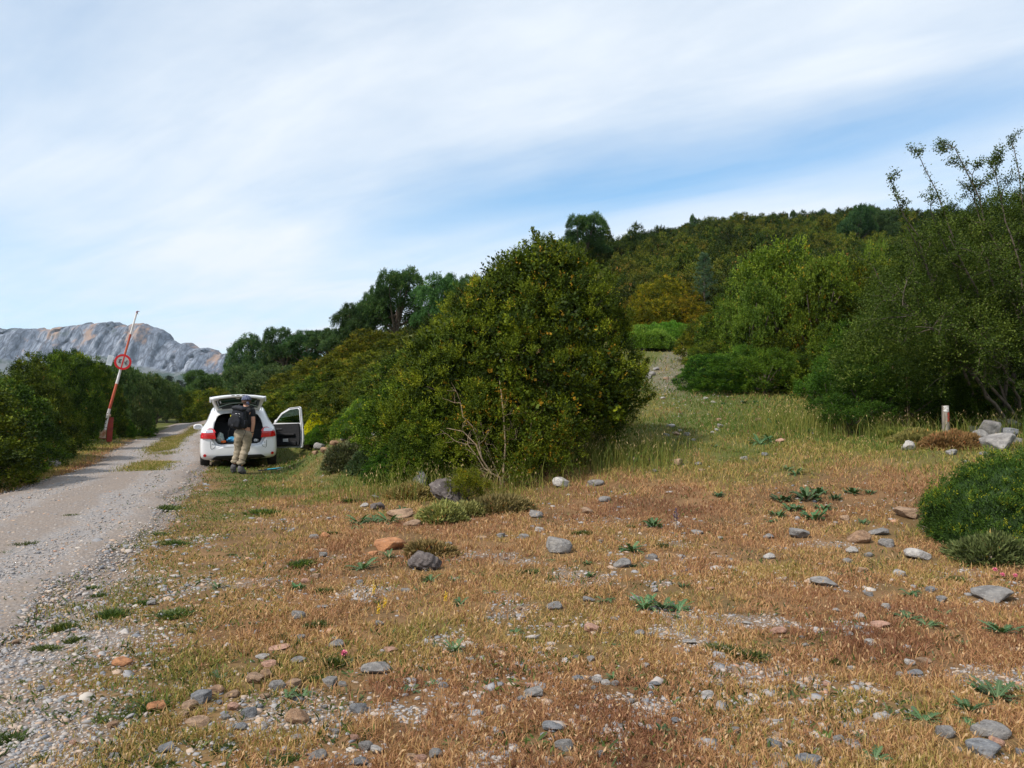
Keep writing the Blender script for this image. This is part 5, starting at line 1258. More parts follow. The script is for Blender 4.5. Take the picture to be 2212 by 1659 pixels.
def herb(U, V, wpx, kind, label=None, hk=0.8, color=(1, 1, 1)):
    p = hit(U, V + wpx * 0.15); w = wpx * PXM(p.y) * 1.5
    hk = hk * (1.5 if kind in ('thistle', 'leafy') else 0.7)
    if kind == 'tuft': color = (0.95, 0.80, 0.7)
    EXC.append((p.x, p.y - w * 0.05, w * (0.36 if kind != 'tuft' else 0.2)))
    o = link(HN[kind][0], HERB[(kind, rrng.randrange(3))][0], None, (p.x, p.y, p.z - 0.01), (rrng.uniform(-.1, .1), rrng.uniform(-.1, .1), rrng.uniform(0, 6.28)), (w * rrng.uniform(.75, 1.2), w * rrng.uniform(.75, 1.2), w * hk * rrng.uniform(.8, 1.2)))
    j = rrng.uniform(0.8, 1.15); o.color = (color[0] * j, color[1] * j, color[2] * j, 1)
    o['category'] = 'thistle' if kind == 'thistle' else ('grass' if kind == 'tuft' else 'weed')
    if label: o['label'] = label
    else:
        sz = 'large ' if wpx > 45 else ('' if wpx > 26 else 'small '); nm = HN[kind][1]
        PLACED.append((o, '%s%s in the %s' % (sz, nm, region(U, V)), '%s%ss in the %s' % (sz, nm, region(U, V)), U, V))
    return o
def HG(ox, oy, k, lst):
    for x, y, w, kd in lst: herb(ox + x * k, oy + y * k, w * k, kd)
HG(1656.5, 1039.4, K, [(90, 100, 110, 'leafy'), (60, 190, 90, 'leafy'), (230, 85, 150, 'leafy'), (300, 60, 90, 'leafy'), (395, 95, 80, 'leafy'), (270, 200, 110, 'leafy'), (20, 225, 70, 'thistle'), (150, 150, 110, 'leafy'), (330, 150, 90, 'leafy'), (500, 60, 90, 'leafy'), (595, 65, 60, 'leafy'), (560, 235, 60, 'leafy'),
    (800, 770, 130, 'thistle'), (925, 815, 130, 'thistle'), (1030, 755, 65, 'thistle'), (1360, 850, 160, 'thistle'), (1130, 930, 70, 'thistle'), (825, 640, 120, 'thistle'), (1330, 1220, 220, 'thistle'), (1170, 1300, 170, 'thistle'), (1160, 1385, 120, 'thistle'), (1220, 1190, 110, 'thistle'), (910, 1365, 150, 'thistle'), (1470, 1200, 80, 'leafy'),
    (620, 1590, 140, 'thistle'), (350, 1470, 140, 'rosette'), (400, 1035, 110, 'tuft'), (600, 1050, 65, 'rosette'), (90, 810, 80, 'rosette'), (170, 1150, 55, 'rosette'), (240, 1145, 42, 'rosette'), (560, 1490, 80, 'thistle'), (880, 595, 80, 'tuft'), (1380, 545, 100, 'tuft'), (1100, 560, 120, 'tuft')])
HG(1104.3, 1039.4, K, [(690, 385, 140, 'thistle'), (820, 250, 110, 'leafy'), (700, 255, 70, 'tuft'), (415, 290, 90, 'tuft'), (880, 365, 85, 'tuft'), (710, 490, 42, 'leafy'), (770, 492, 52, 'thistle'), (230, 452, 50, 'thistle'), (110, 515, 120, 'tuft'), (460, 540, 80, 'leafy'), (540, 680, 110, 'thistle'), (770, 715, 160, 'thistle'), (870, 720, 130, 'thistle'),
    (970, 730, 120, 'thistle'), (950, 785, 60, 'thistle'), (905, 835, 42, 'thistle'), (605, 942, 52, 'thistle'), (1000, 605, 60, 'leafy'), (20, 860, 100, 'thistle'), (110, 920, 70, 'tuft'), (30, 1150, 110, 'rosette'), (590, 1130, 72, 'thistle'), (695, 1190, 80, 'thistle'), (140, 1480, 150, 'rosette'), (180, 1500, 80, 'rosette'), (540, 1530, 140, 'rosette'),
    (890, 1440, 90, 'leafy'), (960, 1480, 60, 'thistle'), (800, 1410, 60, 'rosette'), (570, 1640, 120, 'rosette'), (1240, 955, 150, 'tuft'), (1340, 985, 150, 'tuft'), (1430, 1010, 130, 'tuft'), (1200, 75, 50, 'leafy'), (690, 1600, 60, 'rosette'), (440, 470, 60, 'leafy')])
HG(552.2, 1039.4, K, [(600, 230, 110, 'thistle'), (680, 215, 110, 'thistle'), (770, 225, 110, 'thistle'), (590, 262, 70, 'thistle'), (850, 165, 80, 'leafy'), (620, 490, 120, 'thistle'), (770, 430, 90, 'thistle'), (1010, 560, 100, 'thistle'), (1150, 570, 60, 'thistle'), (1280, 530, 90, 'rosette'), (1355, 632, 85, 'thistle'), (1180, 700, 100, 'thistle'), (245, 615, 80, 'leafy'),
    (400, 625, 110, 'tuft'), (130, 682, 62, 'rosette'), (270, 465, 140, 'tuft'), (710, 695, 70, 'tuft'), (375, 815, 120, 'tuft'), (150, 895, 100, 'tuft'), (440, 1030, 170, 'tuft'), (330, 1130, 120, 'tuft'), (240, 1105, 62, 'rosette'), (560, 1100, 110, 'rosette'), (180, 1240, 110, 'thistle'), (270, 1235, 100, 'thistle'), (1150, 965, 120, 'thistle'), (1020, 1165, 80, 'thistle'),
    (905, 1190, 110, 'thistle'), (790, 1260, 50, 'leafy'), (650, 1280, 80, 'rosette'), (490, 1320, 80, 'tuft'), (1130, 1500, 110, 'rosette'), (1400, 1060, 90, 'tuft'), (180, 1595, 150, 'tuft'), (1330, 1570, 62, 'rosette'), (350, 1440, 42, 'tuft'), (930, 625, 42, 'thistle'), (65, 580, 40, 'tuft'), (450, 290, 70, 'tuft'), (660, 1010, 90, 'tuft'), (60, 165, 150, 'tuft'), (560, 100, 110, 'tuft')])
HG(0, 1039.4, K, [(910, 1278, 190, 'tuft'), (580, 1370, 90, 'tuft'), (780, 1132, 52, 'thistle'), (1110, 865, 70, 'tuft'), (1265, 1130, 70, 'thistle'), (1370, 1132, 80, 'rosette'), (980, 752, 170, 'tuft'), (640, 755, 180, 'tuft'), (830, 690, 120, 'tuft'), (340, 838, 130, 'tuft'), (1260, 603, 80, 'thistle'), (1330, 1515, 170, 'tuft'), (70, 1475, 150, 'tuft'),
    (230, 1600, 100, 'tuft'), (460, 720, 70, 'tuft'), (590, 650, 80, 'tuft'), (510, 795, 60, 'tuft'), (280, 950, 130, 'tuft'), (460, 900, 130, 'tuft'), (930, 1635, 120, 'tuft'), (960, 145, 120, 'tuft'), (930, 300, 70, 'tuft'), (1020, 350, 110, 'tuft'), (540, 608, 60, 'tuft'), (120, 355, 130, 'tuft'), (30, 410, 110, 'tuft'), (410, 195, 80, 'tuft'), (1340, 420, 50, 'tuft'), (700, 1340, 110, 'tuft'), (1080, 1440, 110, 'rosette'), (240, 1045, 90, 'tuft'), (120, 1150, 80, 'tuft')])
HG(1299.3, 714.6, 0.23495, [(1460, 1020, 150, 'thistle'), (1540, 995, 120, 'thistle'), (1585, 835, 120, 'leafy'), (1310, 655, 90, 'leafy'), (1120, 665, 50, 'leafy'), (1410, 655, 60, 'leafy'), (1040, 1060, 60, 'leafy'), (1080, 1510, 90, 'leafy'), (1710, 1265, 110, 'thistle'), (1790, 1300, 140, 'thistle'), (1930, 920, 110, 'thistle')])
# dry mullein stalks, dark flower spike, pink and yellow flowers
def stalk(U, V, Vt, lean, label, mat, seed, r=0.012, fuzz=True, name='dry_stalk', cat='stalk', headmat=None, head=None):
    p = hit(U, V); rng = np.random.default_rng(seed); H = (V - Vt) * PXM(p.y); st = Acc()
    pts = np.array([[0, 0, -0.05], [lean * .3, 0, H * .35], [lean * .6, 0, H * .7], [lean, 0, H]])
    tube(st, pts, [r, r * .9, r * .8, r * .4], 6)
    o = thing(name, label, cat, tuple(p))
    part('stem', st.mesh(name + '_stem', [M[mat]]), o)
    if fuzz:
        fz = Acc(); n = 160; t = rng.uniform(0.15, 1, n)[:, None]
        B = pts[0] + (pts[-1] - pts[0]) * t
        leaf_quads(fz, B, unit(rand_dirs(rng, n) + [0, 0, 0.6]), 0.055, 0.018, rng, np.clip(rng.normal(0.4, 0.2, n), 0, .9))
        part('seed_heads', fz.mesh(name + '_heads', [M['thyme']]), o).color = (1.3, 0.8, 0.5, 1)
    if head:
        hd = Acc(); n = 90; B = pts[-1] + rng.normal(size=(n, 3)) * head[0] + [0, 0, head[1]]
        leaf_quads(hd, B, rand_dirs(rng, n), head[2], head[2] * 0.7, rng, rng.uniform(0.2, 0.8, n))
        part('flower_head', hd.mesh(name + '_flower', [M[headmat]]), o)
    return o
stalk(1918, 928, 792, 0.12, 'dry brown mullein stalk, taller and left of the two before the dark thicket', 'palebark', 1)
stalk(1962, 940, 815, -0.02, 'thin dry brown stalk, right of the taller mullein stalk', 'palebark', 2, r=0.009)
M['petal_pink'] = pmat('pink_petals', (0.75, 0.18, 0.28), (0.6, 0.12, 0.22), 20, 0.6)
M['petal_yellow'] = pmat('yellow_petals', (0.80, 0.55, 0.03), (0.65, 0.4, 0.02), 20, 0.6)
M['petal_dark'] = pmat('dark_violet_petals', (0.05, 0.04, 0.09), (0.09, 0.06, 0.10), 20, 0.7)
M['petal_pale'] = pmat('pale_petals', (0.50, 0.42, 0.33), (0.38, 0.28, 0.2), 20, 0.7)
M['petal_white'] = pmat('white_petals', (0.80, 0.78, 0.78), (0.7, 0.68, 0.7), 20, 0.6)
stalk(1460, 1143, 1108, 0.0, 'dark violet flower spike standing in the straw right of centre', 'palebark', 3, fuzz=False, name='violet_flower', cat='flower', headmat='petal_dark', head=((0.012, 0.012, 0.05), -0.05, 0.02))
for U, V, Vt, s_, lab in [(743, 1425, 1410, 0.024, 'pink flower in the green tuft at the lower left of centre'), (2150, 1242, 1230, 0.022, 'pink flower head, leftmost of the three at the right edge'), (2166, 1252, 1241, 0.022, 'pink flower head, middle and lowest of the three at the right edge'), (2194, 1254, 1243, 0.022, 'pink flower head, rightmost of the three at the right edge')]:
    stalk(U, V, Vt, 0, lab, 'weed', 5, r=0.003, fuzz=False, name='pink_flower', cat='flower', headmat='petal_pink', head=((0.006, 0.006, 0.005), 0, s_ * 0.6))
for U, V, Vt, lab in [(808, 1285, 1272, 'yellow flower spike, upper left of the four near the centre left'), (832, 1315, 1302, 'yellow flower spike, middle one of the four near the centre left'), (818, 1325, 1315, 'yellow flower spike, lowest of the four near the centre left'), (963, 1300, 1288, 'yellow flower spike, rightmost of the four near the centre')]:
    stalk(U, V, Vt, 0, lab, 'weed', 6, r=0.003, fuzz=False, name='yellow_flower', cat='flower', headmat='petal_yellow', head=((0.006, 0.006, 0.018), -0.01, 0.010))
for i_, (x_, y_) in enumerate([(1188, 270), (1175, 280), (1175, 305), (1298, 268), (1305, 310), (1318, 355), (1300, 300), (1230, 345), (1290, 440), (1395, 255), (1468, 272), (1383, 320)]):
    U, V = 1656.5 + x_ * K, 1039.4 + y_ * K
    o = stalk(U, V + 22, V, 0, None, 'weed', 20 + i_, r=0.003, fuzz=False, name='pale_flower', cat='flower', headmat='petal_pale', head=((0.010, 0.010, 0.007), 0, 0.018))
    PLACED.append((o, 'pale flower head below the yellow dotted cushion', 'pale flower heads below the yellow dotted cushion', U, V))

# ------------------------------------------------------------------ turf
# dry straw turf
rng = np.random.default_rng(51)
x, y = sample_ground(780000, 2.6, 32, 1.40, rng)
l, r = road_edges(y)
strip = np.exp(-((x - (l + r) / 2) / 0.35) ** 2) * sstep(y, 17, 21) * sstep(fbm(x * .8, y * .5, 71, 2), 0.25, 0.5)
patchy = sstep(0.55 * fbm(x * 1.6, y * 1.6, 81, 3) + 0.45 * fbm(x * 6, y * 6, 88, 2), 0.36, 0.54)
thin = (1 - sstep(x, -3.2, 1.0)) * (1 - sstep(y, 7, 11)) * 0.55
dens = (1 - thin) * (1 - 0.93 * sstep(gravel_mask(x, y), 0.30, 0.62)) * (0.10 + 0.90 * patchy) * (1 - road_mask(x, y, 0.25)) + strip
tuft = sstep(fbm(x * 3.1, y * 3.1, 82, 2), 0.58, 0.66) * sstep(x, r - 0.4, r + 0.2) * 0.5
keep = (rng.random(len(x)) < np.clip(dens + tuft, 0, 1)) & clear_of(x, y); x, y = x[keep], y[keep]
gm_ = green_mask(x, y); l, r = road_edges(y)
near_road = (1 - sstep(x - r, 0.3, 2.4)) * (x > r - 0.6)
grn = gm_ + near_road * 0.35 + 0.55 * (fbm(x * 1.6, y * 1.6, 83, 3) - 0.5) + rng.normal(0, 0.11, len(x))
inroad = (x > l) & (x < r)
tint = np.clip(np.where(grn > 0.42, 0.42 + (grn - 0.42) * 1.1, grn * 0.95), 0.02, 0.88)
tint = np.where(rng.random(len(x)) < 0.14, rng.uniform(0.0, 0.15, len(x)), tint)
tint = np.where(inroad, np.clip(rng.normal(0.7, 0.08, len(x)), 0, 0.88), tint)
h = (0.028 + 0.05 * rng.random(len(x)) ** 1.5) * (0.75 + 0.6 * fbm(x * 1.2, y * 1.2, 84, 2)) * (1 + 0.35 * sstep(gm_, 0.5, 0.9) * sstep(y, 9, 14)) * (0.9 + 0.02 * y)
h = np.where(near_road > 0.5, h * 0.6, h)
w = (0.0024 + 0.0026 * rng.random(len(x))) * (0.75 + 0.16 * y)
blades('dry_grass', x, y, h, w, tint, rng, 'short dry straw coloured grass covering the foreground', heads=0.05, lean=0.75)
# the grass strip between the wheel lines
yq = rng.uniform(17.5, 50, 60000); lq, rq = road_edges(yq); xq = (lq + rq) / 2 + 0.1 + rng.normal(0, 0.24, len(yq))
kq = (rng.random(len(yq)) < sstep(fbm(xq * 1.1, yq * 0.45, 71, 3) + 0.25 * sstep(yq, 22, 34), 0.46, 0.60)); xq, yq = xq[kq], yq[kq]
blades('track_strip_grass', xq, yq, rng.uniform(0.04, 0.12, len(xq)), np.full(len(xq), 0.014), np.clip(rng.normal(0.66, 0.09, len(xq)), 0, 0.88), rng, 'strip of green grass between the wheel lines of the track', heads=0.05, lean=0.5)
# longer grass round the shrubs and on the path
x, y = sample_ground(150000, 9, 46, 1.1, rng); l, r = road_edges(y)
zone = sstep(y, 11, 14.5) * sstep(x, -2.3, -0.5) * sstep(fbm(x * 0.9, y * 0.9, 85, 3) + 0.30 * sstep(np.abs(x - path_x(y)), 0.6, 2.0), 0.42, 0.66)
zone = zone * (1 - 0.9 * np.exp(-((x - path_x(y)) / 1.8) ** 2) * sstep(y, 14, 19))
zone = np.maximum(zone, sstep(x, 5.2, 6.5) * sstep(y, 8, 10.5) * 0.5)
zone = np.maximum(zone, (1 - sstep(x, l - 0.5, l - 0.1)) * sstep(y, 13, 17))
zone = np.maximum(zone, np.exp(-((x + 1.5) / 1.2) ** 2) * np.exp(-((y - 13.5) / 1.2) ** 2))
keep = rng.random(len(x)) < zone * (1 - road_mask(x, y, 0.1)); x, y = x[keep], y[keep]
tint = np.clip(rng.normal(0.63, 0.09, len(x)) + 0.25 * (fbm(x, y, 86, 2) - 0.5), 0.3, 0.88)
h = (0.06 + 0.11 * rng.random(len(x))) * (0.6 + 0.8 * fbm(x * 0.7, y * 0.7, 87, 2)); h = np.where(x < road_edges(y)[0], h * 0.7, h)
blades('long_grass', x, y, h, (0.003 + 0.003 * rng.random(len(x))) * (0.7 + 0.12 * y), tint, rng, 'longer green grass along the foot path and under the shrubs', heads=0.015, lean=0.55)
# low green herbs in patches through the straw
x, y = sample_ground(90000, 2.6, 20, 1.5, rng); l, r = road_edges(y)
zz_h = sstep(fbm(x * 2.4 + 7, y * 2.4, 95, 3) + 0.14 * (np.exp(-((x - r - 1.0) / 1.0) ** 2)) + 0.05 * sstep(y, 8, 11), 0.54, 0.64) * (x > r - 0.7)
kq = (rng.random(len(x)) < zz_h * 0.55) & clear_of(x, y); x, y = x[kq], y[kq]
hb = Acc(); P_ = np.stack([x, y, gz(x, y)], -1)
leaf_quads(hb, P_, unit(rng.normal(size=P_.shape) * [1, 1, 0.4] + [0, 0, 0.7]), rng.uniform(0.025, 0.07, len(x)), 0.011 * (0.8 + 0.05 * y), rng, rng.uniform(0, 0.85, len(x)))
tag(link('green_herbs', hb.mesh('green_herbs', [M['weed']])), 'low green herbs creeping in patches through the dry straw', 'herbs', kind='stuff')
# tall wispy grass by the thicket edge and the post
x = np.concatenate([rng.normal(7.2, 1.2, 2600), rng.normal(9.8, 0.5, 500), rng.normal(1.9, 0.6, 1400), rng.normal(-1.2, 1.0, 700)])
y = np.concatenate([rng.normal(17.0, 0.8, 2600), rng.normal(16.2, 0.5, 500), rng.normal(14.4, 0.5, 1400), rng.normal(12.9, 0.35, 700)])
blades('tall_grass', x, y, rng.uniform(0.25, 0.65, len(x)), np.full(len(x), 0.008), np.clip(rng.normal(0.72, 0.08, len(x)), 0, .88), rng, 'tall wispy grass at the edge of the right thicket', heads=0.3, lean=0.28)

# ------------------------------------------------------------------ car, barrier, post, person
DG = bpy.context.evaluated_depsgraph_get
def bm_mesh(name, bm, mats, smooth=False):
    me = bpy.data.meshes.new(name); bm.to_mesh(me); bm.free()
    for m in mats: me.materials.append(m)
    if smooth:
        for p in me.polygons: p.use_smooth = True
    return me
def bake(me, mods):
    """mesh with modifiers applied; mods: list of (type, dict)"""
    o = bpy.data.objects.new('bake', me); COL.objects.link(o)
    for t, kw in mods:
        m = o.modifiers.new(t, t)
        for k, v in kw.items(): setattr(m, k, v)
    bpy.context.view_layer.update()
    r = bpy.data.meshes.new_from_object(o.evaluated_get(DG()))
    bpy.data.objects.remove(o)
    return r
def box_bm(bm, c, s, bev=0.0, rot=None):
    r = bmesh.ops.create_cube(bm, size=1.0); vs = r['verts']
    bmesh.ops.scale(bm, verts=vs, vec=s)
    if bev:
        es = list({e for v in vs for e in v.link_edges})
        rb = bmesh.ops.bevel(bm, geom=es, offset=bev, segments=2, affect='EDGES', profile=0.6)
        vs = list({v for f in rb['faces'] for v in f.verts} | {v for v in vs if v.is_valid})
    if rot is not None: bmesh.ops.rotate(bm, verts=vs, cent=(0, 0, 0), matrix=rot)
    bmesh.ops.translate(bm, verts=vs, vec=c)
    return vs
def box_mesh(name, c, s, mat, bev=0.01, rot=None):
    bm = bmesh.new(); box_bm(bm, c, s, bev, rot); return bm_mesh(name, bm, [mat])
def cyl_mesh(name, p0, p1, r0, r1, mat, sides=16, smooth=True):
    a = Acc(); tube(a, [p0, p1], [r0, r1], sides); return a.mesh(name, [mat], False)
def prism(name, poly, y0, y1, mat, axis='Y', bev=0.0):
    """extrude polygon of (a,b) points along an axis"""
    bm = bmesh.new()
    mk = {'Y': lambda a, b_, c: (a, c, b_), 'X': lambda a, b_, c: (c, a, b_), 'Z': lambda a, b_, c: (a, b_, c)}[axis]
    v0 = [bm.verts.new(mk(a, b_, y0)) for a, b_ in poly]; v1 = [bm.verts.new(mk(a, b_, y1)) for a, b_ in poly]
    bm.faces.new(v0); bm.faces.new(v1[::-1]); n = len(poly)
    for i in range(n): bm.faces.new((v0[i], v1[i], v1[(i + 1) % n], v0[(i + 1) % n]))
    bmesh.ops.recalc_face_normals(bm, faces=bm.faces)
    if bev: bmesh.ops.bevel(bm, geom=list(bm.edges), offset=bev, segments=2, affect='EDGES')
    return bm_mesh(name, bm, [mat])

M['paint'] = pmat('white_car_paint', (0.80, 0.80, 0.81), (0.76, 0.76, 0.775), 2.0, 0.28, coat=0.6, spec=0.5)
M['frame_white'] = pmat('white_inner_paint', (0.66, 0.67, 0.69), (0.58, 0.60, 0.63), 4.0, 0.45)
M['blackp'] = pmat('black_plastic', (0.018, 0.018, 0.02), (0.028, 0.028, 0.03), 30, 0.6)
M['interior'] = pmat('dark_interior_fabric', (0.012, 0.012, 0.014), (0.022, 0.022, 0.024), 40, 0.9)
M['seat'] = pmat('grey_seat_fabric', (0.035, 0.035, 0.04), (0.05, 0.05, 0.055), 40, 0.9)
M['tyre'] = pmat('tyre_rubber', (0.022, 0.022, 0.023), (0.05, 0.045, 0.04), 25, 0.85, 0.4, stretch=(1, 1, 1))
M['alloy'] = pmat('wheel_alloy', (0.42, 0.42, 0.43), (0.36, 0.36, 0.37), 20, 0.4, metal=0.8)
M['redlens'] = pmat('red_lamp_lens', (0.62, 0.010, 0.012), (0.45, 0.006, 0.010), 30, 0.12, coat=0.8)
M['clearlens'] = pmat('clear_lamp_lens', (0.62, 0.62, 0.66), (0.42, 0.43, 0.48), 40, 0.12, metal=0.35, coat=0.8)
M['glass'] = pmat('dark_window_glass', (0.012, 0.018, 0.017), (0.016, 0.022, 0.02), 3, 0.06, spec=0.6)
M['greenglass'] = pmat('greenish_window_glass', (0.02, 0.045, 0.035), (0.025, 0.055, 0.04), 3, 0.08, spec=0.6)
M['skyarc'] = pmat('painted_sky_light', (0.42, 0.56, 0.52), (0.5, 0.62, 0.58), 8, 0.4)  # colour of the bright sky band painted on the tailgate glass
M['chrome'] = pmat('bright_metal', (0.6, 0.6, 0.62), (0.5, 0.5, 0.52), 20, 0.25, metal=0.9)
M['paper'] = pmat('white_paper', (0.72, 0.72, 0.70), (0.55, 0.55, 0.54), 60, 0.7)

CY = 18.85
def build_car():
    u0 = (722 / 4.6075 + 640) * 0.6496
    x0 = ray(u0, 900).x * CY
    az = math.atan2(-x0, CY) + R(0.5)
    car = thing('hatchback_car', 'white hatchback seen from behind with open tailgate and open right front door', 'car', (x0, CY, 0.0), (0, R(-1.3), az))
    zl_, zr__ = g1(x0 - 0.75, CY + .3), g1(x0 + 0.75, CY + .3)
    car.location.z = (zl_ + zr__) / 2 + 0.01
    ys = [0.0, 0.04, 0.12, 0.22, 0.34, 0.6, 0.95, 1.4, 1.9, 2.3, 2.65, 3.0, 3.18, 3.4, 3.75, 4.02, 4.17, 4.24]
    zb = [.86, .90, .93, .95, .96, .97, .97, .965, .955, .95, .945, .935, .93, .90, .83, .74, .66, .56]
    w_ = [.80, .84, .862, .872, .878, .88, .88, .88, .88, .88, .88, .88, .875, .865, .83, .76, .66, .52]
    zl = [.30, .24, .21, .20, .20, .20, .20, .20, .20, .20, .20, .20, .20, .20, .20, .22, .26, .32]
    zr = [.90, .97, 1.10, 1.25, 1.40, 1.455, 1.495, 1.513, 1.512, 1.485, 1.385, 1.15, 1.02, .985, .92, .82, .72, .60]
    wr = [.66, .69, .67, .63, .585, .60, .60, .60, .59, .575, .56, .60, .64, .64, .62, .56, .48, .38]
    yy = np.unique(np.concatenate([ys, np.linspace(0.6, 3.9, 20)]))
    I = lambda a: np.interp(yy, ys, a)
    zb, w_, zl, zr, wr = I(zb), I(w_), I(zl), I(zr), I(wr)
    def half(k):
        W, ZB, ZL, ZR, WR = w_[k], zb[k], zl[k], zr[k], wr[k]
        gh = ZR - ZB
        return [(0, ZL), (W * .55, ZL), (W * .93, ZL + .01), (W * .985, ZL + .10), (W, .46), (W * .995, .62), (W * .985, (ZB + .62) / 2 + .02), (W * .955, ZB),
                (W * .90 if gh > .15 else W * .9, ZB + min(.03, gh * .2)), (WR + (W * .88 - WR) * .55, ZB + gh * .42), (WR + (W * .88 - WR) * .12, ZB + gh * .82), (WR * .90, ZR - .028), (WR * .5, ZR - .004), (0, ZR)]
    bm = bmesh.new(); rings = []
    for k, y in enumerate(yy):
        h = half(k); ring = [bm.verts.new((a, y, z)) for a, z in h] + [bm.verts.new((-a, y, z)) for a, z in h[-2:0:-1]]
        rings.append(ring)
    n = len(rings[0])
    for a, c in zip(rings[:-1], rings[1:]):
        for i in range(n): bm.faces.new((a[i], a[(i + 1) % n], c[(i + 1) % n], c[i]))
    for ring, s_, y in ((rings[0], 0.86, -0.012), (rings[-1], 0.8, 4.262)):
        cz = sum(v.co.z for v in ring) / n
        inner = [bm.verts.new((v.co.x * s_, y, cz + (v.co.z - cz) * s_)) for v in ring]
        for i in range(n): bm.faces.new((ring[i], ring[(i + 1) % n], inner[(i + 1) % n], inner[i]))
        bm.faces.new(inner)
    bmesh.ops.recalc_face_normals(bm, faces=bm.faces)
    shell = bm_mesh('car_shell', bm, [M['paint'], M['interior'], M['frame_white'], M['blackp']], True)
    shell = bake(shell, [('SUBSURF', dict(levels=2, render_levels=2))])
    # cutters
    def cut(me, cutter):
        co = bpy.data.objects.new('cut', cutter); COL.objects.link(co)
        r = bake(me, [('BOOLEAN', dict(object=co, operation='DIFFERENCE', solver='EXACT', material_mode='TRANSFER'))])
        bpy.data.objects.remove(co); return r
    bo = [(.40, .575), (.47, .60), (.515, .66), (.545, .78), (.56, .92), (.535, 1.06), (.50, 1.17), (.44, 1.26), (.34, 1.295), (0, 1.315)]
    bo = bo + [(-a, c) for a, c in bo[-2::-1]]
    shell0 = shell
    shell = cut(shell, prism('c', bo, -0.3, 2.55, M['interior']))
    # recessed frame around the boot opening
    bf = [(a * 1.16, (c - .93) * 1.10 + .93) for a, c in bo]
    bf = [(a, max(c, .55)) for a, c in bf]
    shell = cut(shell, prism('c', [(-.62, .74), (-.66, .97), (-.60, 1.16), (-.53, 1.31), (-.40, 1.36), (.40, 1.36), (.53, 1.31), (.60, 1.16), (.66, .97), (.62, .74), (.52, .56), (.40, .53), (-.40, .53), (-.52, .56)], -0.3, 0.055, M['frame_white']))
    # right front door aperture, wheel arches
    shell = cut(shell, prism('c', [(1.98, .30), (2.95, .30), (3.05, .60), (3.02, .93), (2.66, 1.30), (2.3, 1.40), (2.0, 1.42)], .70, 1.2, M['interior'], 'X'))
    for wy in (0.80, 3.40):
        for sx in (-1, 1):
            circ = [(wy + .355 * math.cos(t), .30 + .355 * math.sin(t)) for t in np.linspace(0, 2 * math.pi, 32, endpoint=False)]
            shell = cut(shell, prism('c', circ, sx * .60, sx * 1.1, M['interior'], 'X'))
    shell.name = 'car_body'
    body = part('body', shell, car)
    bvh = BVHTree.FromPolygons([v.co[:] for v in shell0.vertices], [list(p.vertices) for p in shell0.polygons])
    def patch(name, poly, mat, parent=car, out=0.012, axis='Y', side=-1, sub=3):
        """a plate lying on the body skin, from a polygon seen along an axis"""
        bm = bmesh.new()
        mk = (lambda a, z: (a, -1.0, z)) if axis == 'Y' else (lambda a, z: (side * 2.0, a, z))
        f = bm.faces.new([bm.verts.new(mk(a, z)) for a, z in poly])
        bmesh.ops.triangulate(bm, faces=[f]); 
        for _ in range(sub): bmesh.ops.subdivide_edges(bm, edges=[e for e in bm.edges if e.calc_length() > 0.06], cuts=1, use_grid_fill=True); bmesh.ops.triangulate(bm, faces=bm.faces)
        for v in bm.verts:
            d = Vector((0, 1, 0)) if axis == 'Y' else Vector((-side, 0, 0))
            h = bvh.ray_cast(v.co, d)
            if h[0] is not None: v.co = h[0] - d * out
            else:
                q_ = bvh.find_nearest(Vector((v.co.x * (.42 if axis == 'X' else 1), 0.02 if axis == 'Y' else v.co.y, v.co.z)))[0]; v.co = q_ - d * out
        r = bmesh.ops.extrude_face_region(bm, geom=list(bm.faces))
        for v in [g for g in r['geom'] if isinstance(g, bmesh.types.BMVert)]: v.co += (Vector((0, 1, 0)) if axis == 'Y' else Vector((-side, 0, 0))) * (out + 0.02)
        bmesh.ops.recalc_face_normals(bm, faces=bm.faces)
        return part(name, bm_mesh(name, bm, [mat], False), parent)
    for s in (-1, 1):
        tl = patch('tail_light', [(s * .50, .715), (s * .845, .735), (s * .850, .83), (s * .815, .872), (s * .70, .868), (s * .63, .858), (s * .53, .865)], M['redlens'], out=0.022)
        part('reversing_lens', patch('tmp', [(s * .56, .868), (s * .70, .862), (s * .80, .868), (s * .765, .925), (s * .70, .945), (s * .60, .945), (s * .57, .92)], M['clearlens'], out=0.024).data, tl)
        o_ = KIDS[car.name].pop(); bpy.data.objects.remove(o_)
        part('lamp_rim', patch('tmp', [(s * .50, .865), (s * .56, .868), (s * .57, .92), (s * .60, .945), (s * .70, .945), (s * .70, .955), (s * .585, .957), (s * .535, .93)], M['redlens'], out=0.023).data, tl)
        o_ = KIDS[car.name].pop(); bpy.data.objects.remove(o_)
        patch('reflector', [(s * .755 + .036 * math.cos(t), .335 + .036 * math.sin(t)) for t in np.linspace(0, 2 * math.pi, 14, endpoint=False)], M['redlens'], out=0.02)
        patch('mud_flap', [(s * .52, .565), (s * .53, .51), (s * .60, .47), (s * .625, .50), (s * .635, .66), (s * .628, .66), (s * .615, .505), (s * .60, .478), (s * .537, .515), (s * .527, .565)], M['seat'], out=0.004, sub=2).name = 'bumper_seam'
        for sz_ in (.60,): patch('screw', [(s * .585 + .008 * math.cos(t), .60 + .008 * math.sin(t)) for t in np.linspace(0, 2 * math.pi, 8, endpoint=False)], M['blackp'], out=0.012, sub=0)
    patch('lower_valance', [(-.63, .205), (.63, .205), (.56, .285), (.50, .315), (-.50, .315), (-.56, .285)], M['blackp'], out=0.022)
    # side glass (the right front one is in the open door)
    patch('side_window', [(0.62, .985), (1.90, .975), (1.90, 1.40), (1.2, 1.41), (0.72, 1.34), (.58, 1.20)], M['glass'], axis='X', side=1, out=0.003)
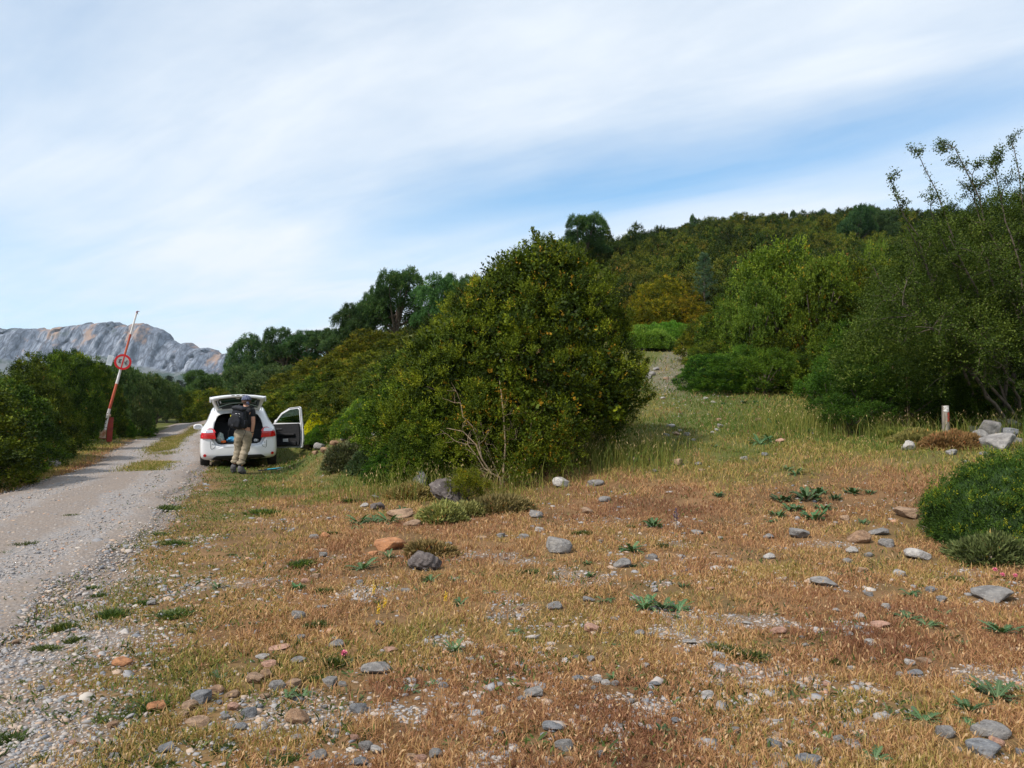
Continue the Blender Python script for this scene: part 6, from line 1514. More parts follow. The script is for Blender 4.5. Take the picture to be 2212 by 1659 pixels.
    patch('side_window', [(0.62, .985), (1.90, .975), (1.90, 1.40), (1.2, 1.41), (0.72, 1.34), (.58, 1.20)], M['glass'], axis='X', side=-1, out=0.003)
    patch('side_window', [(1.97, .975), (2.92, .96), (2.60, 1.27), (2.3, 1.38), (1.97, 1.40)], M['glass'], axis='X', side=-1, out=0.003)
    for a, c in ((0.98, 1.02), (1.93, 1.95)):
        patch('door_seam', [(a, .33), (a + .008, .33), (a + .008, .95), (a, .95)], M['seat'], axis='X', side=-1, out=0.003, sub=2)
    patch('door_handle', [(1.10, .80), (1.28, .80), (1.28, .83), (1.10, .83)], M['paint'], axis='X', side=-1, out=0.03, sub=1)
    patch('door_handle', [(2.08, .80), (2.26, .80), (2.26, .83), (2.08, .83)], M['paint'], axis='X', side=-1, out=0.03, sub=1)
    # windscreen, headlights, grille
    ws = bmesh.new(); rows = []
    for t in np.linspace(0, 1, 6):
        y = 2.72 + .42 * t; z = np.interp(y, yy, zr) + 0.006; hw = np.interp(y, yy, wr) * .93
        rows.append([ws.verts.new((hw * q_, y - 0.05 * abs(q_) ** 2, z - 0.01 * q_ * q_)) for q_ in np.linspace(-1, 1, 7)])
    for r0_, r1_ in zip(rows[:-1], rows[1:]):
        for i in range(6): ws.faces.new((r0_[i], r0_[i + 1], r1_[i + 1], r1_[i]))
    wsm = bake(bm_mesh('windscreen', ws, [M['glass']], True), [('SOLIDIFY', dict(thickness=0.012, offset=1.0))]); part('windscreen', wsm, car)
    for s in (-1, 1):
        part('headlight', box_mesh('headlight', (s * .56, 4.08, .70), (.30, .22, .13), M['clearlens'], .04, Matrix.Rotation(0, 3, 'Z')), car)
    part('grille', box_mesh('grille', (0, 4.235, .46), (.9, .05, .16), M['blackp'], .02), car)
    # wheels
    def wheel(x, y):
        s = 1 if x > 0 else -1
        prof = [(.20, -.085), (.235, -.098), (.29, -.102), (.312, -.080), (.316, 0), (.312, .080), (.29, .102), (.235, .098), (.20, .085)]
        th = np.linspace(0, 2 * math.pi, 44, endpoint=False); a = Acc(); m_ = len(prof)
        v = np.array([[(q_, r * math.cos(t), r * math.sin(t)) for r, q_ in prof] for t in th])
        i = np.arange(44)[:, None]; j = np.arange(m_)[None]; jj = (j + 1) % m_; i1 = (i + 1) % 44
        a.add(v.reshape(-1, 3), np.stack([i * m_ + j, i1 * m_ + j, i1 * m_ + jj, i * m_ + jj], -1).reshape(-1, 4))
        o = part('wheel', None, car, (x, y, 0.312))
        part('tyre', a.mesh('tyre', [M['tyre']]), o)
        bm = bmesh.new()
        r_ = bmesh.ops.create_cone(bm, cap_ends=True, segments=32, radius1=.205, radius2=.205, depth=.12); bmesh.ops.rotate(bm, verts=r_['verts'], cent=(0, 0, 0), matrix=Matrix.Rotation(R(90), 3, 'Y'))
        for k in range(5):
            box_bm(bm, (0, 0, 0), (.02, .045, .19), .004); vs = bm.verts[-24:] if False else None
        bmesh.ops.delete(bm, geom=[v for v in bm.verts if len(v.link_faces) == 0], context='VERTS')
        part('rim', bm_mesh('rim', bm, [M['blackp']]), o)
        sp = Acc()
        for k in range(5):
            t = k * 2 * math.pi / 5; c_, s_ = math.cos(t), math.sin(t)
            tube(sp, [(s * .07, 0, 0), (s * .072, c_ * .10, s_ * .10), (s * .066, c_ * .2, s_ * .2)], [.045, .03, .028], 6)
        part('spokes', sp.mesh('spokes', [M['alloy']]), o)
    for x in (-.775, .775):
        for y in (.80, 3.40): wheel(x, y)
    part('underbody', box_mesh('underbody', (0, 2.1, .25), (1.25, 3.6, .12), M['blackp'], .03), car)
    ex = Acc(); tube(ex, [(-.42, .10, .24), (-.42, .9, .25)], .03, 10); part('exhaust_pipe', ex.mesh('exhaust', [M['blackp']]), car)
    part('silencer', box_mesh('silencer', (-.2, .42, .26), (.55, .22, .14), M['blackp'], .05), car)
    # mirrors
    def mirror(parent, x, y, z, s, glass=True):
        bm = bmesh.new(); r_ = bmesh.ops.create_uvsphere(bm, u_segments=20, v_segments=12, radius=1.0)
        for v in bm.verts:
            c = v.co; v.co = Vector((math.copysign(abs(c.x) ** .7, c.x) * .115, math.copysign(abs(c.y) ** .8, c.y) * .075, math.copysign(abs(c.z) ** .7, c.z) * .068))
            if v.co.y < -0.02: v.co.y = -0.02 - (abs(v.co.y) - .02) * .2
        mo = part('wing_mirror', bm_mesh('mirror', bm, [M['paint']], True), parent, (x, y, z))
        st_ = Acc(); tube(st_, [(-s * .09, 0.02, -.03), (-s * .17, 0.03, -.06)], [.03, .035], 8); part('mirror_arm', st_.mesh('arm', [M['blackp']]), mo)
        gl = bmesh.new(); bmesh.ops.create_cone(gl, cap_ends=True, segments=20, radius1=.9, radius2=.9, depth=.006)
        for v in gl.verts: v.co = Vector((v.co.x * .10, v.co.z - 0.036, v.co.y * .058))
        part('mirror_glass', bm_mesh('mirror_glass', gl, [M['chrome']]), mo)
        return mo
    mirror(car, -1.0, 2.86, .93, -1)
    # open front door, hinged at its front edge
    hinge = Vector((.872, 3.02, 0)); ang = R(47)
    door = part('front_door', None, car, hinge, (0, 0, ang))
    sp_ = lambda pts: pts
    outer = [(-1.06, .30), (-.10, .28), (-.02, .45), (0, .92), (-.10, .95), (-.38, 1.24), (-.66, 1.375), (-.98, 1.405), (-1.035, 1.38), (-1.075, 1.0), (-1.10, .80), (-1.10, .50)]
    win = [(-.17, .965), (-.40, 1.20), (-.67, 1.325), (-.93, 1.355), (-.985, 1.32), (-1.01, .965)]
    dm = prism('door', outer, -.030, .022, M['paint'], 'X', bev=.006)
    wc = bpy.data.objects.new('c', prism('c', win, -.2, .2, M['frame_white'], 'X')); COL.objects.link(wc)
    dm = bake(dm, [('BOOLEAN', dict(object=wc, operation='DIFFERENCE', solver='EXACT', material_mode='TRANSFER'))]); bpy.data.objects.remove(wc)
    part('door_panel', dm, door)
    part('door_trim', prism('door_trim', [(-1.0, .345), (-.20, .325), (-.07, .45), (-.05, .93), (-1.005, .955), (-1.03, .80), (-1.035, .52)], -.085, -.031, M['interior'], 'X', bev=.012), door)
    part('armrest', box_mesh('armrest', (-.115, -.62, .66), (.08, .55, .05), M['interior'], .02), door)
    part('inner_handle', box_mesh('inner_handle', (-.098, -.35, .80), (.02, .20, .022), M['chrome'], .006), door)
    part('door_pocket', box_mesh('door_pocket', (-.105, -.58, .42), (.05, .70, .12), M['interior'], .02), door)
    part('speaker_grille', cyl_mesh('speaker', (-.088, -.28, .48), (-.094, -.28, .48), .085, .085, M['blackp']), door)
    part('map_sheet', box_mesh('map_sheet', (-.135, -.60, .50), (.012, .17, .085), M['paper'], .002), door)
    part('rubber_seal', prism('rubber_seal', [(-1.045, .34), (-.9, .315), (-.9, .325), (-1.035, .35), (-1.06, .52), (-1.06, .80), (-1.04, .98), (-1.008, 1.36), (-.97, 1.385), (-.66, 1.352), (-.66, 1.362), (-.98, 1.397), (-1.02, 1.37), (-1.052, .98), (-1.072, .80), (-1.072, .52)], -.038, -.0305, M['blackp'], 'X'), door)
    for zz_ in (.42, .83): part('door_latch', box_mesh('latch', (-.004, -1.098, zz_), (.03, .008, .05 if zz_ > .5 else .03), M['blackp'], .003), door)
    gl = prism('g', win, -.006, -.002, M['greenglass'], 'X'); m_, q = new_mat('clear_window_glass')
    gz_ = q.n('ShaderNodeBsdfGlossy', {'Color': (.8, .9, .85, 1), 'Roughness': .03}); tr_ = q.n('ShaderNodeBsdfTransparent', {'Color': (.55, .68, .58, 1)})
    q.n('ShaderNodeOutputMaterial', {0: q.n('ShaderNodeMixShader', {0: .10, 1: tr_.outputs[0], 2: gz_.outputs[0]}).outputs[0]})
    gl.materials.clear(); gl.materials.append(m_); part('door_window', gl, door)
    mirror(door, .15, -.12, .99, 1)
    # seats and boot lining seen through the opening
    bm = bmesh.new()
    for sx in (-.38, .38): box_bm(bm, (sx, 1.02, .80), (.70, .14, .56), .05, None)
    part('rear_seat_back', bm_mesh('rear_seat_back', bm, [M['seat']]), car)
    for sx in (-.42, 0, .42): part('headrest', box_mesh('headrest', (sx, 1.05, 1.14), (.25, .10, .13), M['seat'], .04), car)
    for sx in (-.38, .38): part('front_seat', box_mesh('front_seat', (sx, 2.0, .90), (.48, .14, .62), M['seat'], .06), car)
    part('parcel_ledge', box_mesh('parcel_ledge', (0, .50, .88), (1.08, .03, .015), M['seat'], .004), car)
    part('boot_floor', box_mesh('boot_floor', (0, .50, .592), (.92, .86, .03), M['interior'], .004), car)
    part('sill_seal', box_mesh('sill_seal', (0, .068, .577), (.84, .025, .02), M['blackp'], .006), car)
    part('bumper_step', box_mesh('bumper_step', (0, -.002, .525), (.70, .03, .012), M['paint'], .004), car)
    # tailgate: glass section then lower panel, hinged on the roof edge
    gate = part('tailgate', None, car, (0, .36, 1.398), (0, 0, 0))
    th = R(86)
    a0 = R(52) - th; a1 = R(88) - th           # directions below the horizontal, towards the rear
    def gp(u):
        if u < .58: return (-math.cos(a0) * u, -math.sin(a0) * u)
        return (-math.cos(a0) * .58 - math.cos(a1) * (u - .58), -math.sin(a0) * .58 - math.sin(a1) * (u - .58))
    us = [0, .05, .11, .2, .3, .4, .48, .54, .58, .62, .70, .80, .88, .93]
    hw = np.interp(us, [0, .05, .2, .4, .58, .70, .85, .93], [.46, .50, .535, .575, .615, .625, .615, .56])
    inner = np.interp(us, [0, .05, .11, .2, .4, .48, .54, .58], [.0, .30, .42, .455, .48, .46, .30, 0])
    bm = bmesh.new(); cols = 15; G = []
    for u, h_ in zip(us, hw):
        y, z = gp(u); row = []
        for t in np.linspace(-1, 1, cols): row.append(bm.verts.new((h_ * t, y + .03 * t * t, z - .035 * t * t * (1 + u))))
        G.append(row)
    for i in range(len(us) - 1):
        for j in range(cols - 1):
            um = (us[i] + us[i + 1]) / 2; xm = (j + .5) / (cols - 1) * 2 - 1
            if .06 < um < .545 and abs(xm) * np.interp(um, us, hw) < np.interp(um, [.06, .13, .45, .545], [.36, .46, .50, .44]): continue
            bm.faces.new((G[i][j], G[i][j + 1], G[i + 1][j + 1], G[i + 1][j]))
    gs = bake(bm_mesh('gate_shell', bm, [M['paint']], True), [('SOLIDIFY', dict(thickness=.055, offset=0.0)), ('BEVEL', dict(width=.012, segments=2))])
    part('gate_shell', gs, gate)
    # glass, dark surround and pale arc painted as sky light, all on the underside
    def strip(name, ulist, hwf, mat, off, th_=.008, x0=None):
        bm = bmesh.new(); G = []
        for u in ulist:
            y, z = gp(u); h_ = hwf(u); row = []
            for t in np.linspace(-1, 1, 15): 
                hx = h_ * t; tt_ = hx / np.interp(u, us, hw)
                row.append(bm.verts.new((hx, y + .03 * tt_ ** 2 + off * .4, z - .035 * tt_ ** 2 * (1 + u) - off)))
            G.append(row)
        for a_, c_ in zip(G[:-1], G[1:]):
            for j in range(14): bm.faces.new((a_[j], a_[j + 1], c_[j + 1], c_[j]))
        return part(name, bake(bm_mesh(name, bm, [mat], True), [('SOLIDIFY', dict(thickness=th_, offset=0))]), gate)
    strip('rear_window', [.05, .1, .2, .3, .4, .5, .56], lambda u: np.interp(u, [.05, .13, .45, .56], [.38, .47, .51, .46]), M['glass'], .012)
    strip('window_tint_band', [.30, .36, .44, .50], lambda u: np.interp(u, [.3, .5], [.40, .44]), M['greenglass'], .022, .004)
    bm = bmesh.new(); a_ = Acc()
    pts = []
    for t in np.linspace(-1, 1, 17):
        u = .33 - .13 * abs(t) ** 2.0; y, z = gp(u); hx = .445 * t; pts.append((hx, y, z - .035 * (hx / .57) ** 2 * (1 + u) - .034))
    tube(a_, pts, .0085, 6); part('sky_light_arc', a_.mesh('sky_light_strip', [M['skyarc']]), gate)  # pale tube stands in for sky light showing in the glass
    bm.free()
    y, z = gp(.60); part('gate_latch', box_mesh('gate_latch', (0, y, z - .055), (.085, .05, .05), M['chrome'], .008), gate)
    part('inner_trim', None, gate); bpy.data.objects.remove(KIDS[gate.name].pop())
    strip('gate_inner_trim', [.63, .68, .75, .82, .88], lambda u: np.interp(u, [.63, .88], [.52, .44]), M['frame_white'], .034, .012)
    y, z = gp(.93)
    for sx in (-.11, .0, .12): part('plate_lamp', box_mesh('plate_lamp', (sx, y - .022, z + .012), (.07, .016, .014), M['blackp'], .003), gate)
    for s in (-1, 1):
        st_ = Acc(); y, z = gp(.30)
        tube(st_, [(s * .515, .26, -.215), (s * .525, .12, -.08)], [.014, .014], 8); tube(st_, [(s * .525, .12, -.08), (s * .545, y + .02, z - .05)], [.007, .007], 6)
        part('gas_strut', st_.mesh('strut', [M['blackp']]), gate)
        y, z = gp(.72); part('gate_corner', box_mesh('gate_corner', (s * .605, y, z - .085), (.035, .16, .13), M['frame_white'], .015), gate)
    # stuff in the boot: separate things
    mw = Matrix.LocRotScale(car.location, car.rotation_euler, None)
    def rest(name, label, cat, me, loc, rz=0):
        o = link(name, me, None, mw @ Vector(loc), (0, R(-1.3), az + rz)); tag(o, label, cat); return o
    M['bag_pale'] = pmat('pale_bag', (0.55, 0.60, 0.55), (0.30, 0.38, 0.34), 14, .8, .5)
    M['bag_orange'] = pmat('orange_bag', (0.75, 0.16, 0.02), (0.55, 0.10, 0.015), 10, .6, .3)
    M['bag_blue'] = pmat('blue_bag', (0.03, 0.17, 0.36), (0.04, 0.30, 0.48), 9, .6, .4)
    def blob(name, s, mat, seed):
        v = []; bm = bmesh.new(); bmesh.ops.create_icosphere(bm, subdivisions=4, radius=1)
        for q_ in bm.verts:
            c = q_.co; k = 1 + .35 * (float(fbm(np.array([c.x * 2 + seed]), np.array([c.y * 2 + c.z * 2]), seed, 3)[0]) - .5) * 2
            q_.co = Vector((c.x * s[0] * k, c.y * s[1] * k, max(c.z, -.75) * s[2] * k))
        return bm_mesh(name, bm, [mat], True)
    rest('carrier_bag', 'pale crumpled carrier bag in the left corner of the open car boot', 'bag', blob('carrier_bag', (.09, .10, .13), M['bag_pale'], 3), (-.41, .26, .71))
    rest('orange_pouch', 'small bright orange pouch on the boot sill of the white car', 'bag', blob('orange_pouch', (.065, .06, .035), M['bag_orange'], 5), (-.335, .12, .632))
    rest('blue_bag', 'blue bag in the boot of the white car beside the orange pouch', 'bag', blob('blue_bag', (.15, .14, .075), M['bag_blue'], 7), (-.13, .22, .665))
    rest('pale_cloth', 'small pale cloth heap in the right corner of the open car boot', 'cloth', blob('pale_cloth', (.06, .07, .04), M['paper'], 9), (.40, .20, .64))
    return car
build_car()

def person():
    Y = 17.15; X0 = ray((735 / 4.6075 + 640) * .6496, 1000).x * Y; Z0 = g1(X0, Y)
    az = math.atan2(-X0, Y)
    p = thing('person', 'person in dark cap, black t-shirt and khaki trousers seen from behind at the boot', 'person', (X0, Y, Z0), (0, 0, az), None, (1.05, 1.05, 1.03))
    M['skin'] = pmat('skin', (0.62, 0.33, 0.23), (0.54, 0.27, 0.18), 12, .55)
    M['khaki'] = pmat('khaki_trousers', (0.36, 0.30, 0.215), (0.235, 0.19, 0.13), 9, .9, .9, stretch=(1, 1, 1.6))
    M['tshirt'] = pmat('black_tshirt', (0.010, 0.010, 0.013), (0.018, 0.018, 0.022), 9, .9, .4)
    M['boot'] = pmat('grey_boots', (0.12, 0.115, 0.12), (0.06, 0.055, 0.055), 25, .85, .5)
    M['cap'] = pmat('dark_blue_patterned_cap', (0.025, 0.035, 0.085), (0.15, 0.16, 0.22), 42, .9, detail=2.0)
    M['hair'] = pmat('brown_hair', (0.06, 0.03, 0.018), (0.10, 0.05, 0.03), 40, .8)
    M['sock'] = pmat('dark_socks', (0.02, 0.02, 0.022), (0.035, 0.035, 0.04), 30, .9)
    def skin(name, V, E, rad, mat, root=0, lv=2):
        me = bpy.data.meshes.new(name); me.from_pydata(V, E, []); me.update()
        o = bpy.data.objects.new('bake', me); COL.objects.link(o)
        o.modifiers.new('s', 'SKIN')
        for i, r in enumerate(rad):
            sv = me.skin_vertices[0].data[i]; sv.radius = r if isinstance(r, tuple) else (r, r); sv.use_root = (i == root)
        ss = o.modifiers.new('u', 'SUBSURF'); ss.levels = lv; ss.render_levels = lv
        bpy.context.view_layer.update()
        r = bpy.data.meshes.new_from_object(o.evaluated_get(DG())); bpy.data.objects.remove(o)
        r.materials.clear(); r.materials.append(mat)
        for q_ in r.polygons: q_.use_smooth = True
        return r
    # joints (x right, y away from the camera, z up)
    pel = (.055, .02, .90); chest = (.095, .05, 1.20); neck = (.105, .09, 1.395); hb = (.107, .11, 1.46); ht = (.11, .12, 1.56)
    shR = (.225, .00, 1.315); elR = (.245, -.03, 1.06); wrR = (.222, .02, .845)
    shL = (-.06, .14, 1.32); elL = (-.12, .33, 1.12); wrL = (-.08, .52, 1.02)
    hipR = (.125, 0, .86); knR = (.085, .045, .50); anR = (-.005, -.02, .13)
    hipL = (-.03, .04, .86); knL = (-.045, .10, .50); anL = (-.13, .10, .16)
    V = [pel, chest, neck, hb, ht, shR, elR, wrR, shL, elL, wrL, hipR, knR, anR, hipL, knL, anL, (.08, .04, 1.05)]
    E = [(0, 17), (17, 1), (1, 2), (2, 3), (3, 4), (1, 5), (5, 6), (6, 7), (1, 8), (8, 9), (9, 10), (0, 11), (11, 12), (12, 13), (0, 14), (14, 15), (15, 16)]
    r = [(.13, .10), (.14, .11), .052, .068, .080, .058, .043, .030, .058, .043, .030, .085, .055, .038, .085, .055, .038, (.12, .09)]
    # nose, ears on the far side of the head, turned slightly right; five fingers on each hand
    def add(pt, rr_, par): V.append(pt); r.append(rr_); E.append((par, len(V) - 1)); return len(V) - 1
    add((.125, .215, 1.50), .014, 4)
    add((.195, .11, 1.495), .012, 4); add((.025, .125, 1.495), .012, 4)
    def hand(par, w, d, side):
        pm = add((w[0] + d[0] * .06, w[1] + d[1] * .06, w[2] + d[2] * .06), (.036, .018), par)
        for k, (o_, l) in enumerate(((-.028, .065), (-.010, .078), (.009, .072), (.027, .056))):
            b0 = (w[0] + d[0] * .10 + side[0] * o_, w[1] + d[1] * .10 + side[1] * o_, w[2] + d[2] * .10 + side[2] * o_)
            i1 = add(b0, .0095, pm)
            i2 = add((b0[0] + d[0] * l * .55, b0[1] + d[1] * l * .55 + .008, b0[2] + d[2] * l * .55), .0085, i1)
            add((b0[0] + d[0] * l * .9 - side[0] * .004, b0[1] + d[1] * l * .9 + .024, b0[2] + d[2] * l * .9), .0075, i2)
        t1 = add((w[0] + d[0] * .05 - side[0] * .042, w[1] + d[1] * .05 - side[1] * .042 + .01, w[2] + d[2] * .05 - side[2] * .042), .011, par)
        add((w[0] + d[0] * .10 - side[0] * .052, w[1] + d[1] * .10 - side[1] * .052 + .02, w[2] + d[2] * .10 - side[2] * .052), .009, t1)
    hand(7, wrR, (-.15, .15, -.97), (-.3, -.95, -.1)); hand(10, wrL, (.1, .8, -.55), (1, -.1, 0))
    body = part('body', skin('body', V, E, r, M['skin']), p)
    for sx in (-.028, .028): 
        bm = bmesh.new(); bmesh.ops.create_uvsphere(bm, u_segments=10, v_segments=8, radius=.012); part('eye', bm_mesh('eye', bm, [M['paper']], True), p, (.118 + sx, .183, 1.515))
    part('mouth', box_mesh('mouth', (.122, .186, 1.455), (.045, .008, .008), M['skin'], .002), p)
    # hair and cap
    def dome(name, c, rx, ry, rz, zmin, mat, back=None):
        bm = bmesh.new(); bmesh.ops.create_uvsphere(bm, u_segments=28, v_segments=18, radius=1.0)
        bmesh.ops.delete(bm, geom=[v for v in bm.verts if v.co.z < zmin], context='VERTS')
        for v in bm.verts: v.co = Vector((c[0] + v.co.x * rx, c[1] + v.co.y * ry, c[2] + v.co.z * rz))
        return bake(bm_mesh(name, bm, [mat], True), [('SOLIDIFY', dict(thickness=.008, offset=1))])
    part('hair', dome('hair', (.108, .105, 1.515), .088, .098, .105, -.45, M['hair']), p)
    part('cap', dome('cap', (.108, .105, 1.54), .094, .105, .10, -.08, M['cap']), p)
    kb = Acc(); tube(kb, [(.135, .015, 1.50), (.155, -.01, 1.455), (.15, -.005, 1.43)], [.02, .018, .006], 6); tube(kb, [(.125, .01, 1.50), (.118, -.01, 1.46), (.12, 0, 1.445)], [.016, .014, .005], 6)
    part('cap_knot', kb.mesh('cap_knot', [M['cap']]), p)
    # t-shirt
    Vt = [(.06, .02, .93), (.08, .04, 1.06), chest, (.10, .075, 1.335), shR, tuple((np.array(shR) * .45 + np.array(elR) * .55)), shL, tuple((np.array(shL) * .45 + np.array(elL) * .55))]
    Et = [(0, 1), (1, 2), (2, 3), (3, 4), (4, 5), (3, 6), (6, 7)]
    part('t_shirt', skin('t_shirt', Vt, Et, [(.165, .125), (.15, .12), (.165, .125), (.10, .085), .072, .066, .072, .064], M['tshirt']), p)
    # trousers in one piece, rolled up above the boots
    Vp = [(.055, .02, .955), (.05, .015, .86), (.135, 0, .76), (.11, .03, .60), (.085, .045, .47), (.045, .005, .33), (.012, -.015, .235), (-.035, .04, .76), (-.045, .08, .60), (-.045, .10, .47), (-.085, .10, .36), (-.105, .10, .265)]
    Ep = [(0, 1), (1, 2), (2, 3), (3, 4), (4, 5), (5, 6), (1, 7), (7, 8), (8, 9), (9, 10), (10, 11)]
    tr = skin('trousers', Vp, Ep, [(.155, .125), (.165, .14), (.115, .115), (.100, .10), (.088, .088), (.080, .080), (.082, .082), (.105, .11), (.092, .095), (.078, .08), (.074, .074), (.074, .074)], M['khaki'], 0, 3)
    co = np.array([v.co[:] for v in tr.vertices]); nr = np.array([v.normal[:] for v in tr.vertices])
    wr_ = (fbm(co[:, 0] * 9 + co[:, 1] * 5, co[:, 2] * 30 + co[:, 0] * 12, 7, 3) - .5) * .045 * (0.6 + 0.9 * np.exp(-((co[:, 2] - .27) / .12) ** 2))
    co = co + nr * wr_[:, None]; tr.vertices.foreach_set('co', co.astype(np.float32).ravel()); tr.update()
    part('trousers', tr, p)
    cf = Acc()
    for c, rr_ in (((.010, -.015, .235), .075), ((-.108, .10, .262), .068)): tube(cf, [(c[0], c[1], c[2] - .03), (c[0], c[1], c[2]), (c[0], c[1], c[2] + .03)], [rr_, rr_ + .018, rr_ - .002], 16)
    part('trouser_cuffs', cf.mesh('cuffs', [M['khaki']], True), p)
    for nm, an, heel, toe in (('r', (-.01, -.015, .20), (-.01, -.035, .045), (.115, .03, .035)), ('l', (-.125, .10, .22), (-.165, .075, .075), (-.085, .17, .035))):
        Vb = [tuple(an), (an[0], an[1], .12), heel, ((heel[0] + toe[0]) / 2, (heel[1] + toe[1]) / 2, .048), toe]
        part('sock', skin('sock', [(an[0], an[1], .24), (an[0], an[1], .15)], [(0, 1)], [.05, .05], M['sock']), p)
        part('boot', skin('boot', Vb, [(0, 1), (1, 2), (1, 3), (3, 4)], [.056, .060, .046, (.052, .05), (.044, .04)], M['boot']), p)
        part('boot_sole', skin('sole', [(heel[0], heel[1], heel[2] - .03), (toe[0], toe[1], toe[2] - .02)], [(0, 1)], [(.05, .018), (.05, .018)], M['blackp']), p)
    wb = Acc(); w_ = np.array(wrR) + [0.001, -.004, .02]; tube(wb, [w_ - [0, 0, .008], w_ + [0, 0, .008]], [.034, .034], 12); part('watch_strap', wb.mesh('watch_strap', [M['blackp']]), p)
    # backpack: carried, so a thing of its own
    M['pack'] = pmat('black_backpack_fabric', (0.007, 0.008, 0.011), (0.016, 0.018, 0.026), 14, .75, .6)
    M['yellow'] = pmat('yellow_tag', (0.75, 0.72, 0.02), (0.65, 0.6, 0.02), 10, .5)
    mw = Matrix.LocRotScale(p.location, p.rotation_euler, p.scale)
    bp = thing('backpack', 'black hiking backpack with a small yellow tag on the back of the person', 'backpack', tuple(mw @ Vector((-.045, -.13, 1.17))), (R(4), R(8), az - R(28)))
    def pod(s, seed, mat):
        bm = bmesh.new(); bmesh.ops.create_cube(bm, size=2.0); bmesh.ops.subdivide_edges(bm, edges=bm.edges, cuts=5, use_grid_fill=True)
        for v in bm.verts:
            c = v.co.copy(); u_ = c.normalized() * 1.25; c = c.lerp(u_, .55)
            c.x *= 1 - .16 * max(0, c.z); k = 1 + .10 * (float(fbm(np.array([c.x * 3 + seed]), np.array([c.z * 3 + c.y]), seed, 3)[0]) - .5) * 2
            v.co = Vector((c.x * s[0] * k, c.y * s[1] * k, c.z * s[2] * k))
        return bake(bm_mesh('pod', bm, [mat], True), [('SUBSURF', dict(levels=1, render_levels=1))])
    part('main_pack', pod((.160, .085, .225), 3, M['pack']), bp)
    part('front_pocket', pod((.115, .04, .13), 5, M['pack']), bp, (-.01, -.105, -.05))
    part('top_lid', pod((.14, .09, .045), 6, M['pack']), bp, (0, -.01, .215))
    for sx in (-1, 1): part('side_pocket', pod((.035, .06, .09), 8, M['pack']), bp, (sx * .165, 0, -.11))
    part('yellow_tag', box_mesh('yellow_tag', (0, 0, 0), (.042, .012, .034), M['yellow'], .004), bp, (-.105, -.118, .04))
    part('logo_patch', box_mesh('logo_patch', (0, 0, 0), (.045, .008, .035), M['seat'], .003), bp, (-.04, -.155, -.14))
    bu = Acc()
    for (x_, z_) in [(.0, .10), (.02, .06), (.06, .11), (.01, .02), (.04, -.03), (.085, .05)]: tube(bu, [(x_ - .016, -.118 - .02 * (z_ < .03), z_), (x_ + .016, -.118 - .02 * (z_ < .03), z_ + .003)], .0035, 5)
    part('buckles', bu.mesh('buckles', [M['chrome']]), bp)
    sp = Acc()
    tube(sp, [(.10, .07, .20), (.13, .17, .26), (.14, .27, .20), (.12, .28, .02), (.11, .12, -.12)], .014, 6); tube(sp, [(-.10, .07, .20), (-.10, .17, .26), (-.10, .27, .20), (-.12, .28, .02), (-.11, .12, -.12)], .014, 6)
    tube(sp, [(.15, .0, -.21), (.19, .02, -.27), (.17, -.01, -.36), (.14, -.02, -.47), (.13, -.02, -.52)], .006, 5)
    tube(sp, [(-.15, -.02, -.21), (-.17, -.03, -.30), (-.175, -.03, -.42), (-.17, -.03, -.53)], .006, 5)
    part('straps', sp.mesh('straps', [M['blackp']]), bp)
    # trekking poles on the ground behind the right wheel
    M['bluepole'] = pmat('blue_pole', (0.02, 0.32, 0.45), (0.03, 0.42, 0.55), 10, .35)
    a = hit(895, 1016); c = hit(920, 1013) if False else None
    def pole(Ua, Va, Ub, Vb, mat, nm, lab, cat, r):
        A, B = hit(Ua, Va), hit(Ub, Vb); A.z += r + .03; B.z += r + .03
        o = thing(nm, lab, cat, tuple(A)); d_ = B - A
        ac = Acc(); tube(ac, [(0, 0, 0), tuple(d_)], r, 8); part('shaft', ac.mesh('shaft', [mat]), o)
        ac = Acc(); tube(ac, [tuple(-d_ * .22), (0, 0, 0)], r * 1.5, 8); part('grip', ac.mesh('grip', [M['blackp']]), o)
        ac = Acc(); tube(ac, [tuple(d_), tuple(d_ * 1.25)], [r * .6, r * .3], 6); part('tip', ac.mesh('tip', [M['chrome']]), o)
    f = lambda x_, y_: ((640 + x_ / 4.6075) * .6496, (1250 + y_ / 4.6075) * .6496)
    pole(*f(1140, 1462), *f(1340, 1440), M['bluepole'], 'trekking_pole', 'bright blue trekking pole lying on the grass behind the car', 'pole', .013)
    pole(*f(1060, 1476), *f(1300, 1462), M['blackp'], 'trekking_pole', 'black trekking pole lying on the grass beside the blue one', 'pole', .010)
person()

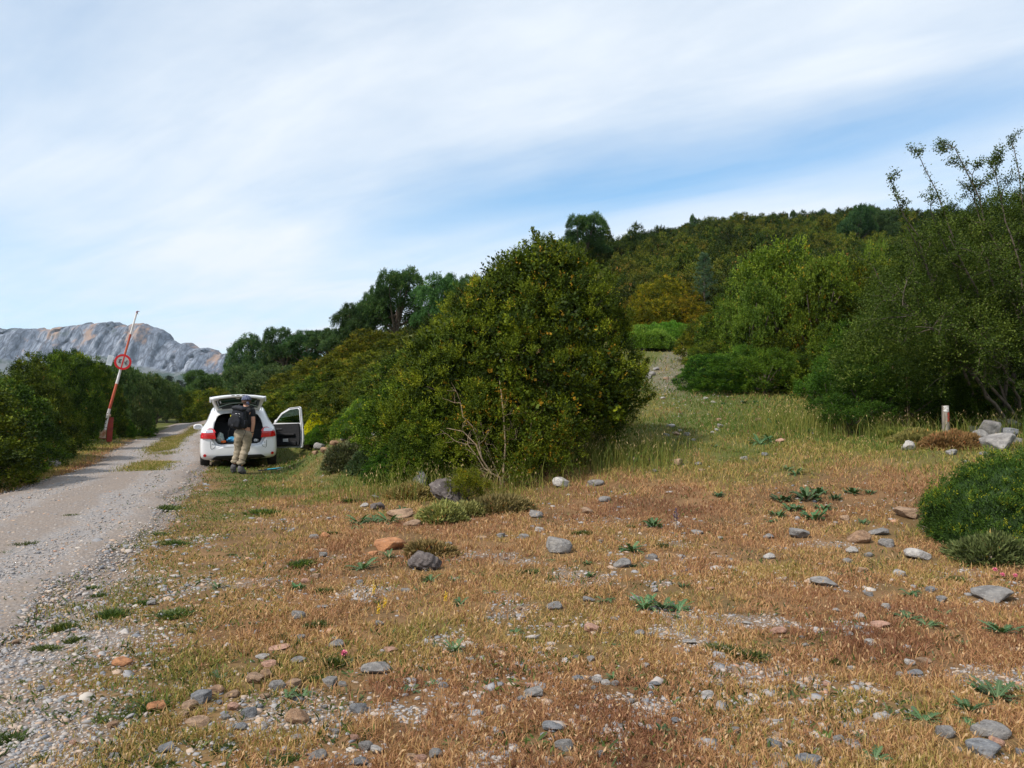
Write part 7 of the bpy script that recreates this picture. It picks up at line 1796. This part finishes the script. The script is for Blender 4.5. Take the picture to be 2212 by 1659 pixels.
# ---- barrier with its signs
def barrier():
    B = hit(236, 955); Y = B.y; k = PXM(Y)
    M['redsteel'] = pmat('red_painted_steel', (0.30, 0.035, 0.022), (0.20, 0.03, 0.02), 6, .6, .2)
    M['rusty'] = pmat('rusty_white_steel', (0.55, 0.47, 0.37), (0.30, 0.12, 0.05), 3.2, .75, .3)
    M['armwhite'] = pmat('worn_white_paint', (0.72, 0.69, 0.68), (0.55, 0.50, 0.46), 5, .55, .1)
    M['armred'] = pmat('faded_red_paint', (0.52, 0.12, 0.055), (0.34, 0.05, 0.03), 3.5, .6, .1)
    o = thing('road_barrier', 'raised red and white barrier arm with a box counterweight beside the track', 'barrier', tuple(B))
    az = math.atan2(-B.x, B.y)
    o.rotation_euler = (0, 0, az)
    L = lambda U, V, dy=0.0: Vector(((U - 236) * k * 1.02, dy, (955 - V) * k))
    c0 = (L(235, 955) + L(240, 901)) / 2
    part('post', box_mesh('post', (0, 0, 0), (.215, .16, 1.0), M['redsteel'], .012), o, (.02, 0, .50), (0, R(3), 0))
    part('post_cap', box_mesh('post_cap', (.048, 0, 1.006), (.225, .17, .012), M['redsteel'], .003), o)
    # arm: from the counterweight up to the tip
    P0 = L(228, 928, -.13); P1 = L(233.5, 893, -.13); PT = L(286.5, 670, -.13)
    base = Acc(); tube(base, [P0, P1], [.050, .055], 10)
    arm = part('arm', base.mesh('arm', [M['armwhite']], True), o)
    segs = [(1.0, .862, 'w')]
    def at_v(V): t = (893 - V) / (893 - 670); return P1.lerp(PT, t), .058 - .022 * t
    for a_, c_, col in [(893, 883, 'armwhite'), (883, 829, 'armred'), (829, 781, 'armwhite'), (781, 768, 'armwhite'), (768, 721, 'armred'), (721, 674, 'armwhite')]:
        (A, ra), (C, rc_) = at_v(a_), at_v(c_); ac = Acc(); tube(ac, [A, C], [ra, rc_], 12)
        part('band', ac.mesh('band', [M[col]]), arm)
    tipm = Acc(); tube(tipm, [at_v(674)[0], PT], [.034, .028], 10); tube(tipm, [PT, PT + Vector((.10, 0, -.01))], [.022, .010], 8); tube(tipm, [PT + Vector((.02, 0, -.03)), PT + Vector((.035, 0, -.13))], [.012, .010], 6)
    M['tip'] = pmat('pinkish_tip', (0.30, 0.12, 0.16), (0.2, 0.08, 0.1), 10, .6)
    part('tip_hook', tipm.mesh('tip_hook', [M['tip']]), arm)
    piv = Acc(); tube(piv, [L(236, 898, -.22), L(236, 898, .12)], .035, 12); part('pivot', piv.mesh('pivot', [M['rusty']]), o)
    part('bracket', box_mesh('bracket', (0, 0, 0), (.17, .05, .10), M['rusty'], .01), o, tuple(L(234, 897, -.10)))
    lv = Acc(); tube(lv, [L(229, 925, -.08), L(236, 893, -.08)], [.022, .022], 8); part('lever', lv.mesh('lever', [M['rusty']]), o)
    part('counterweight', box_mesh('counterweight', (0, 0, 0), (.245, .26, .33), M['rusty'], .012), o, tuple(L(223.5, 937, -.13)), (0, R(4), 0))
    part('counterweight_lip', box_mesh('counterweight_lip', (0, 0, 0), (.27, .28, .02), M['redsteel'], .004), o, tuple(L(223, 946, -.13)), (0, R(4), 0))
    # round no-vehicles sign tilted with the arm
    M['signred'] = pmat('sign_red', (0.68, 0.015, 0.02), (0.58, 0.012, 0.015), 5, .35)
    M['signgrey'] = pmat('sign_greyish_white', (0.52, 0.50, 0.46), (0.46, 0.44, 0.41), 4, .5)
    M['signblack'] = pmat('sign_symbol', (0.06, 0.055, 0.07), (0.04, 0.04, 0.05), 10, .5)
    M['signback'] = pmat('galvanised_back', (0.35, 0.36, 0.37), (0.3, 0.31, 0.32), 10, .5, metal=.5)
    W = Matrix.LocRotScale(o.location, o.rotation_euler, None)
    sc = W @ L(260, 782, -.225); tilt = R(13.5)
    sg = thing('no_vehicles_sign', 'round red rimmed sign with car and motorcycle symbols on the raised barrier arm', 'sign', tuple(sc), (0, tilt, az))
    def disc(r, y, th_, mat, nm, par, r2=None, n=48):
        bm = bmesh.new()
        a_ = [bm.verts.new((r * math.cos(t), y, r * math.sin(t))) for t in np.linspace(0, 2 * math.pi, n, endpoint=False)]
        if r2:
            b_ = [bm.verts.new((r2 * math.cos(t), y, r2 * math.sin(t))) for t in np.linspace(0, 2 * math.pi, n, endpoint=False)]
            for i in range(n): bm.faces.new((a_[i], a_[(i + 1) % n], b_[(i + 1) % n], b_[i]))
        else: bm.faces.new(a_)
        return part(nm, bake(bm_mesh(nm, bm, [mat]), [('SOLIDIFY', dict(thickness=th_, offset=0))]), par)
    RS = .322
    disc(RS * .99, .008, .016, M['signback'], 'backing', sg); disc(RS * .76, -.006, .004, M['signgrey'], 'face', sg); disc(RS, -.009, .006, M['signred'], 'rim', sg, RS * .74)
    part('divider', box_mesh('divider', (0, -.012, 0), (.050, .004, RS * 1.5), M['signred'], .001), sg)
    # symbols lie on their side because the arm is raised: a car at the left, a motorcycle at the right
    sc_ = Acc()
    def poly(acc, pts, y=-.0125, th_=.003):
        pts = np.array(pts, float); n = len(pts); c = pts.mean(0)
        v = np.concatenate([np.stack([pts[:, 0], np.full(n, y), pts[:, 1]], -1), [[c[0], y, c[1]]]])
        acc.add(v, np.stack([(np.arange(n) + 1) % n, np.arange(n), np.full(n, n)], -1))
    cx, cz = -.115, .01
    poly(sc_, [(cx - .025, cz - .085), (cx + .03, cz - .085), (cx + .03, cz + .085), (cx - .025, cz + .085)])
    poly(sc_, [(cx - .065, cz - .05), (cx - .025, cz - .085), (cx - .025, cz + .085), (cx - .065, cz + .05)])
    for z_ in (-.07, .07): poly(sc_, [(cx + .03, cz + z_ - .018), (cx + .055, cz + z_ - .018), (cx + .055, cz + z_ + .018), (cx + .03, cz + z_ + .018)])
    part('car_symbol', sc_.mesh('car_symbol', [M['signblack']]), sg)
    hl = Acc()
    for z_ in (-.055, .055): poly(hl, [(cx - .005 + .012 * math.cos(t), cz + z_ + .012 * math.sin(t)) for t in np.linspace(0, 6.28, 9)[:-1]], -.0142)
    poly(hl, [(cx - .055, cz - .042), (cx - .03, cz - .058), (cx - .03, cz + .058), (cx - .055, cz + .042)], -.0142)
    part('car_symbol_lamps', hl.mesh('lamps', [M['signgrey']]), sg)
    mc = Acc()
    for z_ in (-.065, .075):
        pts = [(.145 + .036 * math.cos(t), -.013, z_ + .036 * math.sin(t)) for t in np.linspace(0, 2 * math.pi, 17)]
        tube(mc, pts, .0065, 4)
    for a_, c_ in (((.145, -.065), (.115, .0)), ((.115, .0), (.145, .075)), ((.115, 0), (.145, -.01)), ((.115, -.05), (.10, .03)), ((.10, .03), (.065, .025)), ((.115, -.05), (.085, -.035)), ((.085, -.035), (.06, .005))):
        tube(mc, [(a_[0], -.013, a_[1]), (c_[0], -.013, c_[1])], .008, 4)
    poly(mc, [(.052 + .014 * math.cos(t), .012 + .014 * math.sin(t)) for t in np.linspace(0, 6.28, 9)[:-1]])
    part('motorcycle_symbol', mc.mesh('motorcycle_symbol', [M['signblack']]), sg)
    # small white text plate
    pc = W @ L(235.5, 779, -.20)
    M['plate'] = pmat('plate_white', (0.74, 0.76, 0.78), (0.66, 0.69, 0.72), 6, .45)
    M['platetext'] = pmat('plate_text', (0.38, 0.45, 0.50), (0.45, 0.52, 0.56), 30, .6)
    pt = thing('text_plate', 'small white plate with faint lines of text left of the round sign', 'sign', tuple(pc), (0, R(13.5), az))
    part('plate', box_mesh('plate', (0, 0, 0), (.205, .012, .41), M['plate'], .006), pt)
    part('mounting_bar', box_mesh('bar', (.16, .02, 0), (.30, .015, .03), M['signback'], .003), pt)
    ln = Acc(); rg = np.random.default_rng(2)
    for row, n in ((-.055, 7), (-.018, 9), (.020, 8), (.055, 6)):
        for q_ in range(n):
            z_ = (q_ - (n - 1) / 2) * .034
            h_ = rg.uniform(.010, .013)
            for part_ in range(2):
                a_ = rg.uniform(-1, 1, 2) * .011
                tube(ln, [(row + a_[0], -.0085, z_ - h_), (row + a_[1], -.0085, z_ + h_)], .0016, 4)
    part('lettering', ln.mesh('lettering', [M['platetext']]), pt)
barrier()

# ---- painted trail post
def trail_post():
    B = hit(2043, 948, y0=12); k = PXM(B.y); H = (948 - 876) * k; r = 7.4 * k
    o = thing('trail_post', 'short round weathered wooden post with white and red paint marks', 'post', tuple(B))
    ac = Acc(); rr_ = np.random.default_rng(3)
    tube(ac, [(0, 0, -.2), (.003, 0, H * .4), (-.002, 0, H * .85), (-.004, 0, H)], [r * 1.03, r, r * .97, r * .94], 20)
    part('trunk_section', ac.mesh('post', [M['wood']]), o)
    M['wpaint'] = pmat('flaking_white_paint', (0.72, 0.70, 0.68), (0.40, 0.36, 0.31), 22, .7)
    M['rpaint'] = pmat('flaking_red_paint', (0.50, 0.06, 0.03), (0.28, 0.07, 0.04), 22, .7)
    def mark(nm, z0, z1, a0, a1, mat, seed):
        bm = bmesh.new(); G = []
        for i, z in enumerate(np.linspace(z0, z1, 12)):
            j0 = a0 + 9 * math.sin(i * 1.7 + seed); j1 = a1 + 9 * math.sin(i * 2.3 + seed)
            G.append([bm.verts.new((math.cos(R(a)) * (r * .985 + .003), math.sin(R(a)) * (r * .985 + .003), z)) for a in np.linspace(j0, j1, 9)])
        for a_, c_ in zip(G[:-1], G[1:]):
            for j in range(8): bm.faces.new((a_[j], a_[j + 1], c_[j + 1], c_[j]))
        part(nm, bm_mesh(nm, bm, [mat], True), o)
    mark('white_mark', H * .82, H * .99, 215, 300, M['wpaint'], 1)
    mark('red_mark', H * .50, H * .80, 275, 330, M['rpaint'], 2)
trail_post()

# ------------------------------------------------------------------ labels for the repeats
ORD = ['first', 'second', 'third', 'fourth', 'fifth', 'sixth', 'seventh', 'eighth', 'ninth', 'tenth', 'eleventh', 'twelfth']
NUM = ['zero', 'one', 'two', 'three', 'four', 'five', 'six', 'seven', 'eight', 'nine', 'ten', 'eleven', 'twelve']
def write_labels():
    groups = {}
    for o, ph, pl, U, V in PLACED: groups.setdefault((ph, pl), []).append((U, V, o))
    for (ph, pl), L in groups.items():
        rows = [L]
        if len(L) > 12:
            L.sort(key=lambda t: t[1]); n = math.ceil(len(L) / 12); rows = [list(a) for a in np.array_split(np.array(L, dtype=object), n)]
        for ri, Lr in enumerate(rows):
            Lr = sorted(Lr, key=lambda t: t[0]); n = len(Lr)
            extra = '' if len(rows) == 1 else [' upper', ' middle', ' lower', ' lowest'][min(ri if len(rows) > 2 else ri * 2, 3)]
            for i, (U, V, o) in enumerate(Lr):
                if n == 1: lab = ph if not extra else '%s,%s one' % (ph, extra)
                elif n == 2: lab = '%s of the two%s %s' % (['left', 'right'][i], extra, pl)
                elif i == 0: lab = 'leftmost of the %s%s %s' % (NUM[n], extra, pl)
                elif i == n - 1: lab = 'rightmost of the %s%s %s' % (NUM[n], extra, pl)
                elif n == 3: lab = 'middle one of the three%s %s' % (extra, pl)
                else: lab = '%s from left of the %s%s %s' % (ORD[i], NUM[n], extra, pl)
                o['label'] = lab
                if len(L) > 1: o['group'] = pl
write_labels()

# ------------------------------------------------------------------ air: one closed box of even haze round everything
def haze():
    m = bpy.data.materials.new('haze'); m.use_nodes = True; t = m.node_tree; t.nodes.clear(); q = NB(t)
    v = q.n('ShaderNodeVolumePrincipled', {'Color': (0.72, 0.86, 1.0, 1), 'Density': 0.000055, 'Anisotropy': 0.0})
    o_ = q.n('ShaderNodeOutputMaterial'); t.links.new(v.outputs[0], o_.inputs['Volume'])
    bm = bmesh.new(); bmesh.ops.create_cube(bm, size=1.0)
    for v_ in bm.verts: v_.co = Vector((v_.co.x * 7600, v_.co.y * 4400 + 1700, -75 if v_.co.z < 0 else 420))
    tag(link('haze', bm_mesh('haze', bm, [m])), 'thin bluish haze over the whole valley', 'haze', kind='stuff')
if HAZE: haze()
